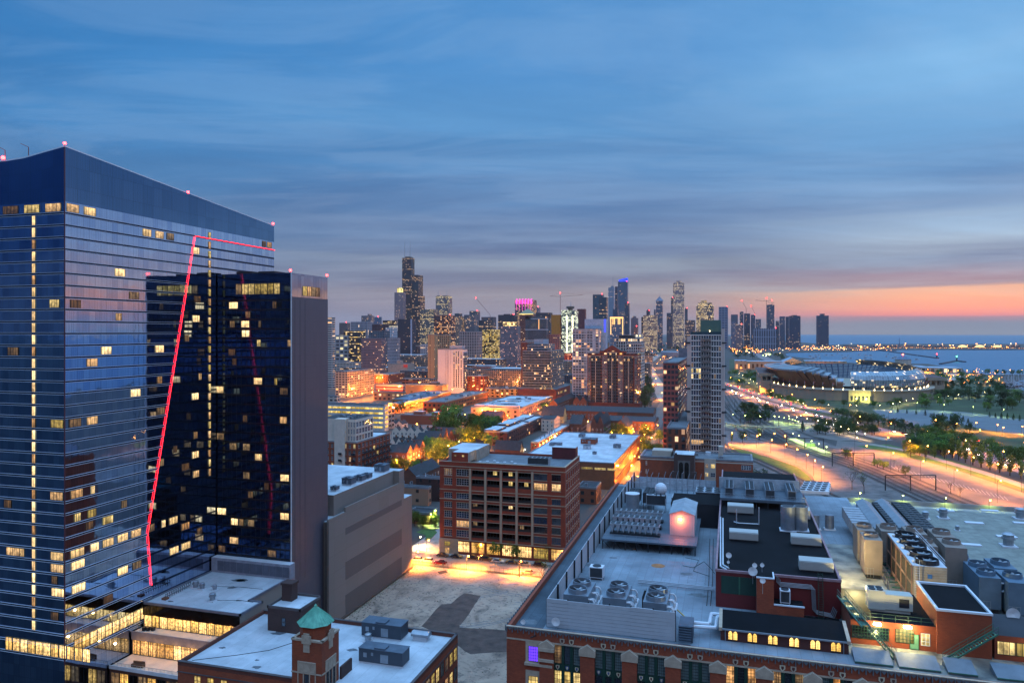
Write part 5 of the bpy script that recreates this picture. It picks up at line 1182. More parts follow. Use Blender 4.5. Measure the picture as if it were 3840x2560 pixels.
# black low roof right of annex with railing and mushroom vent
x, y = G(3122, 2262, ZR + 1); vent(x, y, ZR, 1.0, 'round mushroom vent on the low black roof right of the red penthouse front', None)
MB().box(ax1 + .3, cy0 + 5, ZR + .01, rx1 - .3, ry0 - .2, ZR + .06).build('black_roof_strip', ROOFK, wk)
def rail(lab, pts, z, m=GRN, h=1.05, name='railing'):
 p0 = pts[0]; t = thing(name, lab, 'railing', (*p0, z)); q = MB()
 for a, b in zip(pts, pts[1:]):
  L = math.hypot(b[0] - a[0], b[1] - a[1]); n = max(1, int(L / 1.6))
  for k in range(n + 1): x, y = a[0] + (b[0] - a[0]) * k / n, a[1] + (b[1] - a[1]) * k / n; q.tube((x, y, z), (x, y, z + h), .035, 4)
  for zz in (.5, h): q.tube((*a, z + zz), (*b, z + zz), .035, 4)
 q.build('rails', m, t)
rail('green railing along the low black roof before the red penthouse', [(ax1 + 5.2, cy0 + 6.2), (rx1 - .2, cy0 + 6.2), (rx1 - .2, ry0 - 1)], ZR)
# ---- right part: lit yard, brick wall with doors, stairs, big chillers
yq = hy(rx1, 3155); zc2 = 33.0
a = G(3200, 2415, zc2); lyY = a[1]
YW = MB().box(rx1 + .2, WY0 + .7, ZR + .004, WX1, ry0 + 46, ZR + .02); YW.build('roof_patchwork', mat('roof_worn', '7b7a72', .5, 0, .5, .25, col2='24262a'), wk)
wy = hy(hx(WY0 + 9.5, 3300), 3300); wyy = WY0 + 11.0
wx0, wx1 = hx(wyy, 3190), hx(wyy, 3716)
lw = thing('brick_roof_house', 'low brick house on the works roof with two glaring lamps over green framed windows', 'roof house', (wx0, wyy, ZR))
BR5 = brick('brick_orange', '7a3218', '863a1e', '5a3424')
xb0 = hx(wyy, 3510)
MB().box(wx0, wyy, ZR - .1, xb0, wyy + 14, ZR + 3.7, 0, 1).box(xb0 + .002, wyy - .5, ZR - .1, wx1, wyy + 12, ZR + 6.3, 0, 1).build('wall', [BR5, ROOFK], lw)
q = MB()
for qq in [(xb0 - .1, wyy - .65, wx1 + .1, wyy - .25), (xb0 - .1, wyy + 11.7, wx1 + .1, wyy + 12.1), (xb0 - .1, wyy - .25, xb0 + .25, wyy + 11.7), (wx1 - .25, wyy - .25, wx1 + .1, wyy + 11.7)]: q.box(qq[0], qq[1], ZR + 6.3, qq[2], qq[3], ZR + 6.6)
q.build('coping', WHT, lw)
addwin(lw, 'S', hx(wyy, 3195), wyy, ZR + .9, hx(wyy, 3333) - hx(wyy, 3195), 1.9, 12, 4, .06, DG, GRN); addwin(lw, 'S', hx(wyy, 3358), wyy, ZR + .9, 2.5, 2.0, 5, 4, .06, LY, GRN)
addwin(lw, 'S', hx(wyy, 3410), wyy, ZR + .05, 1.3, 2.3, 1, 1, .08, mat('door_green', '4f7d68', .6), GRN, 'door'); addwin(lw, 'S', hx(wyy, 3453), wyy, ZR + .8, 1.2, 1.8, 2, 3, .06, LY, WHT)
HOTY = emis('lamp_white_hot', 'fff0b0', 60)
for px in (3290, 3404):
 x = hx(wyy - .3, px); MB().box(x - .5, wyy - .45, ZR + 3.2, x + .5, wyy - .02, ZR + 3.45).build('floodlight', HOTY, lw); light(x, wyy - 1.6, ZR + 2.9, 1500, 'ffe79a', .25, parent=lw)
light(rx1 + 2.5, ry0 + 3, ZR + 5, 9000, 'ffe79a', .3, parent=lw); light(rx1 + 2.5, ry0 + 20, ZR + 5, 6000, 'ffe79a', .3, parent=lw)
rail('green railing on top of the floodlit roof house', [(wx0 + 1, wyy + .2), (xb0 - .2, wyy + .2)], ZR + 3.7)
def stair(lab, p, q, w=1.2, ax='x', m=None, rails=True):
 m = m or GRN; t = thing('steel_stair', lab, 'stairs', p, 'green steel stairs'); P, Q = Vector(p), Vector(q); n = max(3, int(abs(Q.z - P.z) / .22)); s_ = MB(); d = (Q - P); hz = Vector((d.x, d.y, 0)).normalized(); sd_ = Vector((-hz.y, hz.x, 0)) * w
 for k in range(n):
  a = P + d * ((k + .2) / n); b = P + d * ((k + .9) / n); z = a.z
  s_.prism([(a.x, a.y), (b.x, b.y), (b.x + sd_.x, b.y + sd_.y), (a.x + sd_.x, a.y + sd_.y)], z - .04, z, bottom=True)
 s_.build('treads', m, t); r = MB()
 for o in (Vector((0, 0, 0)), sd_):
  r.tube(P + o, Q + o, .14, 4)
  for hh in (.55, 1.05): r.tube(P + o + Vector((0, 0, hh)), Q + o + Vector((0, 0, hh)), .035, 4)
  for k in range(7): a = P + d * (k / 6) + o; r.tube(a, a + Vector((0, 0, 1.05)), .03, 4)
 r.build('stringers', m, t)
GRS = mat('green_steel_light', '2f5f50', .5, .2)
stair('green steel stair coming down left of the floodlit green windows', (hx(wyy - 1.6, 3350), wyy - 3.5, ZR + .05), (hx(wyy - 1.6, 3262), wyy - 2, ZR + 3.4), m=GRS); stair('green steel flight from the low black roof to the stair landing', (hx(wyy - 1.6, 3262), wyy - 2, ZR + 3.4), (rx1 + .3, ry0 - 2, ZR + 4.5), m=GRS)
stair('green steel stair climbing right past the tall brick roof house', (hx(wyy - 2.5, 3540), wyy - 4, ZR + .05), (hx(wyy - 2, 3740), wyy - 2.4, ZR + 4.4), m=GRS)
# long glazed gallery at far right
q = thing('glazed_gallery', 'low roof house with a long bright yellow window at the far right', 'roof house', (wx1 + .4, wyy - .2, ZR)); MB().box(wx1 + .4, wyy - .2, ZR - .1, WX1, wyy + 9, ZR + 3.5, 0, 1).build('wall', [BR5, ROOFD], q)
for i in range(6): addwin(q, 'S', wx1 + .7 + i * 2.4, wyy - .2, ZR + .8, 2.3, 1.9, 3, 1, .06, LY, GRN)
light(wx1 + 5, wyy - 2, ZR + 2.2, 160, 'ffcf70', .3, parent=q)
# sawtooth glass skylights on the front strip
for k, (pl, pr2) in enumerate([(3206, 3350), (3372, 3530), (3556, 3668), (3740, 3900)]):
 yy = WY0 + 3.6; xa, xb = hx(yy, pl), hx(yy, pr2); t = thing('skylight', ['first', 'second', 'third', 'fourth'][k] + ' long low grey skylight from the left, before the floodlit yard', 'skylight', (xa, yy, ZR), 'long skylights')
 MB().prism([(xa, yy), (xb, yy), (xb, yy + 3.2), (xa, yy + 3.2)], ZR, ZR + .35).face([(xa, yy, ZR + .36), (xb, yy, ZR + .36), (xb, yy + 3.2, ZR + 1.1), (xa, yy + 3.2, ZR + 1.1)]).face([(xb, yy, ZR + .36), (xb, yy + 3.2, ZR + .36), (xb, yy + 3.2, ZR + 1.1)]).face([(xa, yy + 3.2, ZR + .36), (xa, yy, ZR + .36), (xa, yy + 3.2, ZR + 1.1)]).build('glazing', mat('skylight_grey', '56616c', .6, .1, .15), t)
 MB().box(xa, yy - .08, ZR + .2, xb, yy - .002, ZR + .34).build('green_edge', GRS, t)
# container shaped air handler
ZS = ZR; ZR = ZR + 3.71; x, y = G(3256, 2290, ZR); t = thing('air_handler', 'long cream air handling unit with fans, on the dark roof above the floodlights', 'air handler', (x, y, ZR)); LL = hx(y, 3424) - x
MB().box(x, y, ZR + .4, x + 2.4, y + 2.4, ZR + 3.3).box(x + 2.402, y + .1, ZR + .5, x + LL, y + 2.3, ZR + 2.8).box(x + .3, y + .3, ZR, x + LL - .3, y + 2, ZR + .4).build('casing', mat('cream_metal', 'a5a49c', .55, .1, .05), t); q = MB(); fans(q, x + .1, y + .1, ZR + 3.3, 2.2, 2.2, 2, 2, r=.48); q.build('fans', DKM, t)
MB().box(x + LL - 1.9, y + .04, ZR + 1.0, x + LL - .5, y + .098, ZR + 2.3).build('louvre', DKM, t); ZR = ZS
# brick-framed giant cooling tower with five fans in line (middle right)
CREAM = mat('cream_metal', 'a5a49c', .55, .1, .05)
zt5 = ZR + 7.5; a = G(3422, 2118, zt5); x0, y0 = a; x1 = hx(y0, 3552); dd = 21
t5 = thing('cooling_tower', 'longest cooling tower, with cream ribbed end and five big fans in line', 'cooling tower', (x0, y0, ZR)); q = MB().box(x0, y0, ZR + 1, x1, y0 + dd, zt5, 0, 1)
for i in range(14): q.box(x0 + .05, y0 - .06, ZR + 1.4 + i * .42, x1 - .05, y0 - .002, ZR + 1.65 + i * .42, 0)
q.build('casing', [mat('cream_ribs', '9b9080', .6), WHT], t5); q = MB()
for i in range(5):
 for j in range(2): q.box(x0 - .08, y0 + .5 + i * 4.1, ZR + 1.6 + j * 2.9, x0 - .002, y0 + 4.1 + i * 4.1, ZR + 4.1 + j * 2.9)
q.build('side_louvres', mat('louvre_black', '15130f', .7), t5); q = MB()
for i in range(6): q.box(x0 - .2, y0 - .1 + i * (dd - .2) / 5, ZR, x0 - .081, y0 + .25 + i * (dd - .2) / 5, zt5 + .05)
for zz in (ZR + 1.2, ZR + 4.2, zt5 - .25): q.box(x0 - .18, y0, zz, x0 - .082, y0 + dd, zz + .25)
q.build('frame', mat('frame_salmon', '8a6454', .6), t5)
def fring(t, cx, cy2, z, r, m):
 q = MB(); n = 20
 for k in range(n):
  a0, a1 = 2 * math.pi * k / n, 2 * math.pi * (k + 1) / n; P = lambda a_, rr_, zz: (cx + math.cos(a_) * rr_, cy2 + math.sin(a_) * rr_, zz)
  q.face([P(a0, r * 1.05, z), P(a1, r * 1.05, z), P(a1, r, z + .8), P(a0, r, z + .8)]).face([P(a1, r * .94, z), P(a0, r * .94, z), P(a0, r * .94, z + .8), P(a1, r * .94, z + .8)]).face([P(a0, r, z + .8), P(a1, r, z + .8), P(a1, r * .94, z + .8), P(a0, r * .94, z + .8)])
 g_ = q.build('fan_ring', m, t); q = MB().cyl(cx, cy2, z + .02, z + .5, r * .3, n=10).cyl(cx, cy2, z + .01, z + .03, r * .93, n=16, m=1)
 for k in range(8): a_ = k * math.pi / 4; q.face([(cx, cy2, z + .3), (cx + math.cos(a_) * r * .9, cy2 + math.sin(a_) * r * .9, z + .25), (cx + math.cos(a_ + .3) * r * .9, cy2 + math.sin(a_ + .3) * r * .9, z + .45)])
 sub(q, 'fan_blades', [STEEL, DKM], g_)
for i in range(5): fring(t5, (x0 + x1) / 2, y0 + 2.1 + i * 4.15, zt5, 1.85, DKM)
q = MB()
for i in range(5): q.tube((x0 + .4, y0 + 1.5 + i * 4.1, zt5 + .3), (x0 + 1.2, y0 + 2.5 + i * 4.1, zt5 + .5), .22, 7)
q.tube((x1 - .3, y0, zt5 + .6), (x1 - .3, y0 + dd, zt5 + .6), .05, 4).tube((x1 - .3, y0, zt5 + 1.1), (x1 - .3, y0 + dd, zt5 + 1.1), .05, 4); q.build('top_pipes', WHT, t5)
q = MB().tube((x0 + .3, y0 - .3, ZR + .5), (x0 + .3, y0 - .3, zt5 + 1), .05, 4).tube((x0 + 1, y0 - .3, ZR + .5), (x0 + 1, y0 - .3, zt5 + 1), .05, 4)
for k in range(18): q.tube((x0 + .3, y0 - .3, ZR + .7 + k * .4), (x0 + 1, y0 - .3, ZR + .7 + k * .4), .035, 4)
q.build('ladder', WHT, t5)
MB().box((x0 + x1) / 2 - .35, y0 - .1, zt5 - 2.0, (x0 + x1) / 2 + .35, y0 - .065, zt5 - 1.3).build('round_sign', mat('sign_blue', '3a6a9c', .5), t5)
# other cooling towers: (px of left, right front top edge, py, fans, height, depth, label)
TAN = mat('tower_tan', '7d7068', .6, .1, .1); TBL = mat('tower_blue', '53697c', .5, .3, .1)
for pl, pr2, py, nf, h, d, m, l in [(3243, 3310, 2022, 1, 7.4, 6, TAN, 'tan single fan cooling tower left of the longest one'), (3216, 3283, 1986, 1, 7.0, 6, TAN, 'tan single fan cooling tower at the back left of the group'), (3305, 3378, 1990, 1, 7, 6, TAN, 'tan single fan cooling tower behind the longest one'),
 (3405, 3480, 2000, 1, 7, 6, TAN, 'tan single fan cooling tower next to the grey flat roof, rear left'), (3505, 3585, 2010, 1, 7.4, 6, TAN, 'tan single fan cooling tower next to the grey flat roof, rear right'), (3545, 3628, 2050, 1, 8, 6.5, TAN, 'large tan cooling tower right of the longest one'), (3455, 3518, 2045, 1, 7.5, 6, TAN, 'tan cooling tower just right of the five fan one'),
 (3672, 3755, 2162, 2, 6, 9, TBL, 'blue grey twin fan cooling tower with silver pipes below'), (3590, 3655, 2105, 1, 5, 6, TBL, 'blue grey single fan tower left of the twin fan one'), (3730, 3815, 2128, 1, 5.6, 6, TBL, 'blue grey tower at the right, beside the grey flat roof'), (3782, 3870, 2182, 1, 6, 7, TBL, 'blue grey cooling tower cut by the right picture edge')]:
 z = ZR + h; a = G(pl, py, z); x1 = hx(a[1], pr2); ctower(a[0], a[1], ZR, x1 - a[0], d, h, nf, l, 'big cooling towers', m, pipes=h < 6.5)
for k in range(2):
 a = G(3190 + 75 * k, 1890, ZR + 5.5); x0, y0 = a; x1 = x0 + 3.0; y1_ = G(3255 + 80 * k, 1963, ZR + 5.5)[1]
 t = thing('duct_house', ['left', 'right'][k] + ' of two long silver ridged ducts among dark condensers', 'duct', (x0, min(y0, y1_), ZR), 'long silver ducts'); q = MB(); ya_, yb2 = min(y0, y1_) - 2, max(y0, y1_) + 6
 q.box(x0 + 2, ya_, ZR, x0 + 5, yb2, ZR + 5).gable(x0 + 1.8, ya_, x0 + 5.2, yb2, ZR + 5.01, .9, 'y').build('duct', STEEL, t)
 t = thing('condenser_bank', ['left', 'right'][k] + ' of two long banks of black fans beside the silver ducts', 'condensers', (x0 + 6, ya_, ZR), 'black fan banks'); MB().box(x0 + 5.6, ya_, ZR, x0 + 9.6, yb2, ZR + 5.2).build('casing', DKM, t); q = MB(); fans(q, x0 + 5.6, ya_, ZR + 5.2, 4, yb2 - ya_, 3, 12); q.build('fans', mat('fan_dark', '2b2f36', .5), t)
t = thing('condenser_bank', 'stepped bank of pale slanted coil units left of the silver ducts', 'condensers', (x0, y0, ZR)); q = MB()
a = G(3150, 1912, ZR + 5)
for k in range(8):
 yy = a[1] - 14 + k * 2.4; q.prism([(a[0] + 1, yy), (a[0] + 7, yy), (a[0] + 7, yy + 1.9), (a[0] + 1, yy + 1.9)], ZR + 2.4, ZR + 4.9)
q.build('coils', mat('unit_pale', '8f949c', .5, .2), t)
# steel walkway pit with green beams
a = G(3300, 2215, ZR + .5); t = thing('beam_frame', 'open steel frame with green beams and mesh fence left of the longest cooling tower', 'frame', (*a, ZR)); q = MB(); fx0 = x0 = G(3262, 2080, ZR + 1)[0]; fy0, fy1 = G(3300, 2215, ZR)[1], G(3262, 2080, ZR)[1]
for k in range(9): yy = fy0 + (fy1 - fy0) * k / 8; q.box(fx0 + .5, yy, ZR + .8, fx0 + 6, yy + .25, ZR + 1.0)
q.build('beams', GRS, t); q = MB()
for k in range(15): yy = fy0 + (fy1 - fy0) * k / 14; q.tube((fx0, yy, ZR), (fx0, yy, ZR + 3), .06, 4)
for zz in (.2, 1.5, 3): q.tube((fx0, fy0, ZR + zz), (fx0, fy1, ZR + zz), .05, 4)
q.build('fence', mat('fence_tan', '6b6258', .6), t)
# far roof parts: two black boxes and grey flat roof with round vents beyond, concrete wall with lamps
q = thing('roof_block', 'low black roofed brick block right of the condenser rack', 'roof house', (hx(225, 3050), 200, ZR - 1)); xq = hx(196, 3040); MB().box(rx1 - 9, 192, ZR, rx1 - .5 + 2, 226, ZR + 2.6, 0, 1).build('wall', [BR4, ROOFK], q)
for k, px in enumerate((3056, 3111)):
 x, y = G(px, 1975, ZR + .5); t = thing('exhaust_cylinder', ['left', 'right'][k] + ' grey exhaust stack on the worn roof right of the black roof', 'exhaust', (x, y, ZR), 'small exhaust stacks'); MB().cyl(x, y, ZR, ZR + 3.4, 1.0, n=14).build('shell', MATS['cyl_grey'], t); MB().box(x - 1.3, y - 1.2, ZR, x + 1.3, y + 1.1, ZR + .2).build('base', WHT, t)
zg2 = 37.4
fl = thing('warehouse', 'wide grey gravel roofed block with round white vents, right edge', 'building', (0, 0, 0)); c = G(3180, 1890, zg2); fl.location = (c[0] + 4, 150, 0)
ynn = G(3400, 1902, zg2)[1]
MB().box(G(3240, 1900, zg2)[0], 150, 36.5, 260, ynn, zg2, 0, 1).box(WX1 + .01, 110, 0, 260, 150, 36, 0, 1).box(WX1 + .01, 150.01, 0, 260, ynn - .2, 36.4, 0, 1).build('wall', [CONC, mat('gravel_roof', '7a7c74', .9, 0, .2, .5, bump=.2, seam=2.4)], fl)
for k, (px, py, r) in enumerate([(3470, 1945, 1.0), (3537, 1942, 1.3), (3825, 1945, 1.4), (3590, 1988, .6), (3781, 2048, 1.5)]):
 x, y = G(px, py, zg2); vent(x, y, zg2, r * .9, ['small round white vent at the back left of the gravel roof', 'bigger round white vent at the back of the gravel roof', 'round white vent at the right edge of the gravel roof', 'smallest round white vent amid the gravel roof', 'nearest round white vent on the gravel roof'][k], 'round vents on the gravel roof')
for k, (px, py) in enumerate([(3380, 1915), (3545, 1915), (3712, 1915), (3653, 1961), (3640, 2043), (3775, 2013), (3835, 1962)]):
 x, y = G(px, py, zg2); q = MB().box(x - 2, y - .8, zg2, x + 2, y + .8, zg2 + .25); tag(q.build('roof_hatch', WHT, loc=(x, y, zg2)), nth(k) + ' flat white roof hatch on the gravel roof, counted from the back left', 'hatch', 'flat roof hatches')
# ================================================================ city between the near blocks and the skyline
def bp(py): return 233520.0 / (py - 1243)
TIN = mat('roof_bits', '6f757e', .6, .2, .2)
def B(name, label, cat, pl, pm, pr, Y, yt, st, roof=ROOFD, side='E', depth=None, group=None, tiers=(), par=.8, bits=0, zt=None):
 """box building placed by its near corner: pl..pm south face, pm..pr east face (side W: pl..pm west face, pm..pr south face)"""
 xc, yc = W2(pm, Y); z = ZZ(yt, Y) if zt is None else zt
 if side == 'E':
  x1 = xc; x0 = hx(yc, pl); y0 = yc; y1 = yc + depth if depth else hy(xc, pr)
 else:
  x0 = xc; x1 = hx(yc, pr); y0 = yc; y1 = yc + depth if depth else hy(xc, pl)
 t = thing(name, label, cat, (x0, y0, 0), group)
 MB().box(x0, y0, 0, x1, y1, z - par, 0, 1, False).build('wall', [st, roof], t)
 if par:
  w = max(.3, (x1 - x0) * .015); q = MB()
  for a in [(x0 - .05, y0 - .05, x1 + .05, y0 + w), (x0 - .05, y1 - w, x1 + .05, y1 + .05), (x0 - .05, y0 + w, x0 + w, y1 - w), (x1 - w, y0 + w, x1 + .05, y1 - w)]: q.box(a[0], a[1], z - par - .2, a[2], a[3], z)
  q.build('parapet', FRG, t)
 for tr in tiers:
  a, b, c, d, ty, ms = tr[:6]; zz = ZZ(ty, dep(x0 + (x1 - x0) * b, y0 + (y1 - y0) * c)) ; zlo = tr[6] if len(tr) > 6 else z - par
  MB().box(x0 + (x1 - x0) * a, y0 + (y1 - y0) * c, zlo, x0 + (x1 - x0) * b, y0 + (y1 - y0) * d, zz, 0, 1).build('upper_block', [ms or st, roof], t)
 if bits:
  r = random.Random(int(pl * 7 + yt));
  for k in range(bits):
   a, c = x0 + (x1 - x0) * r.uniform(.1, .8), y0 + (y1 - y0) * r.uniform(.15, .8); s_ = min(x1 - x0, y1 - y0) * r.uniform(.05, .12); q = MB()
   q.box(a, c, z - par, a + s_ * r.uniform(1, 1.8), c + s_, z - par + r.uniform(1, 2.4)); q.build('roof_box', [TIN, WHT, FRG][k % 3], t)
 return dict(t=t, x0=x0, x1=x1, y0=y0, y1=y1, z=z)
def fw(b, nx, nz, ny=0, pw=.5, sh=.8, dp=.3, z0=0, z1=None, wall=None, pick=None, frame=FRG, sub=(2, 1), fr=.1, side='E', most=100):
 """real piers, spandrels and window panes on the visible faces"""
 z1 = b['z'] - 1 if z1 is None else z1; q = MB(); pick = pick or picker(.1)
 piers(q, 'S', b['y0'], b['x0'], b['x1'], z0, z1, nx, nz, pw, sh, dp); winrow(b['t'], 'S', b['y0'], b['x0'], b['x1'], z0, z1, nx, nz, pw, sh, pick, frame, sub, fr, most=most)
 if ny:
  c = b['x1'] if side == 'E' else b['x0']
  piers(q, side, c, b['y0'], b['y1'], z0, z1, ny, nz, pw, sh, dp); winrow(b['t'], side, c, b['y0'], b['y1'], z0, z1, ny, nz, pw, sh, pick, frame, sub, fr, most=most)
 q.build('wall_grid', wall, b['t'])
W_ = dict
# ---- foreground flats with balconies
CRM = mat('cream_panel', 'c4b3a6', .8, 0, .08); BRO = brick('brick_flats', '8a3c22', '96472a', '64463a')
b = B('apartment_block', 'cream and brick balcony flats with a dark roof, just right of the grey tower wall', 'flats', 1190, 1338, 1459, 380, 1657, CRM, ROOFW, par=.3)
fz = b['z'] - .6
fw(b, 9, 8, 9, 1.1, 1.0, .5, 0, fz, BRO, picker(.07, [LW, LD, LY], [DG, GG, DG], 3), FRW, (3, 2), .09)
x0, x1, y0, y1 = b['x0'], b['x1'], b['y0'], b['y1']; zu = ZZ(1574, 380)
MB().box(x0, y0 + 1.5, fz, x1 - 1.5, y0 + (y1 - y0) * .55, zu, 0, 1).build('upper_storeys', [CRM, ROOFD], b['t'])
u = dict(t=b['t'], x0=hx(y0, 1298), x1=x1 - 1.5, y0=y0 + 1.5, y1=y0 + (y1 - y0) * .55, z=zu); fw(u, 3, 3, 6, .7, .9, .25, fz + .3, zu - 1, CRM, picker(.04), FRW, (3, 2), .09)
MB().box(hx(y0, 1257), y0 - .9, 0, hx(y0, 1296), y0 + 4, zu + .3).build('stair_tower', CRM, b['t'])
for j in range(7):
 for i in range(1, 9, 2 if j > 8 else 1):
  yy = y0 + (y1 - y0) * (i + .12) / 9; MB().box(x1 + .5, yy, fz / 8 * j + .6, x1 + 1.7, yy + (y1 - y0) / 9 * .75, fz / 8 * j + .72).box(x1 + 1.66, yy, fz / 8 * j + .6, x1 + 1.72, yy + (y1 - y0) / 9 * .75, fz / 8 * j + 1.7).build('balcony', DKM, b['t'])
 for i in (5, 8): xx = x0 + (x1 - x0) * (i + .1) / 9; MB().box(xx, y0 - 1.6, fz / 8 * j + .6, xx + (x1 - x0) / 9 * .8, y0 - .5, fz / 8 * j + .72).box(xx, y0 - 1.62, fz / 8 * j + .6, xx + (x1 - x0) / 9 * .8, y0 - 1.56, fz / 8 * j + 1.7).build('balcony', DKM, b['t'])
r = random.Random(3)
for k in range(26): MB().box(*(lambda a, c, s_: (a, c, zu, a + s_, c + s_, zu + .9))(r.uniform(u['x0'] - 12, u['x1'] - 2), r.uniform(u['y0'] + 1, u['y1'] - 2), r.uniform(.6, 1.4))).build('roof_box', TIN if k % 3 else STEEL, b['t'])
# ---- parking garage with yellow bands
b = B('parking_garage', 'white parking garage glowing yellow between its deck bands', 'garage', 1190, 1442, 1457, bp(1618), 1516, mat('garage_white', 'a5a7ab', .7), ROOFG, par=1)
GAR = litwin('garage_light', 'ffd23c', 1.5, .5, .25)
for j in range(5):
 for i in range(14): addwin(b['t'], 'S', b['x0'] + 2 + i * ((b['x1'] - b['x0'] - 3) / 14), b['y0'], b['z'] - 4.6 - j * 3.9, (b['x1'] - b['x0'] - 3) / 14 - .4, 1.7, 1, 1, .05, GAR, None, 'opening')
 for i in range(3): addwin(b['t'], 'E', b['y0'] + 1.5 + i * 6, b['x1'], b['z'] - 4.6 - j * 3.9, 5, 2.4, 2, 1, .1, DG if i else GAR, FRW, 'opening')
# ---- white slim tower
b = B('white_tower', 'slender white apartment tower with dark punched windows, left of centre', 'tower block', 1642, 1737, 1752, bp(1475), 1308, mat('white_render', 'b3b0b6', .8, 0, .06), ROOFG, par=1, tiers=[(.45, .95, .1, .8, 1296, mat('mech_grey', '8a93a0', .7))])
P = picker(.35, [LY, LW], [DG, DG, GG], 9)
nz = 20; zt = b['z'] - 3
for j in range(nz):
 for i, f in enumerate((.62, .71, .80, .90)): addwin(b['t'], 'S', b['x0'] + (b['x1'] - b['x0']) * f, b['y0'], 8 + (zt - 8) * j / nz, 1.5, 2.1, 1, 1, .1, P(i, j) if j > 9 else DG, FRG)
q = MB()
for f in (.30, .36, .40, .5): q.box(b['x0'] + (b['x1'] - b['x0']) * f, b['y0'] - .35, 0, b['x0'] + (b['x1'] - b['x0']) * f + .7, b['y0'], b['z'] - 2)
q.build('ribs', mat('white_render2', 'a09da6', .8), b['t'])
MB().box(b['x1'], b['y0'] + .5, 0, b['x1'] + .4, b['y1'], b['z'] - 5).build('glass_flank', fac('5f6a78', '26384a', 3, 3.2, .85, .6, .12, .03), b['t'])
# ---- brick tower with pediment
BT = fac('6a3228', '1c2128', 4.2, 3.25, .62, .55, .1, .0, 'ffbc60', 1.6)
b = B('brick_apartment_tower', 'broad dark red brick apartment tower crowned by a central gable', 'tower block', 2203, 2390, 2402, bp(1537), 1321, BT, ROOFD, par=1.2)
x0, x1, y0, y1, z = (b[k] for k in ('x0', 'x1', 'y0', 'y1', 'z')); w = x1 - x0; BRT = brick('brick_tower_red', '6a2f26', '76382c', '4c2c26')
MB().box(x0 + w * .25, y0 - .8, 0, x0 + w * .78, y0 + 8, z + 1.5, 0, 1).build('centre_bay', [BT, ROOFD], b['t'])
MB().gable(x0 + w * .33, y0 - .9, x0 + w * .68, y0 + 9, z + 1.6, 6.2, 'y', 0, 1, .3).build('gable', [mat('gable_roof', '2c4040', .6), BRT], b['t'])
q = MB()
for f in (.17, .5, .83): q.box(x0 + w * f - .35, y0 - 1.9, 6, x0 + w * f + .35, y0 - .82, z - 5)
for a, c, zz in ((.06, .28, z - 5), (.4, .6, z - 1), (.72, .94, z - 5)): q.box(x0 + w * a, y0 - 1.1, zz, x0 + w * c, y0 - .81, zz + 1)
q.build('pale_trim', LIM, b['t'])
bay = fac('3c4046', '252b33', 2.2, 3.25, .8, .7, .1, .0, 'ffbc60', 1.5)
for a, c in ((.08, .27), (.41, .59), (.73, .92)):
 MB().box(x0 + w * a, y0 - 1.75, 5, x0 + w * c, y0 - .81, z - 4.5 if a != .41 else z - .9, 0, 1).build('glazed_bay', [bay, ROOFD], b['t'])
P = picker(.12, [LW, LY, LD], [GG, DG, DG], 21)
for j in range(21):
 zz = 6 + (z - 9) * j / 21
 for f in (.015, .3, .355, .62, .67, .945):
  addwin(b['t'], 'S', x0 + w * f, y0 - (.8 if .25 < f < .78 else 0), zz, 2.4, 1.7, 2, 1, .14, P(0, j), FRW)
MB().box(x0 - 2, y0 - 2.6, 0, x1 + 3, y0 + 20, 7.5, 0, 1).box(x0 - 2.2, y0 - 2.8, 6.4, x1 + 3.2, y0 - 2.62, 7.3).build('podium', [BRT, ROOFD], b['t'])
# ---- glass slab tower
SG = fac('7c8088', '23303f', 1.9, 3.3, .88, .62, .10, .03, 'ffc070', 1.7)
b = B('glass_apartment_tower', 'bulky grey glass apartment tower with stepped top above a brick podium, centre', 'tower block', 1960, 2066, 2115, bp(1494), 1315, SG, ROOFG, tiers=[(.1, .8, .1, .7, 1290, None), (.3, .62, .2, .6, 1272, mat('mech_grey', '8a93a0', .7))])
x0, x1, y0, y1, z = (b[k] for k in ('x0', 'x1', 'y0', 'y1', 'z')); q = MB()
for j in range(24): q.box(x0 - .5, y0 - .9, 8 + j * (z - 9) / 24, x1 + .9, y0, 8.35 + j * (z - 9) / 24).box(x1, y0, 8 + j * (z - 9) / 24, x1 + .9, y1, 8.35 + j * (z - 9) / 24)
q.build('floor_slabs', FRG, b['t'])
MB().box(x0 - 5, y0 - 5, 0, x1 + 8, y1 + 4, 12, 0, 1).build('podium', [BRT, ROOFG], b['t'])
P = picker(.8, [LY, LW], [DG], 2)
for i in range(9): addwin(b['t'], 'E', y0 + i * 6, x1 + 8, 5, 5, 3, 3, 1, .1, P(0, 0), FRK, 'podium_window')
for px in (2025, 2040, 2068): MB().box(hx(y0 - 4, px), y0 - 4.4, 12, hx(y0 - 4, px) + 2, y0 - 4, 13.5).build('podium_lamp', LY, b['t'])
# ---- white framed condo with blue lit slab
b = B('white_grid_tower', 'white framed glass tower with a blue lit vertical fin, centre right', 'tower block', 2148, 2248, 2258, bp(1512), 1232, fac('a0a2a8', '283442', 3.4, 3.4, .8, .74, .16, .02, 'ffa040', 1.8), ROOFG)
x0, x1, y0, y1, z = (b[k] for k in ('x0', 'x1', 'y0', 'y1', 'z')); zz = ZZ(1196, dep(x0, y0))
MB().box(x0 + (x1 - x0) * .4, y0 + 8, 0, x1 + 6, y0 + 22, zz, 0, 1).build('slab', [mat('slab_blue', '8fa3b8', .6), ROOFW], b['t'])
MB().box(x1 + 4.2, y0 + 7.8, z - 4, x1 + 6.1, y0 + 7.99, zz - .5).build('blue_light', emis('blue_sign', '3040ff', 2.2), b['t'])
q = MB().box(x1 * .74 + x0 * .26, y0 - .3, 0, x1 * .74 + x0 * .26 + 3.4, y0, z - 3)
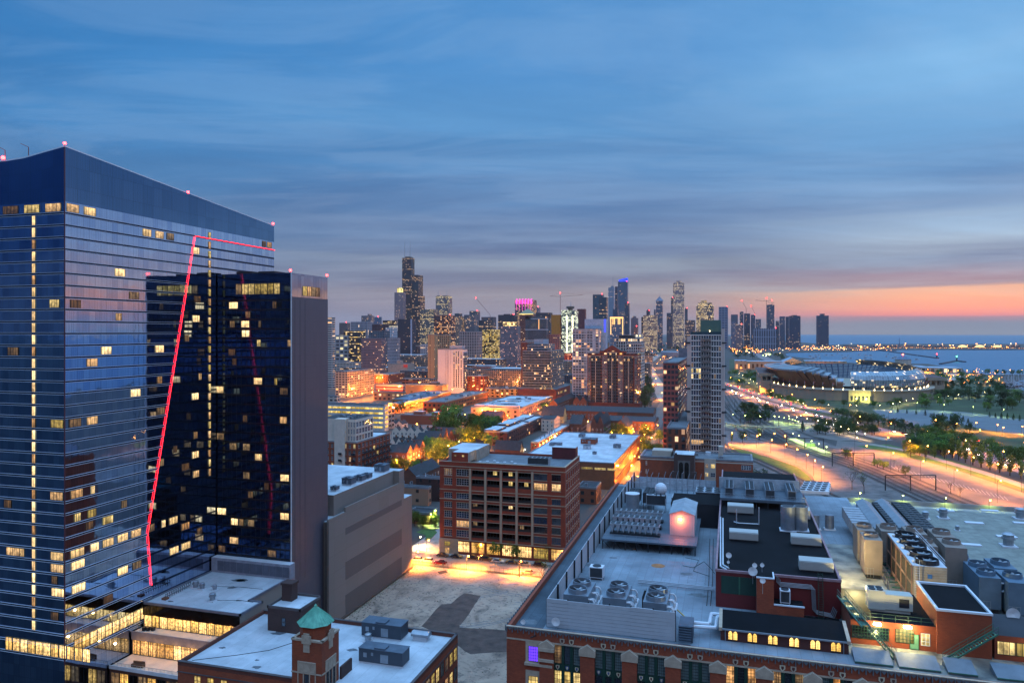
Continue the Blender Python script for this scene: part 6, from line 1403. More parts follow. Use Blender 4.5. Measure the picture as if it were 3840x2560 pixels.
for j in range(34): q.box(x0, y0 - .35, 2 + j * z / 34.5, x1 + .3, y0, 2.7 + j * z / 34.5)
for i in range(3): q.box(x0 + (x1 - x0) * i / 2 - .5, y0 - .4, 0, x0 + (x1 - x0) * i / 2 + .5, y0, z)
q.build('white_frame', mat('frame_pale', 'a4a6ac', .7), b['t'])
b = B('framed_glass_tower', 'dark glass tower with white vertical frame and a curved black roof vault', 'tower block', 2310, 2400, 2413, bp(1452), 1268, fac('b0aca8', '202a36', 3.6, 4.6, .72, .8, .05, .02, 'ffc070', 1.5), ROOFG, tiers=[(.75, 1, .3, .9, 1253, fac('b0aca8', 'ffca78', 5, 5, .5, .5, .9, 0, 'ffce70', 2)), (.08, .72, .2, .8, 1257, mat('vault', '141821', .5))])
b = B('framed_glass_tower', 'lower dark glass block with white top bands right behind the gabled brick tower', 'tower block', 2350, 2404, 2418, bp(1475), 1285, fac('a8a6a6', '202a36', 3, 4.2, .7, .75, .05, .02, 'ffc070', 1.5), ROOFG)
# ---- pale concrete and glass tower (main right)
TC = mat('tower_stone', 'ac9c96', .85, 0, .08, .2)
b = B('concrete_glass_tower', 'tall slim pinkish stone tower with a gridded glass front and green box on top', 'tower block', 2591, 2705, 2728, 430, 1255, TC, ROOFG, depth=26, par=.5)
x0, x1, y0, y1, z = (b[k] for k in ('x0', 'x1', 'y0', 'y1', 'z')); w = x1 - x0
fz = 26; q = MB(); n = 25
for j in range(n + 1): q.box(x0, y0 - .35, 1.5 + (z - 2) * j / n, x1, y0, 2.1 + (z - 2) * j / n)
for k in range(13): f = x0 + w * k / 12; q.box(f - (.3 if k in (0, 12) else .09), y0 - .3, 0, f + (.3 if k in (0, 12) else .09), y0, z)
q.build('white_grid', mat('grid_white', 'bcb2ae', .7, 0, .06), b['t'])
PA = picker(.03, [LY, LD], [DG, DG, GG, BG], 31); PB = picker(.5, [LY, LH], [DG], 5)
for j in range(n):
 for k in range(12):
  p = PA(k, j)
  if k < 4 and j in (16, 17, 18): p = PB(k, j)
  if 4 <= k < 8: p = mat('railing_grey', '6c6764', .7) if False else p
  if j == 5 and k < 5: p = LW
  addwin(b['t'], 'S', x0 + w * k / 12 + .1, y0 - .02, 2.1 + (z - 2) * j / n, w / 12 - .2, (z - 2) / n - .6, 1, 2, .09, p, mat('grid_white', ''))
for j in range(n):
 MB().box(x0 + w * .335, y0 - 1.3, 2.0 + (z - 2) * j / n, x0 + w * .66, y0 - .36, 2.15 + (z - 2) * j / n).box(x0 + w * .335, y0 - 1.32, 2.15 + (z - 2) * j / n, x0 + w * .66, y0 - 1.26, 3.0 + (z - 2) * j / n).build('balcony', mat('balcony_stone', '6e6663', .8), b['t'])
xa, xb = hx(y0, 2577), hx(y0, 2716)
MB().box(xa, y0 - .6, 0, x0 - .02, y0 + 6, ZZ(1262, 430), 0, 1).box(x1 + .02, y0 - .6, 0, xb, y0 + 24, ZZ(1232, 430), 0, 1).build('stone_pier', [TC, ROOFG], b['t'])
q = MB()
for j in range(6): zz = 10 + j * 13.4; q.box(xa - 1.0, y0 - .9, zz, x0 - .3, y0 - .61, zz + .9).box(x1 + .3, y0 - .9, zz, xb + 1.2, y0 - .61, zz + .9)
q.build('dark_bands', DKM, b['t'])
MB().box(x0 + w * .3, y0 + 3, z - .5, x1 - .3, y0 + 16, ZZ(1200, 433), 0, 1).build('green_box', [mat('mech_green', '3d5a54', .6, 0, .05), ROOFD], b['t'])
MB().box(x0, y0 + .1, z, x1, y0 + .2, z + 1.8).build('roof_glass', mat('roof_screen', '2c4650', .2, .2), b['t'])
for f, h_ in ((.45, 1), (.62, 2.2), (.75, 1), (.95, 1)): MB().ball((x0 + w * f, y0 + .8, z + h_), .3).build('terrace_lamp', emis('lamp_cream', 'ffe0a0', 12), b['t'])
# ---- red and glass tower
b = B('red_frame_tower', 'glass apartment tower striped with red steel, left of the pale stone tower', 'tower block', 2487, 2530, 2576, 520, 1338, fac('74423e', '2a3038', 2.2, 3.1, .75, .6, .08, 0, 'ffbc60', 1.5), ROOFG, par=.5, side='W', depth=None)
x0, x1, y0, y1, z = (b[k] for k in ('x0', 'x1', 'y0', 'y1', 'z')); RP = mat('red_steel', 'b02024', .5, 0, .1); q = MB()
for f in (.12, .45, .75): q.box(x0 - .5, y0 + (y1 - y0) * f, 5, x0, y0 + (y1 - y0) * f + 2.2, z)
for j in range(4): zz = 20 + 12.3 * j; q.box(x0 - .4, y0 + 1, zz, x0, y1, zz + 1).box(x0 - .4, y0 - .4, zz, x1 * .9 + x0 * .1, y0, zz + .6)
q.build('red_steel', RP, b['t'])
MB().box(x0 + 2.5, y0 + 3, z - .5, x1, y0 + 14, ZZ(1306, 525), 0, 1).box(x1 - 2.2, y0 - .1, 0, x1, y0 + 3, z + .2).build('core', [mat('core_grey', '5d6470', .8), ROOFD], b['t'])
x0p = hx(y0 - 42, 2500)
pdm = B('brick_podium', 'dark brick and orange lit podium block below the red striped tower', 'building', 2450, 2500, 2573, 402, 1600, fac('6b3a2a', '2a2220', 3.5, 4, .5, .7, .25, .1, 'ff9a40', 1.4), ROOFG, side='W', depth=88)
# ---- school like block and gothic church front
b = B('brick_school', 'four storey orange brick and cream block crossing behind the works roof', 'building', 2400, 2824, 2830, 372, 1727, BRO, ROOFG, depth=22, par=.7, bits=9)
x0, x1, y0, y1, z = (b[k] for k in ('x0', 'x1', 'y0', 'y1', 'z')); P = picker(.35, [LY, LD], [GG, DG], 8); w = x1 - x0
CRE = mat('cream_render', 'a59b90', .8, 0, .06)
MB().box(x0 + w * .58, y0 - .25, 0, x0 + w * .68, y0, z).box(x0 + w * .105, y0 + 3, z - .7, x0 + w * .285, y0 + 12, z + 2.6).box(x0 + w * .285, y0 + .4, z - .6, x0 + w * .285, y0 + 12, z + 1.8).box(x0 + w * .7, y0 + 8, z - .6, x0 + w * .74, y0 + 12, z + 5.2).build('cream_bay', CRE, b['t'])
MB().box(x0, y0 - .08, z - 1.9, x1 + .05, y0 - .01, z - 1.3).build('cream_band', CRE, b['t'])
for j in range(4):
 zz = z - 4.8 - j * 4.4
 for f, ww in ((.052, .013), (.587, .028), (.635, .04)): addwin(b['t'], 'S', x0 + w * f, y0 - (.25 if f > .5 else 0), zz, w * ww, 2.2, 2, 2, .1, P(0, 0) if f > .5 else LD, FRW)
 for i in range(4): addwin(b['t'], 'S', x0 + w * (.9 + i * .021), y0, zz, w * .02, 2.3, 1, 3, .1, GG, FRW)
cyy = y0 - 14; xa, xb = hx(cyy, 2520), hx(cyy, 2612); ch_ = thing('gothic_church', 'dark brick gothic church front with twin tall black arched windows', 'church', (xa, cyy, 0)); w = xb - xa
BRK = brick('brick_purple', '40302f', '4a3634', '3a3230'); zc3 = ZZ(1702, dep(xa, cyy))
MB().box(xa + w * .08, cyy, 0, xb - w * .1, cyy + 12.5, zc3, 0, 1).box(xa, cyy - .8, 0, xa + w * .2, cyy + 2, zc3 - 8.5).box(xb - w * .22, cyy - .8, 0, xb, cyy + 2, zc3 - 8.5).box(xa + w * .1, cyy, zc3, xa + w * .2, cyy + 1, zc3 + .6).build('wall', [BRK, ROOFW], ch_)
q = MB().box(xa + w * .24, cyy - .15, 0, xb - w * .26, cyy - .001, zc3 - 3); q.build('stone_surround', mat('stone_grey', '5d5b5a', .85), ch_)
for s_ in (.37, .6):
 c = xa + w * s_; r = w * .088; q = MB(); pts = [(c + r, cyy - .2, 2), (c + r, cyy - .2, zc3 - 5)] + [(c + r * math.cos(a), cyy - .2, zc3 - 5 + r * math.sin(a) * 1.2) for a in [math.pi * k / 8 for k in range(1, 8)]] + [(c - r, cyy - .2, zc3 - 5), (c - r, cyy - .2, 2)]
 q.face(pts[::-1] if False else [(p[0], p[1], p[2]) for p in reversed(pts)]); q.build('arched_window', mat('church_glass', '0a0f10', .2), ch_)
# ---- white roofed warehouse
zw = 14.4; xw1 = G(2305, 1735, zw)[0]; yw0 = G(2305, 1735, zw)[1]; xw0 = G(2117, 1617, zw)[0]; yw1 = G(2389, 1628, zw)[1]
b = dict(t=thing('brick_warehouse', 'long low brick warehouse with a large white flat roof, its street wall glowing orange', 'warehouse', (xw0, yw0, 0)), x0=xw0, x1=xw1, y0=yw0, y1=yw1, z=zw)
MB().box(xw0, yw0, 0, xw1, yw1, zw - .5, 0, 1).build('wall', [brick('brick_ware', '7a4428', '86502f', '5c4234'), ROOFW], b['t']); q = MB()
for a in [(xw0 - .1, yw0 - .1, xw1 + .1, yw0 + .3), (xw0 - .1, yw1 - .3, xw1 + .1, yw1 + .1), (xw0 - .1, yw0 + .3, xw0 + .3, yw1 - .3), (xw1 - .3, yw0 + .3, xw1 + .1, yw1 - .3)]: q.box(a[0], a[1], zw - .6, a[2], a[3], zw)
q.build('parapet', FRG, b['t'])
for i in range(5): addwin(b['t'], 'S', xw1 - 9 - i * 7 + 5.2, yw0, zw - 4.2, 6, 1.3, 3, 1, .1, LY if i < 4 else GG, FRG)
for i in range(16): addwin(b['t'], 'E', yw0 + 4 + i * 6.4, xw1, zw - 4, 5.5, 1.2, 3, 1, .1, GG, FRG)
for i in range(16): addwin(b['t'], 'E', yw0 + 4 + i * 6.4, xw1, 4.5, 5.5, 1.4, 3, 1, .1, LD, FRG)
for k, (px, py, w_, d_, h_, l) in enumerate([(2170, 1640, 3, 8, 2, 'slim unit at the back left'), (2286, 1645, 3, 8, 2, 'slim unit at the back right'), (2178, 1665, 9, 9, 3.2, 'biggest square unit in the middle'), (2187, 1683, 4, 4, 2, 'unit in front of the biggest one'), (2300, 1680, 4, 4, 2.2, 'boxy unit near the right edge'), (2222, 1704, 2, 2, 1.6, 'small unit near the front'), (2060, 1672, 7, 5, 1.8, 'flat unit at the left edge')]):
 x, y = G(px, py, zw - .5); x = min(max(x, xw0 + 1), xw1 - w_ - 1); ahu(x, y, zw - .5, w_, d_, h_, 'warehouse roof ' + l, 'units on the warehouse roof', [TIN, TIN, BRO, WHT, TIN, TIN, TIN][k], 'roof_unit')
# ---- table of other mid-ground blocks
def F_(w, g, bw=3.5, fh=3.4, wx=.5, wy=.5, p=.12, q=.02, lit='ffb45a', s=1.5): return fac(w, g, bw, fh, wx, wy, p, q, lit, s)
BRS, ORG = '6a3a2c', '86512f'
MID = [
 ('balcony_tower', 'slim white tower with stacked balconies peeping right of the grey hotel wall', 'tower block', 1205, 1250, 1257, bp(1455), 1190, F_('b5aeac', '2a3440', 9, 3.3, .9, .5, .08), ROOFG, dict(bits=2)),
 ('balcony_block', 'beige balcony slab block with lit street below, left', 'flats', 1258, 1302, 1403, bp(1492), 1392, F_('a8947f', '4a4a4c', 4.5, 3.1, .7, .6, .1), ROOFG, dict(bits=4)),
 ('low_block', 'low white block with window bands behind the beige balcony slab', 'flats', 1240, 1352, 1366, bp(1400), 1358, F_('aaa49f', '3c3f44', 7, 3.4, .85, .5, .15), ROOFW, dict(bits=2)),
 ('brick_block', 'dark brick block with an orange lit long side beside the beige balcony slab', 'building', 1404, 1456, 1517, bp(1438), 1403, F_(BRS, '2a2220', 4, 4, .4, .5, .2), ROOFG, {}),
 ('storage_building', 'blank beige storage building with a small red sign', 'warehouse', 1455, 1530, 1554, bp(1413), 1363, mat('beige_wall', '9a8c82', .85), ROOFG, dict(tiers=[(.4, .6, .1, .5, 1351, None)])),
 ('brick_block', 'low brick block with pale piers left of the slender white tower', 'building', 1507, 1640, 1648, bp(1447), 1421, F_('7a4a3c', '35302e', 6, 6, .8, .6, .06), ROOFW, {}),
 ('blank_brick_block', 'windowless brown brick block left of the slender white tower', 'building', 1520, 1658, 1679, bp(1484), 1443, F_('6f5a50', '3c3634', 18, 9, .18, .25, .02), ROOFG, dict(tiers=[(.62, .82, .2, .8, 1434, None)])),
 ('striped_block', 'block striped in red and white bands behind a tan street front', 'flats', 1408, 1512, 1519, bp(1476), 1441, F_('96453a', 'c0b5ae', 60, 4.2, .98, .45, 0), ROOFW, dict(bits=3)),
 ('tan_street_block', 'tan street block with lit windows in front of the red and white striped one', 'building', 1400, 1512, 1522, bp(1503), 1469, F_('8a6550', '35302e', 6, 4.5, .5, .5, .35), ROOFD, {}),
 ('tan_tower', 'plain tan concrete tower with a dark recess, left of the slender white tower', 'tower block', 1604, 1630, 1641, bp(1421), 1253, F_('a0805f', '3a3028', 9, 3.4, .12, .5, .1), ROOFG, {}),
 ('tan_tower', 'taller windowed tan tower right beside the plain tan one', 'tower block', 1641, 1684, 1692, bp(1410), 1254, F_('9a7c60', '332c2a', 4, 3.3, .5, .5, .12), ROOFG, {}),
 ('pink_tower', 'pale pink grid tower right of the slender white tower', 'tower block', 1722, 1790, 1808, bp(1382), 1242, F_('b09590', '3f3238', 4.2, 6.4, .55, .82, .04), ROOFG, {}),
 ('brick_loft', 'long red brick loft with white skylights and roof terraces behind the big tree', 'building', 1587, 1668, 1830, bp(1545), 1506, F_('80432c', '2c2422', 5, 4.6, .5, .55, .12), ROOFG, dict(bits=10)),
 ('townhouse_row', 'pink washed townhouse terrace with white roofs and orange lit street side', 'houses', 1766, 1948, 2072, bp(1569), 1530, F_('96786e', '3a3230', 7, 4.2, .35, .5, .1), ROOFW, dict(bits=14, tiers=[(.05, .95, .02, .08, 1522, mat('pale_pink', 'a8908c', .8)), (.1, .5, .3, .36, 1512, None), (.1, .6, .5, .56, 1503, None), (.15, .6, .7, .76, 1496, None), (.9, 1, .1, .95, 1524, None)])),
 ('tan_apartments', 'tan apartment block with dark balconies, centre left of the glass tower podium', 'flats', 1820, 1937, 1960, bp(1492), 1457, F_('9a7448', '33291f', 6.5, 3.6, .45, .5, .2), ROOFD, dict(bits=5)),
 ('dark_brick_flats', 'dark red brick flats with balconies right of the slender white tower', 'flats', 1752, 1815, 1834, bp(1474), 1409, F_('6f3222', '2a1f1c', 6, 3.8, .45, .5, .25), ROOFG, dict(bits=2)),
 ('old_brick_block', 'old brick block with rows of small lit windows below the curved black glass block', 'building', 1771, 1860, 1893, bp(1436), 1375, F_('6d4034', '241c1c', 6, 5.2, .32, .45, .45), ROOFG, dict(bits=3)),
 ('old_brick_block', 'lower old brick block right of the one with small lit windows', 'building', 1857, 1912, 1958, bp(1437), 1402, F_('683c30', '241c1c', 5, 4.5, .32, .45, .4), ROOFG, dict(bits=2)),
 ('curved_glass_block', 'wide low black glass block with white roof edge and orange reflections', 'offices', 1830, 1925, 1936, bp(1390), 1327, F_('2c3442', '10151f', 60, 6, .98, .8, 0), ROOFW, {}),
 ('brown_brick_tower', 'brown brick tower half hidden behind the bulky glass tower', 'tower block', 1955, 1977, 2008, bp(1480), 1281, F_('5f3430', '241e22', 5, 4, .25, .4, .1), ROOFG, {}),
 ('brick_block', 'deep red block with orange lights between the two glass towers', 'building', 2112, 2146, 2152, bp(1400), 1322, F_('7a3328', '2c1c1c', 4, 4, .5, .5, .4, .1, 'ff8a40'), ROOFD, {}),
 ('corner_flats', 'pale balcony flats at the grey hotel wall above the garage', 'flats', 1200, 1262, 1278, bp(1562), 1484, F_('a39a92', '3a3a3e', 5, 3.6, .6, .5, .12), ROOFG, {}),
 ('brick_factory', 'long low brick factory wall in front of the red loft', 'building', 1502, 1638, 1654, bp(1593), 1556, F_('6f4636', '3a2c26', 30, 20, .1, .1, 0), ROOFW, dict(tiers=[(.35, .6, .1, .8, 1543, None), (.86, 1, .1, .9, 1546, None)], bits=3)),
 ('brick_rowhouses', 'long purple brick terrace with stepped white roofs running behind the loft', 'houses', 1815, 1903, 2037, bp(1672), 1618, F_('54302e', '1e181a', 5.5, 3.4, .4, .5, .06), ROOFW, dict(bits=16, tiers=[(0, .55, 0, .22, 1612, None), (0, .55, .3, .6, 1590, None), (0, .55, .68, 1, 1572, None)])),
 ('brick_rowhouses', 'narrow terrace with blue white roof and a string of wall lamps on its right side', 'houses', 1990, 2022, 2135, bp(1700), 1656, F_('5c3430', '1e181a', 5, 3.6, .4, .5, .08), ROOFW, dict(bits=14)),
 ('townhouse', 'three storey brick townhouse with cream top right behind the loft', 'house', 2160, 2262, 2270, 400, 1790, F_('6c3e30', '24201f', 5, 3.6, .35, .5, .12), ROOFG, dict(depth=16, bits=2)),
 ('townhouse', 'lower brick townhouse with black roof between the loft and the works', 'house', 2165, 2236, 2243, 360, 1826, F_('733f2c', '24201f', 5, 3.6, .35, .5, .1), ROOFD, dict(depth=14, bits=1)),
 ('tan_brick_house', 'tan brick walk-up left of the loft, with parapet vents', 'house', 1480, 1606, 1617, bp(1896), 1826, F_('96705a', '2c2420', 8, 4.5, .2, .35, .05), ROOFG, dict(bits=3)),
 ('dark_brick_house', 'dark brick house between the tan walk-up and the loft', 'house', 1560, 1648, 1660, bp(1880), 1790, F_('3c2826', '201a1a', 5, 4, .25, .4, .05), ROOFG, dict(bits=2)),
 ('park_pavilion', 'low dark pavilion with green lamps beside the small park', 'pavilion', 1530, 1612, 1640, bp(1966), 1921, F_('6a5040', '2c2420', 9, 4, .3, .5, .1), ROOFD, {}),
]
for r_ in MID: B(*r_[:10], **r_[10])
x, y = G(1526, 1413, 0); q = MB(); Ys = bp(1413); xs, ys_ = W2(1530, Ys); q.box(xs - 9, ys_ - .4, ZZ(1377, Ys), xs - 1, ys_ - .1, ZZ(1367, Ys)); tag(q.build('wall_sign', emis('red_sign', 'c02a22', .8)), 'small red square sign on the beige storage building', 'sign')
# gabled houses and terraces with dark slate roofs
SLATE = mat('slate', '23252c', .8, 0, .3, .6); RBR = brick('brick_house', '6a3c2c', '76452f', '4a3a34')
def house(label, pl, pm, pr, Y, ye, rh, n=1, ax='x', wallm=None, roofm=None, name='gabled_house', side='E', depth=None, group=None):
 xc, yc = W2(pm, Y); z = ZZ(ye, Y)
 x1, y0 = xc, yc; x0 = hx(yc, pl); y1 = yc + depth if depth else hy(xc, pr); t = thing(name, label, 'house', (x0, y0, 0), group)
 MB().box(x0, y0, 0, x1, y1, z).build('wall', wallm or RBR, t); q = MB()
 for k in range(n):
  if ax == 'x': a, c = x0 + (x1 - x0) * k / n, x0 + (x1 - x0) * (k + 1) / n; q.gable(a, y0, c, y1, z + .01, rh, 'x' if n == 1 else 'y', 0, 1, .3 if n == 1 else 0)
  else: a, c = y0 + (y1 - y0) * k / n, y0 + (y1 - y0) * (k + 1) / n; q.gable(x0, a, x1, c, z + .01, rh, 'y' if n == 1 else 'x', 0, 1, .3 if n == 1 else 0)
 q.build('roof', [roofm or SLATE, wallm or RBR], t)
 nn = max(2, int((x1 - x0) / 3.4)); ne = max(2, int((y1 - y0) / 3.6)); P = picker(.08, [LW, LD], [DG, GG], int(pl)); q = MB()
 for j in range(max(1, int(z / 3.3))):
  for i in range(min(nn, 14)): addwin(t, 'S', x0 + (x1 - x0) * (i + .3) / nn, y0, .9 + 3.1 * j, 1.2, 1.7, 1, 2, .1, P(0, 0), FRW)
  for i in range(min(ne, 16)): addwin(t, 'E', y0 + (y1 - y0) * (i + .3) / ne, x1, .9 + 3.1 * j, 1.2, 1.7, 1, 2, .1, P(0, 0), FRW)
 for k in range(max(1, n)): q = MB().box(x0 + (x1 - x0) * (k + .5) / n - .5, (y0 + y1) / 2 + .8, z, x0 + (x1 - x0) * (k + .5) / n + .5, (y0 + y1) / 2 + 1.7, z + rh + 1.3); q.build('chimney', RBR, t)
 return t
for a in [('terrace with dark hipped roofs and lit brick fronts above the loft street', 1455, 1526, 1596, bp(1762), 1698, 4.2, 3, 'y'), ('long slate roofed terrace running up beside the loft, left of it', 1500, 1562, 1649, bp(1845), 1788, 4.6, 1, 'y', None, None),
 ('slate roofed terrace crossing behind the foreground houses', 1470, 1640, 1650, bp(1655), 1622, 3.4, 6, 'x', CRM), ('brick terrace with hipped slate roofs left of the big park trees', 1560, 1640, 1722, bp(1700), 1652, 4.5, 4, 'y'), ('row of steep slate gables in the trees, left', 1460, 1580, 1600, bp(1690), 1668, 4.2, 5, 'x', CRM),
 ('cream gabled house with white trim above the slate terraces', 1460, 1508, 1530, bp(1608), 1592, 3.2, 2, 'x', CRM), ('dark gothic villa with mansard roof and chimneys', 1615, 1700, 1722, bp(1640), 1608, 4.0, 2, 'x', BRK),
 ('red gabled coach house behind the loft roof', 1855, 1950, 1962, bp(1722), 1690, 6.0, 1, 'x'), ('red gabled church hall with a steep roof by the park trees', 1800, 1880, 1900, bp(1590), 1566, 5.0, 1, 'x', None, mat('tile_red', '5c2e2c', .8)),
 ('white walled mansion wing with small windows in the historic block', 2030, 2078, 2100, bp(1618), 1572, 2.0, 1, 'x', CRM), ('floodlit yellow stone mansion with a steep slate roof', 2030, 2112, 2125, bp(1585), 1562, 9.0, 1, 'x', mat('mansion_stone', '9a9468', .8)),
 ('long slate roofed terrace with pale dormers in front of the gabled tower', 2108, 2450, 2460, bp(1583), 1549, 4.0, 1, 'x'), ('brick terrace with arches running right behind the white roofed warehouse', 2247, 2455, 2470, bp(1616), 1582, 2.5, 1, 'x'),
 ('dark turreted house among the chimneys behind the warehouse, left', 2135, 2180, 2200, bp(1630), 1590, 6.5, 1, 'x', BRK), ('dark turreted house behind the warehouse, middle', 2215, 2262, 2290, bp(1634), 1592, 7.0, 2, 'x', BRK), ('dark steep roofed house behind the warehouse, right', 2300, 2352, 2372, bp(1636), 1602, 6.0, 1, 'y', BRK),
 ('slate roofed terrace climbing toward the glass tower podium', 2060, 2090, 2160, bp(1540), 1515, 4.5, 1, 'y'), ('slate roofed terrace left of the gabled brick tower', 2150, 2200, 2215, bp(1535), 1505, 5, 2, 'x')]:
 house(*a)
for k in range(9):
 x, y = G(1470 + 19 * k, 1515 + (k % 2) * 4, 0)
for k, (pl, pm, pr, yb, ye, l) in enumerate([(1457, 1500, 1640, 1548, 1512, 'front'), (1470, 1560, 1660, 1528, 1497, 'middle'), (1500, 1600, 1690, 1512, 1485, 'rear')]):
 B('greystone_row', l + ' row of flat blue roofed greystones with lamp lit fronts, left of the red loft', 'houses', pl, pm, pr, bp(yb), ye, F_('a06a3c', '3a2c20', 4, 4, .4, .5, .12), mat('roof_blue', '56677a', .6, 0, .2, .1), bits=6)
# ================================================================ roads, railway, parks (right)
def PP(pts): return px_poly(pts)
YARD = mat('ballast', '625c5a', .95, 0, .3, .15, col2='403c3c'); CPARK = mat('car_park_asphalt', '625a56', .9, 0, .2, .12); HWY = mat('highway_asphalt', '75696a', .85, 0, .15, .1)
GRASS = mat('grass', '3c5a1e', .95, 0, .3, .3); SIDE = mat('path_concrete', '8b8176', .9, 0, .1, .3); CPBL = mat('car_park_pale', '565e64', .85, 0, .12, .05)
sheet('rail_yard', PP([(2700, 1455), (2790, 1470), (2900, 1560), (2990, 1620), (3300, 1730), (3560, 1815), (3900, 1960), (3500, 2050), (2800, 1900), (2745, 1800), (2690, 1620)]), .01, YARD)
sheet('grass_verge', PP([(2742, 1665), (2890, 1712), (3005, 1750), (3045, 1800), (3050, 1815), (3000, 1790), (2880, 1740), (2742, 1690)]), .03, GRASS)
sheet('car_park', PP([(2728, 1645), (2760, 1660), (2853, 1666), (2945, 1668), (2975, 1700), (3020, 1732), (3083, 1770), (3105, 1800), (3103, 1818), (3082, 1830), (3050, 1815), (3040, 1790), (2990, 1750), (2891, 1717), (2742, 1672)]), .05, CPARK)
sheet('park_ground', PP([(2735, 1345), (3240, 1405), (3620, 1400), (3760, 1412), (3765, 1470), (3900, 1500), (3900, 1800), (3500, 1660), (3000, 1540), (2735, 1440)]), .02, mat('park_grass', '2c3c1c', .95, 0, .35, .05))
sheet('car_park', PP([(3140, 1652), (3265, 1660), (3500, 1732), (3840, 1848), (3900, 1960), (3600, 1900), (3370, 1800), (3200, 1730), (3130, 1690)]), .06, CPARK)
sheet('pale_car_park', PP([(3270, 1535), (3500, 1537), (3620, 1545), (3840, 1572), (3900, 1640), (3700, 1612), (3560, 1580), (3440, 1600), (3330, 1578)]), .06, CPBL)
sheet('station_forecourt', PP([(2985, 1592), (3040, 1590), (3250, 1650), (3140, 1652), (3050, 1635), (2990, 1612)]), .05, CPARK)
sheet('grass_bank', PP([(3210, 1672), (3330, 1665), (3560, 1722), (3900, 1830), (3900, 1860), (3560, 1752), (3300, 1690)]), .09, GRASS)
RD = [(2700, 1455), (2729, 1464), (2891, 1514), (3044, 1554), (3266, 1602), (3408, 1633), (3491, 1650), (3651, 1694), (3850, 1768), (3950, 1810)]
RU = [(2700, 1430), (2729, 1441), (2891, 1495), (3044, 1533), (3266, 1572), (3465, 1612), (3640, 1655), (3850, 1722), (3950, 1760)]
SRD, SRU = smooth(PP(RD)), smooth(PP(RU))
strip('highway', SRD, 14, .12, HWY); strip('highway', SRU, 14, .12, HWY)
q = MB()
mw = mat('road_paint', 'b5b0a8', .7)
for S_ in (SRD, SRU): strip('lane_line', S_, .3, .13, mw)
strip('highway', smooth(PP([(2800, 1309), (2830, 1325), (2858, 1338), (2885, 1350), (2900, 1358)])), 30, .1, HWY)
strip('road', smooth(PP([(3265, 1665), (3400, 1690), (3560, 1735), (3700, 1775), (3860, 1830)])), 7, .12, SIDE)
strip('road', smooth(PP([(3480, 1445), (3560, 1425), (3590, 1412), (3570, 1400)])), 14, .1, SIDE); strip('path', smooth(PP([(3420, 1440), (3500, 1475), (3600, 1478), (3720, 1482)])), 4, .1, SIDE); strip('path', smooth(PP([(3620, 1458), (3700, 1475), (3840, 1500)])), 3, .1, SIDE)
strip('boulevard', smooth(PP([(2985, 1585), (3060, 1590), (3180, 1615), (3330, 1650)])), 9, .11, SIDE)
strip('street', PP([(2330, 1880), (2382, 1740), (2440, 1620), (2470, 1560), (2500, 1500)]), 13, .05, ASPH); strip('street', PP([(2500, 1500), (2440, 1400), (2430, 1360), (2470, 1330)]), 20, .06, SIDE)
strip('street', [(-260, 200), (-260, 3000)], 12, .03, ASPH)
strip('street', PP([(1500, 1830), (1570, 1740), (1690, 1665), (1900, 1560), (2060, 1515), (2200, 1488)]), 11, .05, ASPH); strip('street', PP([(1250, 1540), (1450, 1540), (1620, 1530)]), 10, .05, ASPH)
# car park bay lines
q = MB()
for k in range(26):
 a = G(3340 + k * 17, 1745 + k * 4.6); b = G(3356 + k * 17, 1757 + k * 4.8); d = Vector((b[0] - a[0], b[1] - a[1])).normalized() * .1
 q.face([(a[0] - d.y, a[1] + d.x, .08), (b[0] - d.y, b[1] + d.x, .08), (b[0] + d.y, b[1] - d.x, .08), (a[0] + d.y, a[1] - d.x, .08)])
o = q.build('parking_lines', mw); o['kind'] = 'structure'
# tracks
RAILM = mat('rail_steel', '15110f', .4, .5); TIE = mat('sleeper_bed', '2c2725', .95, 0, .3, .3)
def track(pts, off, wdt=2.7):
 P = smooth(PP(pts), 5); Q = []
 for i, p in enumerate(P):
  a, b = Vector(P[max(0, i - 1)]), Vector(P[min(len(P) - 1, i + 1)]); d = (b - a).normalized(); Q.append((p[0] - d.y * off, p[1] + d.x * off))
 o = strip('railway_track', Q, wdt, .06 + abs(off) * .0006, TIE)
 for s_ in (-.75, .75):
  r = []
  for i, p in enumerate(Q):
   a, b = Vector(Q[max(0, i - 1)]), Vector(Q[min(len(Q) - 1, i + 1)]); d = (b - a).normalized(); r.append((p[0] - d.y * s_, p[1] + d.x * s_))
  x = strip('rail', r, .3, .16, RAILM, None); x.parent = o; x.matrix_parent_inverse = o.matrix_basis.inverted()
MAIN = [(2700, 1440), (2735, 1480), (2790, 1552), (2929, 1645), (3121, 1708), (3274, 1762), (3500, 1862), (3700, 1950), (3900, 2050)]
for off in (-11, -6.5, -2, 2.5, 8, 13): track(MAIN, off)
for off in (-2.4, 2.4): track([(2690, 1650), (2745, 1692), (2826, 1722), (2950, 1778), (3060, 1832), (3200, 1900), (3400, 2000)], off)
for k in range(4): track([(2705, 1500 + 12 * k), (2760, 1540 + 22 * k), (2830, 1600 + 14 * k), (2960, 1668 + 3 * k)], 0)
def gantry(pl, yl_, pr, yr_, top, lab, mid=True):
 a, b = G(pl, yl_), G(pr, yr_); t = thing('catenary_gantry', lab, 'gantry', (*a, 0), 'railway gantries'); q = MB()
 for p in [a, b] + ([((a[0] + b[0]) / 2, (a[1] + b[1]) / 2)] if mid else []): MB().tube((*p, 0), (*p, top), .3, 6).build('leg', DKM, t)
 MB().tube((*a, top), (*b, top), .3, 5).tube((*a, top - 1.1), (*b, top - 1.1), .15, 4).build('beam', DKM, t)
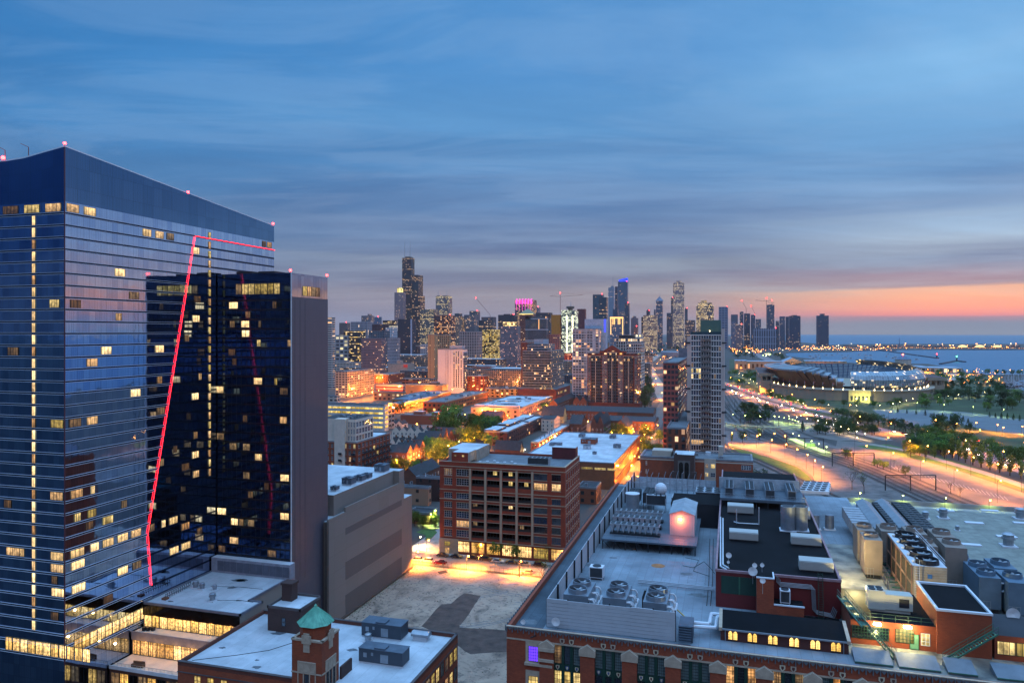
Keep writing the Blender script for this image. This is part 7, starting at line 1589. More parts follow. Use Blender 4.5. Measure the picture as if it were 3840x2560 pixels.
gantry(2949, 1678, 3088, 1684, 7.5, 'rail gantry standing over the lit station platform'); gantry(3121, 1747, 3278, 1746, 8, 'rail gantry right of the station platform'); gantry(3320, 1838, 3509, 1838, 8, 'nearest rail gantry, with green signals'); gantry(2815, 1560, 2866, 1578, 7.5, 'small rail gantry in the yard by the highway', False); gantry(2775, 1600, 2920, 1602, 7.5, 'rail gantry beside the green lit footbridge', False)
r = random.Random(12)
for k, (px, py) in enumerate([(2738, 1560), (2760, 1572), (2778, 1590), (2800, 1560), (2830, 1545), (2755, 1530), (2790, 1615), (2842, 1628)]):
 a = G(px, py); t = thing('catenary_mast', nth(k) + ' of the thin masts in the fan of tracks by the pale stone tower', 'mast', (*a, 0), 'masts in the rail fan'); MB().tube((*a, 0), (*a, 8.5), .16, 5).tube((*a, 7.6), (a[0] + 2.5, a[1], 7.6), .08, 4).build('pole', DKM, t)
# footbridge, stairs and platform
YG_ = mat('bridge_deck', '8d8c7c', .8); fb = thing('footbridge', 'pale footbridge with lit railings crossing the tracks beside the stone tower', 'bridge', (*G(2860, 1630), 0)); P = [GP(px, py, 6) for px, py in ((2700, 1578), (2760, 1590), (2860, 1600), (3000, 1600))]
for a, b in zip(P, P[1:]):
 d = (Vector(b) - Vector(a)).normalized(); n = Vector((-d.y, d.x, 0)) * 2
 A, Bq, C_, D_ = Vector(a) - n, Vector(b) - n, Vector(b) + n, Vector(a) + n
 MB().prism([(v.x, v.y) for v in (A, Bq, C_, D_)], 5.4, 6, bottom=True).build('deck', YG_, fb)
 q = MB()
 for s_ in (A, D_): e = s_ + (Vector(b) - Vector(a)); q.tube((s_.x, s_.y, 7.1), (e.x, e.y, 7.1), .08, 4).tube((s_.x, s_.y, 6.5), (e.x, e.y, 6.5), .06, 4)
 q.build('railing', STEEL, fb); q = MB().tube((a[0], a[1], 0), (a[0], a[1], 5.4), .35, 6); q.build('pier', CONC, fb)
a, b = GP(2925, 1607, 6), GP(2962, 1643, .5); OR_ = mat('stair_orange', '8a4a30', .7)
stair('orange lit stair dropping from the footbridge to the platform', b, a, 4, m=OR_)
strip('station_platform', PP([(2962, 1642), (3010, 1664), (3100, 1700)]), 6.5, .55, mat('platform_top', '9b9c84', .8))
sh_ = thing('platform_shelter', 'small shelter on the station platform', 'shelter', (*G(3040, 1676), .55)); x, y = G(3040, 1676); MB().box(x - 3, y - 1, .55, x + 3, y + 1, 3).build('glass', mat('shelter', '5d6a5c', .3), sh_); MB().box(x - 3.4, y - 1.5, 3, x + 3.4, y + 1.5, 3.2).build('roof', STEEL, sh_)
# ---------------------------------------------------------------- stadium
def ell(cx, cy2, a, b, th, p=2.0):
 c, s = math.cos(th), math.sin(th); return (cx + a * math.copysign(abs(c) ** (2 / p), c), cy2 + b * math.copysign(abs(s) ** (2 / p), s))
SX, SY = 151, 1130
std = thing('stadium', 'big football stadium with old stone colonnades and a modern silver glass bowl, by the lake', 'stadium', (SX, SY, 0)); STO = mat('stadium_stone', '8b8070', .85, 0, .08, .1)
NA = 72; ring = lambda a, b, p=2.3: [ell(SX, SY, a, b, 2 * math.pi * i / NA, p) for i in range(NA)]
w_ = fac('8b8070', '3a3a38', 11, 30, .25, .18, .12, 0, 'ffd070', 1)
q = MB(); q.prism(ring(104, 158), 0, 12, 0, 1); q.build('outer_wall', [w_, CONC], std)
MB().prism(ring(105, 159), 12, 13.2).build('parapet', STO, std)
SEAT = fac('10203a', '0a101c', 200, 2.2, .98, .5, 0, 0); INR = MB(); O1, O0 = ring(78, 128), ring(52, 92)
for i in range(NA):
 j = (i + 1) % NA; zr_ = lambda k: 31 + 3 * math.sin(2 * math.pi * k / NA)
 x_m = O1[i][0];
 south = abs(i - NA * .75) < 5
 z1, z2 = (16, 16) if south else (zr_(i), zr_(j))
 INR.face([(*O1[i], z1), (*O1[j], z2), (*O0[j], 6), (*O0[i], 6)], 0, [(0, z1), (8, z2), (8, 6), (0, 6)])
INR.face([(*p, 6.02) for p in O0], 1); INR.build('seating_bowl', [SEAT, mat('field_green', '24381a', .9)], std)
SGL = fac('8fa0ac', '6b8496', 3.2, 2.6, .85, .8, .10, .1, 'ffd27a', 1.5); g1, g2 = MB(), MB(); u = 0
for i in range(NA):
 j = (i + 1) % NA; th = 360 * i / NA
 if th < 70 or th > 262:      # east and south-east: silver glass
  k1 = lambda f, m: ell(SX, SY, 82 + 14 * m, 132 + 12 * m, 2 * math.pi * f / NA, 2.3)
  rows = [(13, .5), (18, .9), (25, 1.0), (33 + 3 * math.sin(math.radians(th)), .8), (38 + 3 * math.sin(math.radians(th)), .2)]
  l = math.dist(k1(i, 1), k1(j, 1))
  for (za, ma), (zb, mb_) in zip(rows, rows[1:]): g1.face([(*k1(i, ma), za), (*k1(j, ma), za), (*k1(j, mb_), zb), (*k1(i, mb_), zb)], 0, [(u, za), (u + l, za), (u + l, zb), (u, zb)])
  u += l
 elif 110 < th < 258:         # west: overhanging bronze canopy with silver rim
  k1 = lambda f, m: ell(SX, SY, 80 + 26 * m, 130 + 20 * m, 2 * math.pi * f / NA, 2.3); f1 = min(1, (258 - th) / 30, (th - 105) / 25); zt1 = 15 + 18 * min(1, max(0, f1 * 1.2)) ** .6
  g2.face([(*k1(i, 0), 13), (*k1(j, 0), 13), (*k1(j, f1), zt1), (*k1(i, f1), zt1)], 0).face([(*k1(i, f1), zt1), (*k1(j, f1), zt1), (*k1(j, f1), zt1 + 2), (*k1(i, f1), zt1 + 2)], 1).face([(*k1(i, f1), zt1 + 2), (*k1(j, f1), zt1 + 2), (*k1(j, -.1), zt1 + 5.5), (*k1(i, -.1), zt1 + 5.5)], 2 if i % 5 == 0 else 1)
g1.build('glass_skin', SGL, std); g2.build('canopy', [mat('bronze_soffit', '6e5848', .5, .2), mat('silver_rim', '7f8b96', .35, .6), BG], std)
for (xa, xb, ya, yb2, zt_) in ((36, 56, 1075, 1250, 27), (246, 268, 1085, 1260, 24)):
 q = MB().box(xa + 2, ya, 0, xb - 2, yb2, zt_ - 10).box(xa, ya - 1, zt_ - 4, xb, yb2 + 1, zt_, 0, 1).box(xa + 8, ya + 6, zt_ - 10, xb - 8, yb2, zt_ - 4); q.build('colonnade', [STO, mat('colonnade_roof', '4a3030', .8)], std); q = MB()
 for k in range(24): yy = ya + 1 + (yb2 - ya - 2) * k / 23; q.cyl(xa + 3, yy, zt_ - 10, zt_ - 4, .9, n=8).cyl(xb - 3, yy, zt_ - 10, zt_ - 4, .9, n=8)
 for k in range(3): q.cyl(xa + 4 + k * 6, ya + .6, zt_ - 10, zt_ - 4, .9, n=8)
 q.build('columns', STO, std, kind='stuff')
q = MB(); p1, p2 = ell(SX, SY, 105, 159, math.radians(272)), ell(SX, SY, 105, 159, math.radians(300)); a, b = G(3174, 1500), G(3264, 1500)
q.box(a[0], 969, 0, b[0] - 4, 976, 13.6); q.build('lit_gate', mat('gate_stone', 'b5ab80', .8), std)
for k in range(6): addwin(std, 'S', a[0] + 2 + k * 4.2, 969, 1, 2.4, 6, 1, 2, .15, GG, None, 'gate_opening', .02)
light(a[0] + 10, 962, 3, 9000, 'fff08a', 1, parent=std); light(b[0] - 8, 962, 3, 9000, 'fff08a', 1, parent=std)
FLM = emis('uplight_cream', 'ffd890', 14)
for k in range(26):
 th = math.radians(192 + k * 6.6); x, y = ell(SX, SY, 100, 154, th); t = thing('flag_pole', nth(k) + ' lit flag pole from the left round the stadium promenade', 'flag pole', (x, y, 13), 'stadium flag poles')
 MB().tube((x, y, 13), (x, y, 21), .16, 5).build('pole', WHT, t); MB().cyl(x, y, 13.2, 15.2, .6, .15, 6).build('lamp', FLM, t); MB().face([(x, y, 21), (x, y, 19.4), (x + 1.6, y, 19.6), (x + 1.6, y, 20.9)]).build('flag', mat('flag_red', '8c4a4a', .8), t)
# ---------------------------------------------------------------- museum and aquarium
MUS = mat('museum_stone', '9c8f80', .8, 0, .06, .05); MUL = fac('a08c74', '6a4a30', 9, 16, .45, .6, .3, 0, 'ff9a4a', 1.2)
mu_ = thing('museum', 'long low neoclassical museum with a lit central temple front, behind the stadium', 'museum', (*G(2980, 1388), 0));
def mbox(pl, pr, yt, Y, d, m, name, par=mu_, roof=None, zb=0):
 xa, yc = W2(pl, Y); xb = hx(yc, pr); MB().box(xa, yc, zb, xb, yc + d, ZZ(yt, Y), 0, 1).build(name, [m, roof or mat('museum_roof', '8290a0', .7)], par); return xa, xb, yc
mbox(2755, 2800, 1352, 1620, 60, MUL, 'west_pavilion'); mbox(2800, 2940, 1354, 1640, 50, MUL, 'west_wing'); mbox(3020, 3175, 1353, 1600, 60, MUL, 'east_wing')
xa, xb, yc = mbox(2938, 3006, 1358, 1560, 80, MUS, 'centre_block'); zt_ = ZZ(1358, 1560); MB().gable(xa - 2, yc - 3, xb + 2, yc + 70, zt_ + .5, 9, 'y', 0, 1, 0).build('pediment_roof', [mat('museum_roof', ''), mat('pediment', 'b5a082', .8)], mu_); q = MB()
for k in range(7): q.cyl(xa + 2 + (xb - xa - 4) * k / 6, yc - 2, 0, zt_, 1.1, n=8)
q.build('columns', MUS, mu_, kind='stuff'); light((xa + xb) / 2, yc - 18, 4, 30000, 'ffb468', 2, parent=mu_); light(W2(2780, 1590)[0], W2(2780, 1590)[1] - 8, 3, 16000, 'ff8a40', 2, parent=mu_); light(W2(3080, 1580)[0], W2(3080, 1580)[1] - 8, 3, 16000, 'ff8a40', 2, parent=mu_); light(W2(2870, 1600)[0], W2(2870, 1600)[1] - 8, 3, 16000, 'ff8a40', 2, parent=mu_)
mbox(3083, 3176, 1364, 1540, 20, mat('screen_black', '10151e', .5), 'dark_panel')
aq = thing('aquarium', 'low stone aquarium with an octagonal blue roofed tower at the lake edge', 'aquarium', (*G(3385, 1392), 0)); mbox(3290, 3480, 1372, 1560, 60, MUS, 'main_hall', aq); mbox(3455, 3610, 1378, 1500, 70, fac('a39a90', '4a5a5c', 8, 12, .7, .6, .3, 0, 'ffca80', 1.2), 'oceanarium', aq)
c = W2(3386, 1600); o8 = lambda r: [(c[0] + r * math.cos(math.pi / 8 + i * math.pi / 4), c[1] + r * math.sin(math.pi / 8 + i * math.pi / 4)) for i in range(8)]; zt_ = ZZ(1347, 1600); MB().prism(o8(16), 5, zt_).build('octagon', MUS, aq); q = MB(); O = o8(17)
for i in range(8): q.face([(*O[i], zt_), (*O[(i + 1) % 8], zt_), (*c, zt_ + 9)])
q.build('tower_roof', mat('slate_blue', '35506c', .6), aq); MB().ball((*c, zt_ + 10.5), 1.6).build('beacon', emis('beacon_big', 'ff5040', 20), aq)
# ---------------------------------------------------------------- pier, wheel, breakwaters
LM = fac('5a5560', '2c2a33', 9, 6, .4, .4, .4, .1, 'ffa24a', 2.6)
r = random.Random(8); pr_ = thing('amusement_pier', 'long pier across the lake sparkling with lights below the horizon', 'pier', (*W2(3500, 3700), 0))
for k in range(34):
 px = 3125 + k * 21; a = W2(px, 3700 + r.uniform(-120, 120)); w = r.uniform(22, 40); MB().box(a[0], a[1], 0, a[0] + w, a[1] + 25, r.uniform(6, 17)).build('pier_hall', LM, pr_)
DOM = emis('dome_light', 'ffd98a', 1.5)
for k, (px, w) in enumerate([(3567, 16), (3610, 42), (3674, 42), (3739, 38)]): a = W2(px, 3600); MB().ball((a[0], a[1], 8 if w > 20 else 4), w * .5, n=16, k=5, sz=.55, half=True).build('lit_dome', DOM, pr_)
c = W2(3373, 3650); t = thing('ferris_wheel', 'tall ferris wheel standing on the far pier', 'ferris wheel', (*c, 0)); q = MB(); n = 28; Rw, zc_ = 24, 27; dx, dy = ct * .45 - st * .9, st * .45 + ct * .9
wp = lambda a, rr_: (c[0] + dx * rr_ * math.cos(a) , c[1] + dy * rr_ * math.cos(a), zc_ + rr_ * math.sin(a) * 1.1)
for k in range(n): a0, a1 = 2 * math.pi * k / n, 2 * math.pi * (k + 1) / n; q.tube(wp(a0, Rw), wp(a1, Rw), 1.0, 4); q.tube(wp(a0, Rw - 4), wp(a1, Rw - 4), .7, 4)
q.build('rim', mat('wheel_steel', '56607a', .6), t); q = MB()
for k in range(12): q.tube(wp(0, 0), wp(2 * math.pi * k / 12, Rw), .35, 3)
q.build('spokes', MATS['wheel_steel'], t); MB().tube((c[0] - 9, c[1] + 5, 0), (c[0], c[1], zc_), 1.2, 5).tube((c[0] + 9, c[1] - 5, 0), (c[0], c[1], zc_), 1.2, 5).build('legs', MATS['wheel_steel'], t)
BWM = mat('breakwater_rock', '3a3f4c', .9)
def bwater(pts, w, lab):
 S_ = [G(px, py, -1.5) for px, py in pts]; q = MB()
 for a, b in zip(S_, S_[1:]):
  d = (Vector(b) - Vector(a)).normalized(); n = Vector((-d.y, d.x)) * w / 2; A, B_ = Vector(a), Vector(b); q.prism([tuple(A - n), tuple(B_ - n), tuple(B_ + n), tuple(A + n)], -1.5, 1.6)
 tag(q.build('breakwater', BWM), lab, 'breakwater')
bwater([(3292, 1313), (3380, 1325), (3516, 1344)], 9, 'long dark breakwater slanting down to the red harbour light'); bwater([(3527, 1366), (3585, 1354), (3618, 1358)], 8, 'short hooked breakwater with the green harbour light'); bwater([(3600, 1312), (3790, 1312)], 10, 'low dark breakwater in front of the pier domes')
for px, py, m, l in [(3513, 1343, RED, 'small red harbour light at the tip of the long breakwater'), (3588, 1354, emis('green_beacon', '40ff90', 25), 'small green harbour light on the hooked breakwater')]:
 a = G(px, py, -1); t = thing('harbour_light', l, 'lighthouse', (*a, 1.5)); MB().cyl(*a, 1.5, 11, 2.2, 1.4, 8).build('tower', BWM, t); MB().ball((*a, 12.5), 1.6).build('lamp', m, t)
# boats
HUL = mat('hull_white', 'b0b2b8', .5)
bo = thing('sailboat', 'moored boat', 'boat'); MB().prism([(-.9, -4), (.9, -4), (1.3, 0), (0, 5), (-1.3, 0)], 0, 1.3, bottom=True).build('hull', HUL, bo); MB().box(-.7, -2, 1.3, .7, 1.5, 2.2).build('cabin', DG, bo); MB().tube((0, 1, 1.3), (0, 1, 10), .14, 4).build('mast', WHT, bo)
for k in range(60):
 if k < 32: a = G(r.uniform(3768, 3842), r.uniform(1433, 1460), 0); lab, g, z = 'one of the white boats packed in the small harbour at the right edge', 'boats in the small harbour', 0
 else: a = G(r.uniform(3000, 3440), r.uniform(1326, 1352), -1.5); lab, g, z = 'one of the dark sailboats dotted on the moorings off the far shore', 'boats on moorings', -1.5
 copy_tree(bo, (*a, z), r.uniform(0, 6), 1.4 if k < 32 else 1.7, lab, g)
wipe(bo)
# far shore strip lights, low buildings and park masses
tag(MB().box(*W2(3120, 3300), 0, W2(3120, 3300)[0] + 260, W2(3120, 3300)[1] + 20, 5).build('harbour_shed', LM), 'long low waterfront building under the lone dark tower', 'building')
# elevated road wall behind the gravel roof
yy = 250; q = thing('elevated_road', 'long pale concrete elevated road with slim lamps behind the gravel roof', 'road', (60, yy, 28)); x0 = hx(yy, 3170); MB().box(x0, yy + 9, 28, 330, yy + 9.4, 30.8).box(x0, yy, 28.6, 330, yy + 9, 29.4).build('deck', CONC, q); q2 = MB()
for k in range(12): q2.box(x0 + 6 + k * 22, yy + 2, 0, x0 + 8 + k * 22, yy + 7, 28.6)
q2.build('columns', CONC, q)
# ================================================================ downtown skyline
def S_(w, g='1a2636', p=.15, q=.05, bw=7, fh=6, wx=.6, wy=.5, lit='ffb45a', s=2.2): return fac(w, g, bw * .62 if bw < 9 else bw, fh * .68 if fh < 9 else fh, wx, wy, p * .75, q * .8, lit, s * .62)
OF = 'office tower'
SKY = [
 ('brown slab standing alone at the far left of the skyline', 1272, 1300, 1303, 3000, 1210, S_('6a5a5c', p=.03), {}),
 ('wide pale grid slab at the left of the skyline', 1315, 1378, 1381, 2600, 1206, S_('8d8d98', '4a4a5c', .03, 0, 8, 9, .5, .85), {}),
 ('grey twin slab with a taller narrow shaft above the wide pale grid slab', 1355, 1390, 1396, 3200, 1183, S_('6b6a76'), dict(tiers=[(.6, .85, .2, .8, 1177, None)])),
 ('blue glass block next to the grey twin slab', 1398, 1420, 1428, 3300, 1188, S_('4c6480', '2a4a70', .06), {}),
 ('black glass block with three glowing floor bands, left of the twin antenna giant', 1435, 1474, 1479, 2500, 1201, S_('2c2c34', '14161e', .1, .4, 9, 7, .8, .5, 'ffc860'), {}),
 ('low dark red block under a bright cluster of signs', 1395, 1440, 1447, 2100, 1216, S_('4a3036', p=.15), {}),
 ('pale office block with floodlit white roof line behind the low dark red block', 1403, 1474, 1479, 2300, 1222, S_('8a8a92', 'ffd9a0', .8, .2, 10, 5, .8, .5, 'ffe0b0', 1.2), {}),
 ('black stepped giant with two white antennas, tallest in the skyline', 1508, 1543, 1550, 3430, 966, S_('1d2838', '121a28', .1, .1, 6, 8, .7, .45, 'ffb860', 1.7), {}),
 ('slim pinkish tower with a glowing yellow crown, left of the black giant', 1479, 1511, 1518, 3350, 1096, S_('8a7880', '3a3a4c', .08, .04), dict(tiers=[(.25, .75, .2, .8, 1079, fac('ffd870', 'ffe070', 9, 9, .9, .9, 1, 0, 'ffe070', 1.6))])),
 ('dark concave slab with a bright white right edge, in front of the black giant', 1492, 1541, 1554, 1900, 1196, S_('383a48', '20222e', .05, 0, 5, 4), {}),
 ('green tinted office tower speckled yellow, right of the black giant', 1575, 1628, 1635, 3100, 1159, S_('4a5860', '223038', .4, .15, lit='ffd060'), {}),
 ('grey office tower with two thin antennas and lit upper floors', 1634, 1682, 1686, 3200, 1111, S_('6a6a74', p=.25, q=.15, lit='ffd870'), dict(tiers=[(.05, .9, .1, .9, 1108, None)])),
 ('broad dark maroon block with rows of orange windows', 1628, 1690, 1693, 2700, 1182, S_('4a2830', '2a1a22', .3, .2, 8, 8, .8, .45, 'ffa850'), {}),
 ('beige office tower with a dark dome and spire', 1695, 1733, 1737, 3000, 1186, S_('8a7468', p=.35), dict(tiers=[(.2, .8, .2, .8, 1175, S_('3a4654'))])),
 ('grey gothic tower with pinnacled shoulders', 1740, 1780, 1786, 3000, 1180, S_('5c606c', p=.15), {}),
 ('blocky grey slab behind the gothic tower', 1760, 1792, 1796, 3200, 1166, S_('4c5664', p=.03), {}),
 ('dark office tower with orange roof band below the red luffing crane', 1796, 1838, 1850, 2300, 1200, S_('3c4048', p=.12, q=.15), {}),
 ('grey slab with red lights carrying the luffing crane', 1805, 1850, 1861, 2600, 1188, S_('5c5660', p=.04), {}),
 ('wide black roofed office slab left of the pink crowned tower', 1868, 1928, 1933, 2800, 1180, S_('2a2e3c', p=.08, q=.12, lit='ffc060'), dict(tiers=[(.3, .75, .2, .8, 1177, None)])),
 ('tower crowned with glowing magenta arches', 1931, 1999, 2006, 2900, 1124, S_('5a505c', '2a2630', .5, .15, 6, 6, .6, .6, 'ffb040'), {}),
 ('brick tower with a pale lit pyramid roof in front of the magenta crowned tower', 1948, 1998, 2004, 1900, 1176, S_('7c4a40', p=.12, fh=5, bw=5), {}),
 ('sloping blue glass tower peeping right of the magenta crown', 2007, 2020, 2026, 3000, 1152, S_('5a6c84', '3a4c66'), {}),
 ('dark slab with green roof behind the gridded blue glass block', 2008, 2062, 2067, 2500, 1172, S_('343c4a', p=.06), {}),
 ('dark blue glass office with a white vertical grid', 1970, 2050, 2056, 1500, 1186, S_('9a9ca6', '16202e', .02, 0, 3.4, 22, .82, .92), dict(tiers=[(0, .24, 0, .5, 1197, None)])),
 ('tower wing with orange construction deck beside the hammerhead crane', 2068, 2100, 2105, 1900, 1180, S_('5a3a34', p=.3, lit='ffa860'), dict(tiers=[(0, 1, -.03, 1.02, 1180, mat('orange_form', 'b0701c', .7), 40)])),
 ('green lit glass tower under construction with a round cap', 2105, 2158, 2168, 1500, 1163, S_('6d7c7c', '3a4c4c', .6, .35, 3.4, 4, .8, .6, 'e8f4c8', 3.0), {}),
 ('dark red office slab right of the green lit tower', 2164, 2193, 2198, 2900, 1158, S_('6a2c34', '3a1c26', .04), {}),
 ('balcony tower with white fins and a floodlit crown, centre left', 1875, 1940, 1952, 1400, 1222, S_('6c6c78', '2a2e3c', .15, 0, 4, 3.6, .6, .5, 'ff9a50'), dict(tiers=[(.15, .8, .1, .8, 1208, fac('c8a060', 'ffd080', 4, 4, .7, .8, .9, 0, 'ffcc70', 2.5))])),
 ('unfinished tower glowing yellow inside with an orange deck', 1809, 1868, 1877, 1500, 1236, S_('5c5238', '3a3420', .75, .3, 4.4, 3.6, .8, .6, 'ffd050', 1.6), {}),
 ('salmon brick block behind the grey stepped glass tower', 2058, 2098, 2103, 1500, 1253, S_('96605a', p=.02), {}),
 ('grey glass flats left of the tall maroon block', 1354, 1430, 1447, 1250, 1268, S_('5c5a68', '2c3c56', .12, .04, 4, 4), {}),
 ('white gridded flats with a dark left flank', 1452, 1495, 1501, 1500, 1266, S_('a09ca4', '2c2c3a', .04, 0, 4, 4.4, .7, .7), {}),
 ('long brown low rise block beyond the trees', 1503, 1566, 1574, 2000, 1298, S_('4c3a40', p=.1), {}),
 ('small white grid block left of the tan tower', 1576, 1602, 1605, 1700, 1291, S_('a8a0a4', '3a3640', .06), {}),
 ('dark glass office with yellow floors at the left skyline foot', 1289, 1348, 1356, 1900, 1240, S_('2a2e38', '181c26', .35, .2, 8, 5, .9, .5, 'ffc850'), {}),
 ('pale block with big lit square windows near the grey hotel wall', 1258, 1305, 1311, 1900, 1257, S_('86868c', '4a4850', .4, 0, 12, 9, .7, .6, 'ffe6a0', 1.5), {}),
 ('grey glass office in front of the floodlit roofs, left', 1384, 1440, 1447, 1700, 1240, S_('4c5866', '2a3848', .12, .1), {}),
 ('white block with a slanted roof, left of the concave slab', 1446, 1470, 1475, 1800, 1228, S_('a8b0bc', '5a6a7c', .06), {}),
 ('greenish glass tower just left of the concave slab foot', 1478, 1512, 1520, 2200, 1242, S_('5c6c74', '3a4c54', .2), {}),
 ('dark teal glass tower, taller left part', 2223, 2260, 2263, 2700, 1104, S_('3c5464', '1c3444', .05), {}),
 ('dark teal glass tower, slightly lower right part', 2247, 2274, 2279, 2500, 1114, S_('2c4454', '142c3c', .05), {}),
 ('pale silver tower with a thin spire', 2281, 2302, 2308, 4000, 1078, S_('7c8ca0', '52647c', .03), dict(tiers=[(.4, .9, .2, .8, 1072, None)])),
 ('tall grey glass tower topped by a glowing blue slanted crown', 2317, 2352, 2359, 3500, 1055, S_('54687c', '26384e', .03), {}),
 ('dark flank tower left of the blue crowned one', 2306, 2316, 2318, 3600, 1074, S_('2c405c', p=.03), {}),
 ('low dark shoulder left of the blue crowned tower', 2298, 2316, 2318, 3300, 1159, S_('3a4c64', p=.03), {}),
 ('dark blue shoulder right of the blue crowned tower', 2343, 2358, 2363, 3300, 1136, S_('2c3e56', p=.03), {}),
 ('tower framed by a glowing amber cornice and corner strips', 2289, 2336, 2344, 2000, 1191, S_('6c7486', '34465c', .18, 0, 5, 5), {}),
 ('pink tower with a smaller cap right of the amber framed one', 2366, 2391, 2397, 3600, 1192, S_('8a727c', p=.05), dict(tiers=[(.2, .7, .2, .8, 1185, None)])),
 ('small pinkish slab in front of the capped pink tower', 2377, 2390, 2392, 2600, 1224, S_('a86c60', p=.04), {}),
 ('broad slab covered in warm window lights', 2412, 2462, 2467, 3300, 1181, S_('9a7a74', '6a504c', .55, .35, 8, 7, .7, .5, 'ffd080', 1.6), {}),
 ('narrow dark slab touching the broad warm lit slab', 2405, 2411, 2413, 3350, 1188, S_('3a3844'), {}),
 ('small castle topped tower', 2424, 2436, 2440, 3600, 1165, S_('4c4c5c', p=.05), {}),
 ('slim grey tower with a needle between castle top and diamond top', 2452, 2458, 2461, 4200, 1160, S_('5c6070', p=.03), {}),
 ('grey tower with a diamond shaped top and spire', 2460, 2484, 2490, 3700, 1128, S_('5e6478', '343c50', .15, .1), {}),
 ('black tapering tower mostly hidden behind the tall pale shaft', 2516, 2525, 2527, 5200, 1116, S_('2c3040', p=.05), {}),
 ('dark purple block left of the tall pale shaft', 2500, 2521, 2524, 3600, 1173, S_('4c4858', p=.05), {}),
 ('tall pale ribbed shaft speckled with yellow floors', 2524, 2565, 2570, 3770, 1060, S_('857a86', '4a4450', .5, .3, 6, 7, .55, .5, 'ffd27a', 2), dict(tiers=[(.25, .75, .2, .8, 1053, None)])),
 ('thin dark tower peeping right of the tall pale shaft', 2568, 2578, 2580, 4000, 1156, S_('3a4a60', p=.05), {}),
 ('brown ribbed block with scattered yellow windows', 2570, 2606, 2611, 3500, 1200, S_('5c5058', p=.25), {}),
 ('wide office block with bright floor bands and a stepped grey top', 2611, 2676, 2682, 3600, 1144, S_('6a5c60', '3c3438', .55, .25, 8, 8, .7, .5, 'ffd070', 2.2), dict(tiers=[(.1, .9, .1, .9, 1134, None), (.25, .6, .2, .8, 1126, None)])),
 ('glass slab with white side right of the banded office block', 2695, 2730, 2741, 3600, 1150, S_('6c7488', '34507a', .04, 0, 14, 12), {}),
 ('purple grey round topped tower', 2741, 2767, 2770, 3900, 1179, S_('505a70', p=.05), {}), ('pale flats below the round topped tower', 2741, 2758, 2760, 3600, 1206, S_('66708a', p=.06), {}),
 ('tan flats with a lit roof edge, lower right skyline', 2759, 2783, 2785, 3400, 1216, S_('7a6c76', p=.12), {}), ('unfinished tower with a lit vertical seam', 2774, 2788, 2791, 3700, 1168, S_('3c4a64', p=.1), {}), ('dark blue tower under the left luffing crane', 2790, 2813, 2816, 3750, 1175, S_('33435f', p=.06), {}),
 ('dark tower under the second luffing crane', 2816, 2832, 2834, 3700, 1180, S_('3c4a64', p=.05), {}), ('low dark glass block left of the tall unfinished tower', 2834, 2854, 2857, 3900, 1196, S_('44566e', p=.1), {}), ('tall unfinished tower lit yellow near its top, with a crane', 2876, 2904, 2908, 3900, 1143, S_('3c4c66', '26344c', .1, .05), dict(tiers=[(.1, .85, .1, .9, 1141, None)])),
 ('wide pale ribbed slab at the lake end of the skyline', 2828, 2912, 2915, 3300, 1231, S_('7c8296', '3c4660', .05, 0, 10, 30, .6, .9), {}), ('slab tower with a red beacon, left of the dark pair', 2924, 2944, 2947, 3700, 1186, S_('505a74', p=.04), {}), ('short dark block with one white lit floor', 2910, 2922, 2925, 3900, 1203, S_('3c4a62', p=.04, q=.1), {}),
 ('left of the dark lakeside pair of towers', 2947, 2964, 2968, 3800, 1187, S_('2e3c58', p=.04), {}), ('right of the dark lakeside pair, wide with orange beacons', 2960, 3002, 3007, 3600, 1184, S_('2a3856', p=.04), dict(tiers=[(.25, .7, .1, .9, 1181, None)])), ('lone dark curved tower standing apart on the lake shore', 3064, 3108, 3111, 4200, 1183, S_('2c3654', '20283e', .03, 0), dict(tiers=[(.3, .66, .1, .9, 1176, None)])),
]
BLD = {}
for lab, a, b_, c, Y, yt, fm_, kw in SKY:
 BLD[a * 10000 + yt] = B('office_tower', lab if len(lab.split()) > 3 else lab + ' of the skyline', OF, a, b_, c, Y, yt, fm_, ROOFG, depth=max(30, (b_ - a) * Y / 2780 * .8) if Y > 1600 else None, par=0, **kw)
def add(k, name, mb, m): mb.build(name, m, BLD[k]['t'])
g = BLD[15080966]; Y = 3430; AN = mat('antenna_white', 'a0a0a8', .5); w = g['x1'] - g['x0']
for pr2, yt in ((1567, 1031), (1574, 1108)): x1 = hx(g['y0'], pr2); add(15080966, 'setback_block', MB().box(g['x1'] + .02 if yt < 1100 else hx(g['y0'], 1567) + .02, g['y0'] + 4, 0, x1, g['y0'] + 60, ZZ(yt, Y)), fac('1d2838', '121a28', 4, 5.5, .7, .45, .12, .12, 'ffb860', 1.2))
for px in (1518, 1538): x = hx(g['y0'] + 20, px); add(15080966, 'antenna', MB().cyl(x, g['y0'] + 20, g['z'], ZZ(940, Y), 2.6, 1.6, 8).cyl(x, g['y0'] + 20, ZZ(940, Y), ZZ(899, Y), 1.4, .7, 6), AN)
add(15080966, 'crown', MB().box(g['x0'] + w * .25, g['y0'] + 8, g['z'], g['x0'] + w * .75, g['y0'] + 40, g['z'] + 6), DKM)
add(14921196, 'white_edge', MB().box(g['x0'], 0, 0, g['x0'] + 1, 1, 1) if False else MB().box(BLD[14921196]['x1'] - 1, BLD[14921196]['y0'] - .5, 0, BLD[14921196]['x1'] + .5, BLD[14921196]['y1'] * .2 + BLD[14921196]['y0'] * .8, BLD[14921196]['z']), mat('edge_white', '9a9cb0', .7))
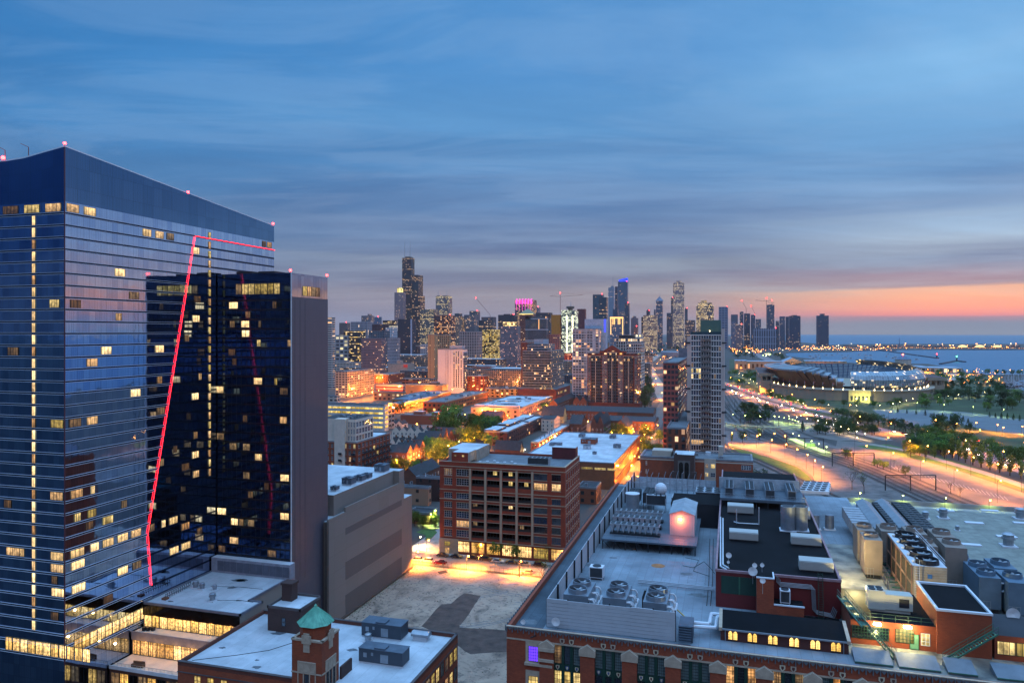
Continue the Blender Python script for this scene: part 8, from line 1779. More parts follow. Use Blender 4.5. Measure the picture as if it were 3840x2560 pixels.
def spires(k, L):
 g = BLD[k]; Y = dep(g['x0'], g['y0'])
 for px, y0, y1, r in L: x = hx(g['y0'] + 12, px); MB().cyl(x, g['y0'] + 12, ZZ(y0, Y) - 3, ZZ(y1, Y), r, r * .35, 6).build('antenna', AN, g['t'])
spires(16341111, [(1643, 1108, 1085, 1.5), (1676, 1108, 1085, 1.5)]); spires(22811078, [(2298, 1072, 1034, 1.6)]); spires(25241060, [(2549, 1053, 1041, 2)]); spires(24601128, [(2475, 1112, 1098, 1.5)]); spires(24521160, [(2453, 1160, 1122, 1.4)]); spires(21051163, [(2141, 1146, 1130, 1)]); spires(16951186, [(1717, 1175, 1165, 1.2)])
g = BLD[24601128]; m_x, m_y = (g['x0'] + g['x1']) / 2, (g['y0'] + g['y1']) / 2; MB().cyl(m_x, m_y, g['z'], ZZ(1111, 3700), (g['x1'] - g['x0']) * .68, .8, 4).build('pyramid_top', mat('pyramid_glass', '566078', .3), g['t'])
g = BLD[19481176]; MB().hip(g['x0'], g['y0'], g['x1'], g['y1'], g['z'], 13).build('pyramid_roof', mat('roof_lit', '7c7a60', .6), g['t']); MB().box(g['x0'] - 1, g['y0'] - 1, g['z'] - 2, g['x1'] + 1, g['y0'], g['z']).build('roof_lights', emis('crown_warm', 'ffe080', 1.5), g['t'])
g = BLD[24241165]; MB().hip(g['x0'], g['y0'], g['x1'], g['y1'], g['z'], 9).build('castle_roof', DKM, g['t'])
g = BLD[23171055]; x0, x1, y0, z = g['x0'] + 4, g['x1'], g['y0'], g['z']; BLU = emis('crown_blue', '2038ff', 1.8); MB().face([(x0, y0 + 3, z), (x1, y0 + 3, z), (x1, y0 + 3, z + 17), (x0, y0 + 3, z + 8)]).face([(x1, y0 + 3, z), (x1, y0 + 30, z), (x1, y0 + 30, z + 17), (x1, y0 + 3, z + 17)]).face([(x0, y0 + 3, z + 8), (x1, y0 + 3, z + 17), (x1, y0 + 30, z + 17), (x0, y0 + 30, z + 8)]).build('blue_crown', BLU, g['t'])
g = BLD[19311124]; MAG = emis('crown_magenta', 'ff50c8', 1.7); x0, x1, y0, z = g['x0'], g['x1'], g['y0'], g['z']
for k in range(6): xa = x0 + (x1 - x0) * (k + .25) / 6.2; ww = (x1 - x0) / 9; MB().box(xa, y0 - 1, z - 16, xa + ww, y0 - .1, z - 1).cyl(xa + ww / 2, y0 + 3, z - 1, z + 5, ww / 2, ww / 4, 8).box(xa + ww * .3, y0 - 1, z - 40, xa + ww * .45, y0 - .1, z - 16).build('arch_light', MAG, g['t'])
g = BLD[22891191]; x0, x1, y0, z = g['x0'], g['x1'], g['y0'], g['z']; AMB = emis('crown_amber', 'ffc070', 2.2); q = MB().box(x0 - 1, y0 - 1.2, z - 2, x1 + 1, y0 - .1, z + 2)
for f in (0, .18, .3, .6, .72, .95): q.box(x0 + (x1 - x0) * f, y0 - 1, z - (45 if f in (0, .95) else 18), x0 + (x1 - x0) * f + 2, y0 - .1, z - 2.1)
q.build('cornice_lights', AMB, g['t'])
g = BLD[21051163]; m_x, m_y = (g['x0'] * .45 + g['x1'] * .55), g['y0'] + 12; MB().cyl(m_x, m_y, g['z'], ZZ(1156, 1500), 5, n=12).cyl(m_x, m_y, ZZ(1156, 1500), ZZ(1148, 1500), 8, 8.5, 12).build('round_cap', mat('cap_steel', '5c5a54', .6), g['t'])
for f in (.35, .75): xx = g['x0'] + (g['x1'] - g['x0']) * f; MB().box(xx, g['y0'] - .6, 30, xx + 3.4, g['y0'] - .1, g['z'] - 10).build('work_lights', litwin('work_light', 'f0ffe0', 3.2, .8, .12), g['t'])
# tower cranes
CRM2 = mat('crane_red', '7a4440', .6)
def crane(lab, px, Y, yb, yt, tip, tail=None, cat='tower crane'):
 x, y = W2(px, Y); t = thing('tower_crane', lab, 'crane', (x, y, 0), 'tower cranes on the skyline'); r_ = Y / 2780 * .9; zt_ = ZZ(yt, Y); MB().tube((x, y, ZZ(yb, Y)), (x, y, zt_), r_, 4).build('mast', CRM2, t)
 q = MB(); a = W2(tip[0], Y); q.tube((x, y, zt_ - 4 * (tail is not None)), (*a, ZZ(tip[1], Y)), r_ * .7, 4)
 if tail: b = W2(tail[0], Y); q.tube((x, y, zt_ - 4), (*b, ZZ(tail[1], Y)), r_ * .9, 4).tube((x, y, zt_ + 6 * Y / 2000), (*b, ZZ(tail[1], Y)), r_ * .25, 3).tube((x, y, zt_ + 6 * Y / 2000), (*a, ZZ(tip[1], Y)), r_ * .2, 3).tube((x, y, zt_ - 4), (x, y, zt_ + 6 * Y / 2000), r_ * .6, 4)
 q.build('jib', CRM2, t); MB().ball((*a, ZZ(tip[1], Y)) if not tail else (x, y, zt_ + 6 * Y / 2000), 1.1 * Y / 2780 + .5).build('lamp', RED, t)
crane('red luffing crane with a long jib leaning left above the left centre skyline', 1838, 2300, 1205, 1180, (1784, 1117)); crane('big hammerhead tower crane reaching right above the green lit tower', 2101, 1900, 1172, 1106, (2186, 1106), (2063, 1110)); crane('left luffing crane on the lakeside towers', 2798, 3700, 1176, 1156, (2782, 1127)); crane('right luffing crane on the lakeside towers', 2831, 3700, 1180, 1176, (2817, 1147)); crane('thin hammerhead crane beside the tall unfinished tower', 2874, 3900, 1230, 1126, (2833, 1126), (2891, 1126)); crane('small crane on top of the tall unfinished tower', 2895, 3900, 1142, 1134, (2879, 1134), (2904, 1135))
for k in list(BLD)[::3]:
 g = BLD[k]
 if dep(g['x0'], g['y0']) > 2400 and k not in (15080966,): MB().ball((g['x1'] - 3, g['y0'] + 2, g['z'] + 2), 1.3).build('beacon', RED, g['t'])
# low filler blocks between the named towers
r = random.Random(21); FB = [S_(c, p=.22, q=.05, bw=5, fh=4.5, s=1.8) for c in ('5c4438', '6e6460', '4a4650', '7c6450', '3c4450', '86766c')]
for k in range(130):
 Y = r.uniform(1050, 3000); pl = r.uniform(1262, 2410); w = r.uniform(26, 60) / Y * 2780
 if 1955 < pl < 2420 and Y < 1500 and r.random() < .8: continue
 if pl < 1500 and Y < 1150: continue
 x, y = W2(pl, Y); h_ = r.choice([9, 12, 15, 22, 30]) + (Y - 1000) * .009 * r.random(); t = thing('city_block', 'one of the small indistinct blocks packed between the downtown towers', 'building', (x, y, 0), 'indistinct city blocks')
 MB().box(x, y, 0, x + w, y + r.uniform(18, 40), h_, 0, 1).build('wall', [r.choice(FB), r.choice([ROOFD, ROOFG, ROOFW])], t)
tag(MB().face([(*W2(2480, 2350), .5), (*W2(2545, 2300), .5), (*W2(2545, 2300), 14), (*W2(2480, 2350), 10)]).prism([W2(2478, 2360), W2(2540, 2300), W2(2548, 2400), W2(2480, 2450)], 8, 20).build('band_shell', mat('shell_silver', '8a98a8', .4, .5)), 'curling silver band shell at the far edge of the park', 'bandstand')
# ================================================================ trees
def leafmat(name, a, b):
 m, t, bs = principled(name); geo = t.node('ShaderNodeNewGeometry'); oi = t.node('ShaderNodeObjectInfo')
 n = t.noise(geo.outputs['Position'], .8, 4); c = t.ramp(n, [(.35, lin(a)), (.65, lin(b))])
 hs = t.node('ShaderNodeHueSaturation', ins={'Color': c, 'Hue': t.m('ADD', .48, t.m('MULTIPLY', oi.outputs['Random'], .04)), 'Value': t.m('ADD', .75, t.m('MULTIPLY', oi.outputs['Random'], .6))})
 t.l.new(hs.outputs[0], bs.inputs['Base Color']); bs.inputs['Roughness'].default_value = .8; bs.inputs['Specular IOR Level'].default_value = .2; return m
LF = leafmat('leaf_green', '3a521c', '5e742c'); LF2 = leafmat('leaf_dark', '23361a', '3a4e22'); LF3 = leafmat('leaf_spring', '4c5a1e', '77782e'); BARK = mat('bark', '3a2e26', .9)
def tree_proto(kind, seed):
 r = random.Random(seed); t = thing('tree', 'tree', 'tree'); tr, cr = MB(), MB()
 if kind == 'bare':
  def br(p, d, l, rad, n):
   e = p + d * l; tr.tube(p, e, rad, 4, 0, rad * .6)
   if n: [br(e, (d + Vector((r.uniform(-.7, .7), r.uniform(-.7, .7), r.uniform(-.1, .5)))).normalized(), l * .68, rad * .55, n - 1) for _ in range(3)]
  br(Vector((0, 0, 0)), Vector((0, 0, 1)), .3, .02, 4); nl, blobs, m = 160, [(Vector((r.uniform(-.3, .3), r.uniform(-.3, .3), r.uniform(.5, .95))), .12) for _ in range(12)], LF3
 else:
  tr.tube((0, 0, 0), (0, 0, .45), .03, 6, 0, .018)
  for k in range(5): a = r.uniform(0, 6.28); tr.tube((0, 0, .28 + .04 * k), (.22 * math.cos(a), .22 * math.sin(a), .55 + .05 * k), .012, 4, 0, .005)
  if kind == 'round': blobs = [(Vector((r.gauss(0, .19), r.gauss(0, .19), r.uniform(.38, .88))), r.uniform(.1, .2)) for _ in range(22)]; nl, m = 1500, LF
  elif kind == 'dark': blobs = [(Vector((r.gauss(0, .22), r.gauss(0, .22), r.uniform(.35, .85))), r.uniform(.1, .2)) for _ in range(20)]; nl, m = 1400, LF2
  elif kind == 'tall': blobs = [(Vector((r.gauss(0, .06), r.gauss(0, .06), .25 + .72 * k / 14)), .13 * (1.15 - .8 * abs(k / 14 - .45))) for k in range(15)]; nl, m = 700, LF3
  else: blobs = [(Vector((0, 0, .15 + .8 * k / 12)), .22 * (1.02 - k / 12)) for k in range(13)]; nl, m = 800, LF2
 for i in range(nl):
  c, R_ = r.choice(blobs); v = Vector((r.gauss(0, 1), r.gauss(0, 1), r.gauss(0, 1))).normalized() * R_ * r.uniform(.55, 1.08); p = c + v; s = r.uniform(.018, .034) if kind != 'bare' else .014
  a = Vector((r.uniform(-1, 1), r.uniform(-1, 1), r.uniform(-1, 1))).normalized(); b = a.orthogonal().normalized(); cr.face([p - a * s, p + b * s * .8, p + a * s, p - b * s * .8], 0, [(0, 0)] * 4)
 cr.build('crown', m, t); tr.build('trunk', BARK, t); return t
PT = {k: [tree_proto(k, s) for s in ss] for k, ss in dict(round=(1, 2, 3), dark=(4, 5), tall=(6, 7), bare=(8, 9), conifer=(10,)).items()}
NMT = dict(round='leafy_tree', dark='dark_tree', tall='young_tree', bare='bare_tree', conifer='conifer')
rt = random.Random(77); NT_ = [0]
def tree(kind, px, py, h, lab, grp=None, xy=None):
 x, y = xy or G(px, py); o = copy_tree(rt.choice(PT[kind]), (x, y, 0), rt.uniform(0, 6.28), (h * rt.uniform(.9, 1.15), h * rt.uniform(.9, 1.15), h), lab, grp); o.name = NMT[kind]; NT_[0] += 1; return o
def row(kind, pts, n, h, lab, jit=0):
 P = smooth(PP(pts), 8) if len(pts) > 2 else PP(pts); L = [0]
 for a, b in zip(P, P[1:]): L.append(L[-1] + math.dist(a, b))
 for k in range(n):
  s = L[-1] * (k + .5) / n; i = max(j for j in range(len(L)) if L[j] <= s); i = min(i, len(P) - 2); f = (s - L[i]) / max(1e-6, L[i + 1] - L[i]); x = P[i][0] + (P[i + 1][0] - P[i][0]) * f + rt.uniform(-jit, jit); y = P[i][1] + (P[i + 1][1] - P[i][1]) * f + rt.uniform(-jit, jit)
  tree(kind, 0, 0, h * rt.uniform(.85, 1.15), nth(k) + ' ' + lab, lab[:60], (x, y))
def clump(kind, x0, y0, x1, y1, n, h, lab):
 for k in range(n): tree(kind if rt.random() < .75 else 'dark', rt.uniform(x0, x1), rt.uniform(y0, y1), h * rt.uniform(.75, 1.2), lab, lab[:60])
row('dark', [(3130, 1562), (3300, 1598), (3400, 1622), (3480, 1640)], 17, 10, 'tree from the left in the dark row between the two highway roadways')
row('round', [(3500, 1642), (3640, 1685), (3760, 1722), (3860, 1762)], 13, 11, 'tree from the left in the greener row between the roadways further right')
row('tall', [(3560, 1712), (3640, 1740), (3740, 1770), (3850, 1800)], 9, 12, 'slim young tree from the left on the grass bank above the right car park')
row('tall', [(3380, 1690), (3470, 1712), (3560, 1722)], 7, 9, 'pale young tree from the left below the highway bridge')
clump('round', 3410, 1668, 3570, 1716, 26, 11, 'one of the leafy trees massed below the highway, right')
clump('dark', 3060, 1586, 3280, 1632, 40, 8, 'one of the low trees in the hedge like belt between highway and boulevard')
clump('dark', 2790, 1525, 2910, 1590, 20, 10, 'one of the dark trees between the rail yard and the highway'); clump('round', 2735, 1400, 2850, 1450, 18, 10, 'one of the trees on the lawn left of the stadium')
row('round', [(2860, 1480), (3000, 1517), (3150, 1525), (3280, 1528), (3400, 1515)], 15, 9, 'tree from the left along the foot of the stadium wall', 4); clump('round', 3420, 1470, 3560, 1530, 16, 10, 'one of the trees right of the stadium, beside the path'); clump('dark', 3500, 1440, 3780, 1510, 40, 13, 'one of the dark trees in the lakeside park, right'); clump('round', 3500, 1405, 3700, 1440, 16, 10, 'one of the trees among the many lamps right of the stadium'); clump('round', 3700, 1485, 3840, 1545, 12, 12, 'one of the trees at the right edge of the park')
row('conifer', [(3350, 1545), (3480, 1560), (3580, 1575), (3640, 1590)], 10, 6, 'small dark conifer from the left in the pale car park'); row('conifer', [(3700, 1562), (3860, 1582)], 7, 6, 'small conifer from the left in the right half of the pale car park'); clump('dark', 3480, 1590, 3640, 1625, 10, 10, 'one of the dark trees at the front edge of the pale car park')
row('round', [(3690, 1405), (3760, 1407), (3840, 1408)], 5, 12, 'tree from the left on the lake shore strip at the right edge')
clump('dark', 2735, 1300, 2840, 1345, 26, 15, 'one of the dark trees in the far park by the museum road'); clump('dark', 2880, 1325, 2940, 1350, 8, 14, 'one of the dark trees between the museum and the lake'); clump('dark', 2425, 1302, 2590, 1345, 30, 14, 'one of the dark trees in the big park below downtown')
for px, py, h, k, l in [(3195, 1835, 13, 'bare', 'big pale budding tree in the rail yard behind the gravel roof'), (3240, 1850, 12, 'bare', 'right half of the budding tree pair in the rail yard'), (3290, 1752, 6, 'round', 'left of two small leafy trees by the second rail gantry'), (3312, 1760, 6, 'round', 'right of two small leafy trees by the second rail gantry'), (3395, 1785, 6, 'round', 'small leafy tree above the nearest rail gantry'), (3352, 1752, 6, 'bare', 'left bare tree above the nearest rail gantry'), (3370, 1768, 6, 'bare', 'right bare tree above the nearest rail gantry'), (3565, 1850, 7, 'bare', 'bare tree at the foot of the right car park, left'), (3600, 1862, 6, 'bare', 'bare tree at the foot of the right car park, right'),
 (3010, 1618, 10, 'conifer', 'tall dark conifer near the footbridge end'), (2785, 1660, 9, 'round', 'leafy tree on the verge right of the pale stone tower'), (2848, 1648, 8, 'tall', 'slim light green tree by the footbridge'), (2745, 1655, 6, 'tall', 'small tree touching the pale stone tower base'), (2835, 1822, 10, 'dark', 'dark tree right of the orange brick school'), (2915, 1845, 6, 'dark', 'low round bush before the railway by the works'), (3170, 1715, 7, 'dark', 'dark bush by the station platform end, left'), (3180, 1720, 6, 'round', 'orange lit bush by the station platform end, right'),
 (1700, 1640, 26, 'round', 'giant spreading tree in the middle of the park'), (1670, 1645, 20, 'round', 'left flank of the giant park tree'), (1745, 1640, 22, 'round', 'right flank of the giant park tree'), (1948, 2162, 8.5, 'bare', 'street tree with a bare trunk by the lot fence, left'), (2035, 2185, 8, 'bare', 'street tree by the lot fence, right'), (1790, 2082, 6, 'tall', 'first orange lit street tree before the loft shops'), (1870, 2090, 7, 'round', 'second orange lit street tree before the loft shops'), (1925, 2096, 6.5, 'round', 'third orange lit street tree before the loft shops'), (2045, 2112, 7.5, 'bare', 'fourth orange lit street tree before the loft shops')]: tree(k, px, py, h, l)
clump('round', 1740, 1600, 1860, 1690, 34, 14, 'one of the trees massed right of the giant park tree'); clump('round', 1590, 1665, 1700, 1750, 18, 12, 'one of the trees between the slate terraces and the loft'); clump('round', 1475, 1760, 1580, 1800, 7, 9, 'one of the lamp lit trees behind the taupe hall'); clump('round', 1480, 1500, 1620, 1560, 9, 9, 'one of the street trees before the greystone rows')
clump('round', 2290, 1640, 2400, 1670, 9, 11, 'one of the lamp lit trees behind the white roofed warehouse'); clump('round', 2400, 1640, 2480, 1730, 14, 9, 'one of the trees lining the street by the brick podium'); clump('dark', 2400, 1430, 2440, 1540, 12, 15, 'one of the trees right of the gabled tower'); clump('round', 1540, 1960, 1640, 1985, 9, 5, 'one of the shrubs round the small park'); clump('round', 2000, 1530, 2100, 1560, 5, 9, 'one of the trees by the lamps near the glass tower podium'); clump('dark', 1440, 1330, 1620, 1352, 16, 14, 'one of the dark trees beyond the beige storage building')
for L in PT.values():
 for p in L: wipe(p)
# ================================================================ street lamps
ORB = emis('lamp_sodium', 'ff9a3c', 60); WHB = emis('lamp_white', 'ffe09a', 40); GNB = emis('lamp_green', 'e0f080', 35)
LCOL = dict(o='ff9434', w='ffdc98', g='d4f878'); LDAT = {}
def lamp(x, y, h, col, w, lab, grp, z=0, r=.3, arm=.8):
 t = thing('street_lamp', lab, 'street lamp', (x, y, z), grp); sc = max(1, dep(x, y) / 1300)
 MB().tube((x, y, z), (x, y, z + h), .07 * sc, 5).tube((x, y, z + h), (x + arm, y, z + h + .1), .05, 4).build('pole', DKM, t); MB().ball((x + arm, y, z + h), r * sc * (1 if col == 'o' else .75), n=7, k=4).build('lamp_head', dict(o=ORB, w=WHB, g=GNB)[col], t)
 if w:
  d_ = dep(x, y); pt = (d_ > 330 and (ct * x + st * y) / d_ < .27) or w == 2600.5; k = (col, w, pt, d_ < 330)
  if k not in LDAT:
   l = bpy.data.lights.new('lamp_light', 'POINT' if pt else 'SPOT'); l.energy = w * (5 if pt else 18 if k[3] else 7.2 if col == 'o' else 4)
   l.color = lin(LCOL[col]); l.shadow_soft_size = .35; LDAT[k] = l
   if not pt: l.spot_size = math.radians(154); l.spot_blend = .6
  o = bpy.data.objects.new('lamp_light', LDAT[k]); COL.objects.link(o); o.parent = t; o.location = (arm, 0, h - .5)
def lrow(pts, n, h, col, w, lab, **k):
 P = PP(pts); L = [0]
 for a, b in zip(P, P[1:]): L.append(L[-1] + math.dist(a, b))
 for i in range(n):
  s = L[-1] * i / max(1, n - 1); j = min(max(q_ for q_ in range(len(L)) if L[q_] <= s + 1e-6), len(P) - 2); f = (s - L[j]) / (L[j + 1] - L[j]); lamp(P[j][0] + (P[j + 1][0] - P[j][0]) * f, P[j][1] + (P[j + 1][1] - P[j][1]) * f, h, col, w, nth(i) + ' lamp from the left ' + lab, 'lamps ' + lab, **k)
lrow([(1560, 2118), (1879, 2149), (2150, 2178)], 4, 5, 'o', 4200, 'along the lot fence in the orange street'); lrow([(1600, 2068), (1886, 2090), (2100, 2110)], 6, 4.5, 'o', 2600.5, 'before the loft shops', r=.22)
lrow([(2350, 1835), (2378, 1740), (2398, 1690), (2425, 1640)], 7, 7, 'o', 9000, 'up the orange street by the warehouse'); lrow([(2385, 1835), (2420, 1720), (2462, 1625)], 4, 7, 'o', 6000, 'on the school side of the orange street')
lrow([(1483, 1775), (1560, 1757), (1648, 1728), (1722, 1695), (1775, 1682)], 6, 8, 'o', 9000, 'on the tree lined street behind the taupe hall'); lrow([(1640, 1745), (1690, 1720)], 2, 6, 'o', 6000, 'hidden in the trees by the slate terraces')
lrow([(1455, 1548), (1510, 1545), (1560, 1538), (1625, 1525)], 5, 8, 'o', 12000, 'before the greystone rows'); lrow([(1985, 1585), (2010, 1568), (2035, 1552), (2070, 1538), (2110, 1516), (2135, 1505)], 6, 8, 'o', 11000, 'up to the glass tower podium'); lrow([(1765, 1490), (1800, 1485), (1835, 1480)], 3, 8, 'o', 14000, 'below the dark brick flats')
lrow([(1300, 1505), (1350, 1500), (1385, 1495), (1440, 1480)], 5, 8, 'o', 16000, 'in the glowing street below the beige balcony slab'); lrow([(1560, 1620), (1615, 1605), (1680, 1590)], 2, 7, 'o', 6000, 'behind the slate roofed villa'); lrow([(2085, 1660), (2020, 1690), (1965, 1712)], 3, 5, 'w', 1800, 'beside the narrow terrace')
lrow([(2020, 1702), (2055, 1680), (2090, 1660), (2118, 1645)], 9, 5.5, 'o', 500, 'fixed along the wall of the narrow terrace', r=.2); lrow([(1840, 1540), (1870, 1530), (1900, 1515)], 3, 6, 'w', 4000, 'among the white roofed courts'); lrow([(2255, 1680), (2275, 1665), (2290, 1655)], 3, 7, 'o', 2500, 'among the turreted houses')
lrow([(2330, 1660), (2385, 1648), (2370, 1640)], 3, 7, 'o', 7000, 'in the trees behind the warehouse'); lrow([(2130, 1410), (2115, 1405), (2142, 1402)], 3, 9, 'o', 14000, 'between the two glass towers'); lrow([(2480, 1500), (2450, 1420), (2465, 1370), (2500, 1335)], 7, 9, 'o', 22000, 'on the road curving past the gabled tower')
lrow([(2742, 1668), (2830, 1678), (2870, 1690), (2960, 1722), (3025, 1760), (3080, 1810)], 8, 9, 'o', 7000, 'in the long car park beside the pale tower'); lrow([(2790, 1672), (2900, 1665), (2940, 1675)], 4, 8, 'o', 5000, 'on the track side of the long car park')
lrow([(3205, 1700), (3360, 1700), (3500, 1745), (3660, 1790), (3830, 1845)], 8, 11, 'o', 11000, 'in a line down the right car park', arm=1.5); lrow([(3240, 1735), (3420, 1790), (3560, 1835), (3740, 1885)], 5, 11, 'o', 6500, 'on the rail side of the right car park', arm=1.5)
lrow([(2735, 1468), (2891, 1522), (3044, 1562), (3200, 1595), (3386, 1640), (3560, 1682), (3750, 1745)], 13, 9, 'o', 17000, 'along the lower roadway of the highway', arm=2); lrow([(2735, 1436), (2891, 1488), (3044, 1526), (3266, 1566), (3465, 1605), (3640, 1648), (3830, 1708)], 12, 9, 'o', 15000, 'along the upper roadway of the highway', arm=2)
lrow([(2985, 1583), (3080, 1600), (3160, 1625), (3240, 1650)], 9, 5, 'w', 2600, 'on the boulevard down from the station'); lrow([(2745, 1592), (2790, 1597), (2850, 1600), (2960, 1600), (3000, 1598)], 6, 9.5, 'g', 3500, 'on the pale footbridge'); lrow([(2900, 1580), (2960, 1590), (2990, 1600)], 7, 5, 'g', 2600, 'in the bright cluster at the footbridge end'); lrow([(2970, 1648), (3030, 1675), (3095, 1702)], 6, 5, 'g', 2200, 'on the station platform')
lrow([(2770, 1410), (2810, 1430), (2850, 1460), (2900, 1492), (2990, 1515)], 11, 5, 'w', 3500, 'beside the walk left of the stadium'); lrow([(3010, 1528), (3100, 1535), (3230, 1538), (3330, 1535), (3420, 1510)], 8, 5, 'w', 3500, 'at the foot of the stadium wall'); lrow([(3420, 1395), (3480, 1400), (3560, 1405), (3690, 1402), (3830, 1402)], 12, 8, 'o', 14000, 'on the far shore road right of the stadium')
lrow([(3445, 1418), (3520, 1420), (3570, 1430), (3530, 1450), (3480, 1470)], 9, 6, 'o', 9000, 'round the curved drive right of the stadium'); lrow([(3480, 1495), (3520, 1505), (3580, 1495), (3690, 1485)], 6, 5, 'w', 3500, 'in the dark park, right'); lrow([(3700, 1445), (3712, 1430), (3706, 1420), (3745, 1432)], 6, 6, 'o', 9000, 'in the glowing corner by the small harbour'); lrow([(3345, 1540), (3460, 1538), (3600, 1550), (3760, 1565)], 5, 8, 'g', 2500, 'behind the pale car park'); lrow([(3584, 1618), (3665, 1615), (3735, 1622), (3750, 1634), (3830, 1630)], 5, 7, 'o', 8000, 'in front of the pale car park'); lrow([(3205, 1490), (3262, 1492)], 2, 4, 'g', 4000, 'before the lit stadium gate')
a = [hx(259, p_) for p_ in (3220, 3380, 3540, 3705, 3862)]
for k, x in enumerate(a[:4]): lamp(x, 258, 3.2, 'g', 60, nth(k) + ' slim lamp from the left on the elevated road behind the gravel roof', 'lamps on the elevated road', z=29.4, r=.22, arm=.3)
x, y = G(1626, 1955); lamp(x, y, 5, 'g', 900, 'right green lamp beside the park pavilion', 'green park lamps'); x, y = G(1610, 1970); lamp(x, y, 5, 'g', 900, 'left green lamp beside the park pavilion', 'green park lamps'); x, y = G(1570, 2050); lamp(x, y, 4, 'w', 500, 'small lamp lighting the round park lawn', None)
lrow([(1290, 1445), (1400, 1440), (1500, 1425)], 6, 9, 'o', 18000, 'in the streets round the storage building'); lrow([(1740, 1585), (1830, 1560), (1900, 1590)], 4, 8, 'o', 9000, 'behind the giant park tree'); lrow([(1560, 1440), (1600, 1490), (1690, 1480), (1745, 1500)], 6, 8, 'o', 14000, 'round the slender white tower'); lrow([(1895, 1445), (1940, 1450), (1880, 1500)], 4, 8, 'o', 14000, 'by the tan apartments'); lrow([(2170, 1620), (2230, 1600), (2420, 1625)], 6, 7, 'o', 7000, 'before the arched terrace'); lrow([(1800, 1420), (1900, 1400), (1950, 1410)], 4, 9, 'o', 20000, 'below the curved black glass block')  # extra lamp rows added to fill dark midground gaps with orange glow
# countless far lights
r = random.Random(99); q = MB()
def dots(n, x0, x1, y0, y1, s=1.0, ms=(0, 0, 0, 1)):
 for _ in range(n): px, py = r.uniform(x0, x1), r.uniform(y0, y1); a = G(px, py); q.ball((*a, r.uniform(4, 9)), s * r.uniform(.5, 1.2) * dep(*a) / 2800, r.choice(ms), 4, 2)
dots(120, 2735, 3110, 1299, 1318, 1.1); dots(50, 2950, 3330, 1301, 1317, 1.3, (0, 0, 1)); dots(60, 2740, 2860, 1312, 1330, 1.3); dots(60, 2425, 2600, 1318, 1350); dots(50, 2500, 2580, 1290, 1300, 1.4); dots(220, 1262, 1960, 1298, 1360); dots(110, 1262, 1700, 1360, 1425, .8); dots(50, 2100, 2430, 1298, 1330); dots(60, 3480, 3760, 1395, 1450, 1.0); dots(60, 3125, 3830, 1292, 1309, 1.6, (0, 0, 1)); dots(14, 2860, 2935, 1328, 1340, 1.6, (1, 2))
o = q.build('distant_city_lights', [emis('far_sodium', 'ff9a40', 14), emis('far_white', 'ffdca0', 10), emis('far_green', 'd8ff90', 12)]); o['kind'] = 'stuff'
# ================================================================ cars
def car_proto(body, suv):
 t = thing('parked_car', 'car', 'car'); L, W, = 4.7, .92; h1, h2 = (.95, 1.75) if suv else (.82, 1.42)
 pr_ = [(-2.3, .35), (2.3, .35), (2.35, .6), (2.2, h1 - .1), (1.2, h1), (-2.1, h1 + .05), (-2.35, .7)]; q = MB()
 for s in (-1, 1): f = [(x, s * W, z) for x, z in pr_]; q.face(f if s < 0 else f[::-1])
 for (xa, za), (xb, zb) in zip(pr_, pr_[1:] + pr_[:1]): q.face([(xa, -W, za), (xa, W, za), (xb, W, zb), (xb, -W, zb)][::-1])
 q.build('body', body, t); q = MB(); b0, b1 = (-2.15 if suv else -1.75, 1.15), (-1.9 if suv else -1.1, .35)
 B0 = [(b0[0], -W + .04), (b0[1], -W + .04), (b0[1], W - .04), (b0[0], W - .04)]; B1 = [(b1[0], -.72), (b1[1], -.72), (b1[1], .72), (b1[0], .72)]
 for i in range(4): j = (i + 1) % 4; q.face([(*B0[i], h1 - .03), (*B0[j], h1 - .03), (*B1[j], h2 - .06), (*B1[i], h2 - .06)])
 q.build('windows', DG, t); MB().prism([(a * 1.02, b * 1.02) for a, b in B1], h2 - .06, h2, bottom=True).build('roof', body, t)
 for x in (-1.45, 1.45):
  for s in (-1, 1): q = MB().tube((x, s * (W - .2), .34), (x, s * (W + .02), .34), .34, 12); w_ = q.build('wheel', mat('tyre', '0e0e10', .9), t); sub(MB().tube((x, s * (W + .02), .34), (x, s * (W + .035), .34), .2, 8), 'rim', STEEL, w_)
 for s in (-1, 1): MB().box(2.28, s * .6 - .2, .58, 2.37, s * .6 + .2, .74).build('headlight', mat('car_lamp', 'b0b0b0', .2), t); MB().box(-2.38, s * .65 - .15, .7, -2.3, s * .65 + .15, .85).build('tail_light', mat('car_tail', '7a1414', .3), t)
 return t
PN = {n_: mat('paint_' + n_, c, .25, .3, .03, spec=.8) for n_, c in dict(white='b8b8b8', silver='8a8c90', red='7a1418', dark='26221f', brown='4a3a2c').items()}
CP = {}
def car(px, py, ang, pn, suv, lab, grp=None, lit=False):
 k = (pn, suv)
 if k not in CP: CP[k] = car_proto(PN[pn], suv)
 a = G(px, py); z = .05 if not lit else .14; o = copy_tree(CP[k], (*a, z), ang, 1, lab, grp, dict(car_lamp=emis('headlight_on', 'fff0d0', 60), car_tail=emis('tail_on', 'ff2020', 40)) if lit else None)
 if lit: o.name = 'car'
 return o
for px, py, c, s, l in [(1661, 2086, 'brown', False, 'brown sedan, leftmost parked before the loft entrance'), (1713, 2091, 'dark', False, 'dark sedan second from the left before the loft'), (1777, 2097, 'dark', True, 'dark estate parked before the loft shops'), (1823, 2101, 'brown', True, 'brown estate beside the dark one before the loft'), (1868, 2108, 'white', False, 'white sedan under the bright street lamp'), (1921, 2113, 'brown', False, 'brown sedan half behind a street tree'), (1970, 2119, 'silver', False, 'silver sedan right of the street tree'), (2025, 2124, 'dark', True, 'dark estate, rightmost before the loft')]: car(px, py, .0, c, s, l, 'cars parked before the loft')
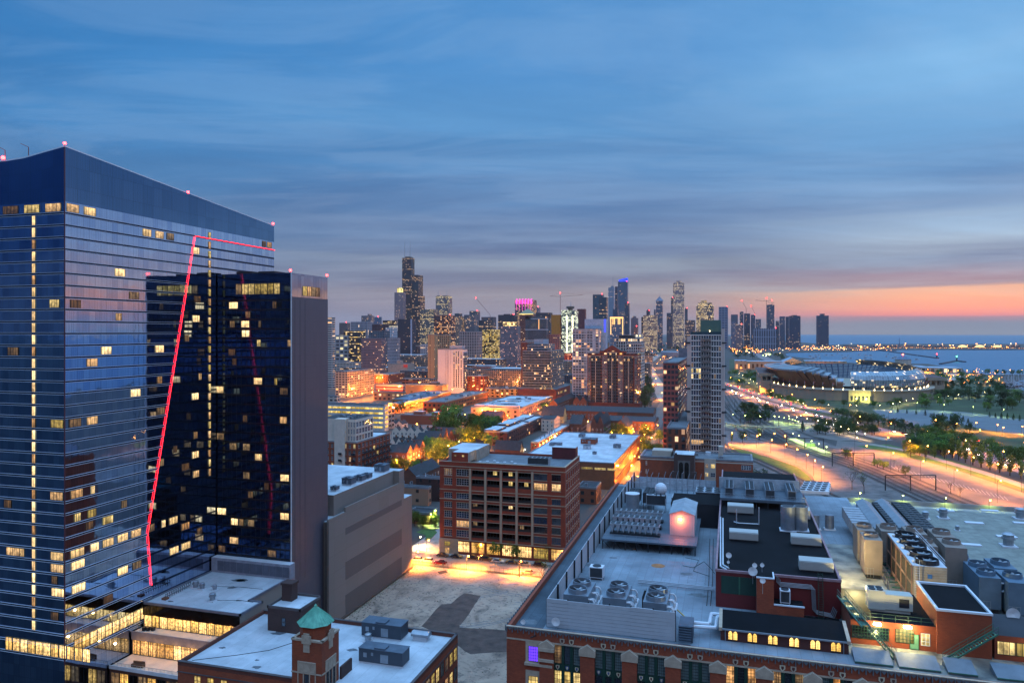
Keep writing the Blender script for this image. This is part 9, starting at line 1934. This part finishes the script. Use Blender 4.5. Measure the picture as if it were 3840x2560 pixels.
for px, py, c, s, l in [(1561, 2103, 'white', True, 'boxy white off-roader by the taupe hall'), (1601, 2107, 'white', True, 'white compact estate behind the red car'), (1651, 2114, 'red', False, 'bright red car parked by the lot fence'), (1979, 2150, 'silver', False, 'silver car alone by the lot fence, right')]: car(px, py, math.pi, c, s, l, 'cars parked by the lot fence')
for k in range(12): car(2452 - k * 5.2, 1622 + k * 9.5, math.pi / 2, ['dark', 'silver', 'white', 'brown'][k % 4], k % 3 == 0, nth(k) + ' car from the far end in the kerbside row by the brick podium', 'cars in the street by the podium')
def traffic(P, f, lab, dr):
 L = [0]
 for a, b in zip(P, P[1:]): L.append(L[-1] + math.dist(a, b))
 for k in range(f):
  s = L[-1] * (k + rt.random() * .7) / f; j = min(max(q_ for q_ in range(len(L)) if L[q_] <= s), len(P) - 2); a, b = Vector(P[j]), Vector(P[j + 1]); d = (b - a).normalized(); p = a + d * (s - L[j]) + Vector((-d.y, d.x)) * rt.choice([-4.5, 0, 4.5]); px, py = pxof(p.x, p.y); ang = math.atan2(d.y, d.x) + (math.pi if dr else 0)
  car(px, py, ang, rt.choice(['white', 'silver', 'dark', 'red']), rt.random() < .4, nth(k) + ' car from the left ' + lab, 'cars ' + lab, True)
traffic(SRD, 34, 'coming along the lower highway roadway', False); traffic(SRU, 34, 'driving away on the upper highway roadway', True)
for p in CP.values(): wipe(p)
# fence of the lot
rail('chain link fence between the empty lot and the orange street', [(-108.5, 247.2), (-58, 245.3), (-10, 243.6)], 0, mat('fence_dark', '4c4238', .7), 1.9, 'chain_link_fence')
rail('iron fence along the curved edge of the long car park', smooth(PP([(2742, 1676), (2891, 1720), (2990, 1755), (3045, 1795), (3055, 1820), (3085, 1833), (3106, 1815)]), 4), 0, DKM, 1.8, 'iron_fence')
# ================================================================ air
hz = bpy.data.materials.new('haze'); hz.use_nodes = True; t = NT(hz.node_tree); t.n.clear()
pv = t.node('ShaderNodeVolumePrincipled'); pv.inputs['Color'].default_value = (1, .88, .86, 1); pv.inputs['Density'].default_value = .000022; pv.inputs['Anisotropy'].default_value = .3
o = t.node('ShaderNodeOutputMaterial'); t.l.new(pv.outputs[0], o.inputs[1])
q = MB().box(-23000, -9500, -4, 23000, 22500, 560).build('haze', hz); q['kind'] = 'stuff'
SC.cycles.volume_step_rate = 10
# ---- labels of look-alikes: say which one, counted across the picture
grp_ = {}
for o in SC.objects:
 if o.parent is None and str(o.get('label', '')).startswith('one of the '): grp_.setdefault(o['label'], []).append(o)
for lab, L in grp_.items():
 L.sort(key=lambda o: pxof(o.location.x, o.location.y)[0])
 for k, o in enumerate(L): o['label'] = ' '.join(((nth(k) if k else 'leftmost') + (' from the left' if k else '') + ' of the ' + lab[11:]).split()[:16])
# ---- cables and small patches on the big roofs
cab = mat('cable_black', '15161a', .8); rc = random.Random(31)
def cable(par, pts, z, r_=.05): MB().path([(*G(a, b, z), z + .04) if isinstance(a, (int, float)) else a for a, b in pts], r_, 4).build('cable', cab, par)
cable(wk, [(2560, 2120), (2600, 2128), (2640, 2105), (2665, 2130), (2680, 2150)], ZR); cable(wk, [(2570, 2090), (2620, 2100), (2600, 2140), (2660, 2160)], ZR)
cable(wk, [(2662, 2020), (2658, 2180), (2650, 2270)], ZR, .08); cable(wk, [(2675, 2020), (2672, 2180), (2664, 2270)], ZR, .08); cable(wk, [(2080, 2200), (2200, 2215)], ZR); cable(wk, [(1990, 2390), (2040, 2372), (2070, 2368)], ZR, .1)
cable(ob_, [(720, 2475), (890, 2455), (1010, 2437), (1094, 2410)], 17.25, .07); cable(ob_, [(1215, 2400), (1240, 2412), (1245, 2430)], 17.25, .07); cable(pod, [(815, 2250), (905, 2250), (950, 2258)], 19.7, .05); cable(pod, [(790, 2197), (900, 2200), (985, 2208)], 19.7, .05)
STN = mat('roof_stain', '565d64', .8, 0, .3, 1.2)
for par, z, pts in ((ob_, 17.256, [(965, 2473), (1045, 2373), (960, 2500), (835, 2427), (1300, 2500), (1320, 2435)]), (wk, ZR + .013, [(2300, 2090), (2570, 2150), (2140, 2190), (2440, 2210), (2620, 2230), (2790, 2460), (2950, 2470), (3080, 2480), (1990, 2330)]), (pod, 19.706, [(870, 2202), (893, 2250), (640, 2253), (895, 2174), (908, 2175)])):
 for px, py in pts:
  x, y = G(px, py, z); n = 11; s = rc.uniform(.35, 1.1); MB().face([(x + s * rc.uniform(.6, 1.5) * 1.5 * math.cos(6.283 * i / n), y + s * rc.uniform(.6, 1.3) * math.sin(6.283 * i / n), z) for i in range(n)]).build('stain', STN, par)
# tyre tracks, weeds and rubble in the empty lot
r = random.Random(17)
for k in range(7):
 a = G(r.uniform(1500, 1950), r.uniform(2170, 2400)); d = r.uniform(-.6, .6); P = [(a[0] + 3.2 * i * math.cos(d + .05 * i), a[1] + 3.2 * i * math.sin(d + .05 * i)) for i in range(6)]
 for s in (-.8, .8): o = strip('tyre_track', [(p[0], p[1] + s) for p in P if -105 < p[0] < -38], .28, .016 + .001 * k, STN) if sum(-105 < p[0] < -38 for p in P) > 1 else None
q = MB()
for k in range(420):
 x, y = -108 + abs(r.gauss(0, 3)) if k % 2 else r.uniform(-108, -35), r.uniform(166, 245); s = r.uniform(.06, .22); q.box(x, y, .01, x + s * r.uniform(.8, 2), y + s, .01 + s * .7)
o = q.build('rubble', mat('rubble', '6a5a4c', .9)); o['kind'] = 'stuff'
q = MB()
for k in range(900):
 x, y = (-108.6 + abs(r.gauss(0, .7)), r.uniform(196, 245)) if k % 2 else (r.uniform(-108, -20), 246 + r.gauss(0, .5)); a = r.uniform(0, 6.28); h_ = r.uniform(.1, .4); q.face([(x, y, 0), (x + .12 * math.cos(a), y + .12 * math.sin(a), 0), (x + .1 * math.cos(a + 1), y + .1 * math.sin(a), h_)], 0, [(0, 0)] * 3)
o = q.build('weeds', MATS['grass']); o['kind'] = 'stuff'
flush_windows()
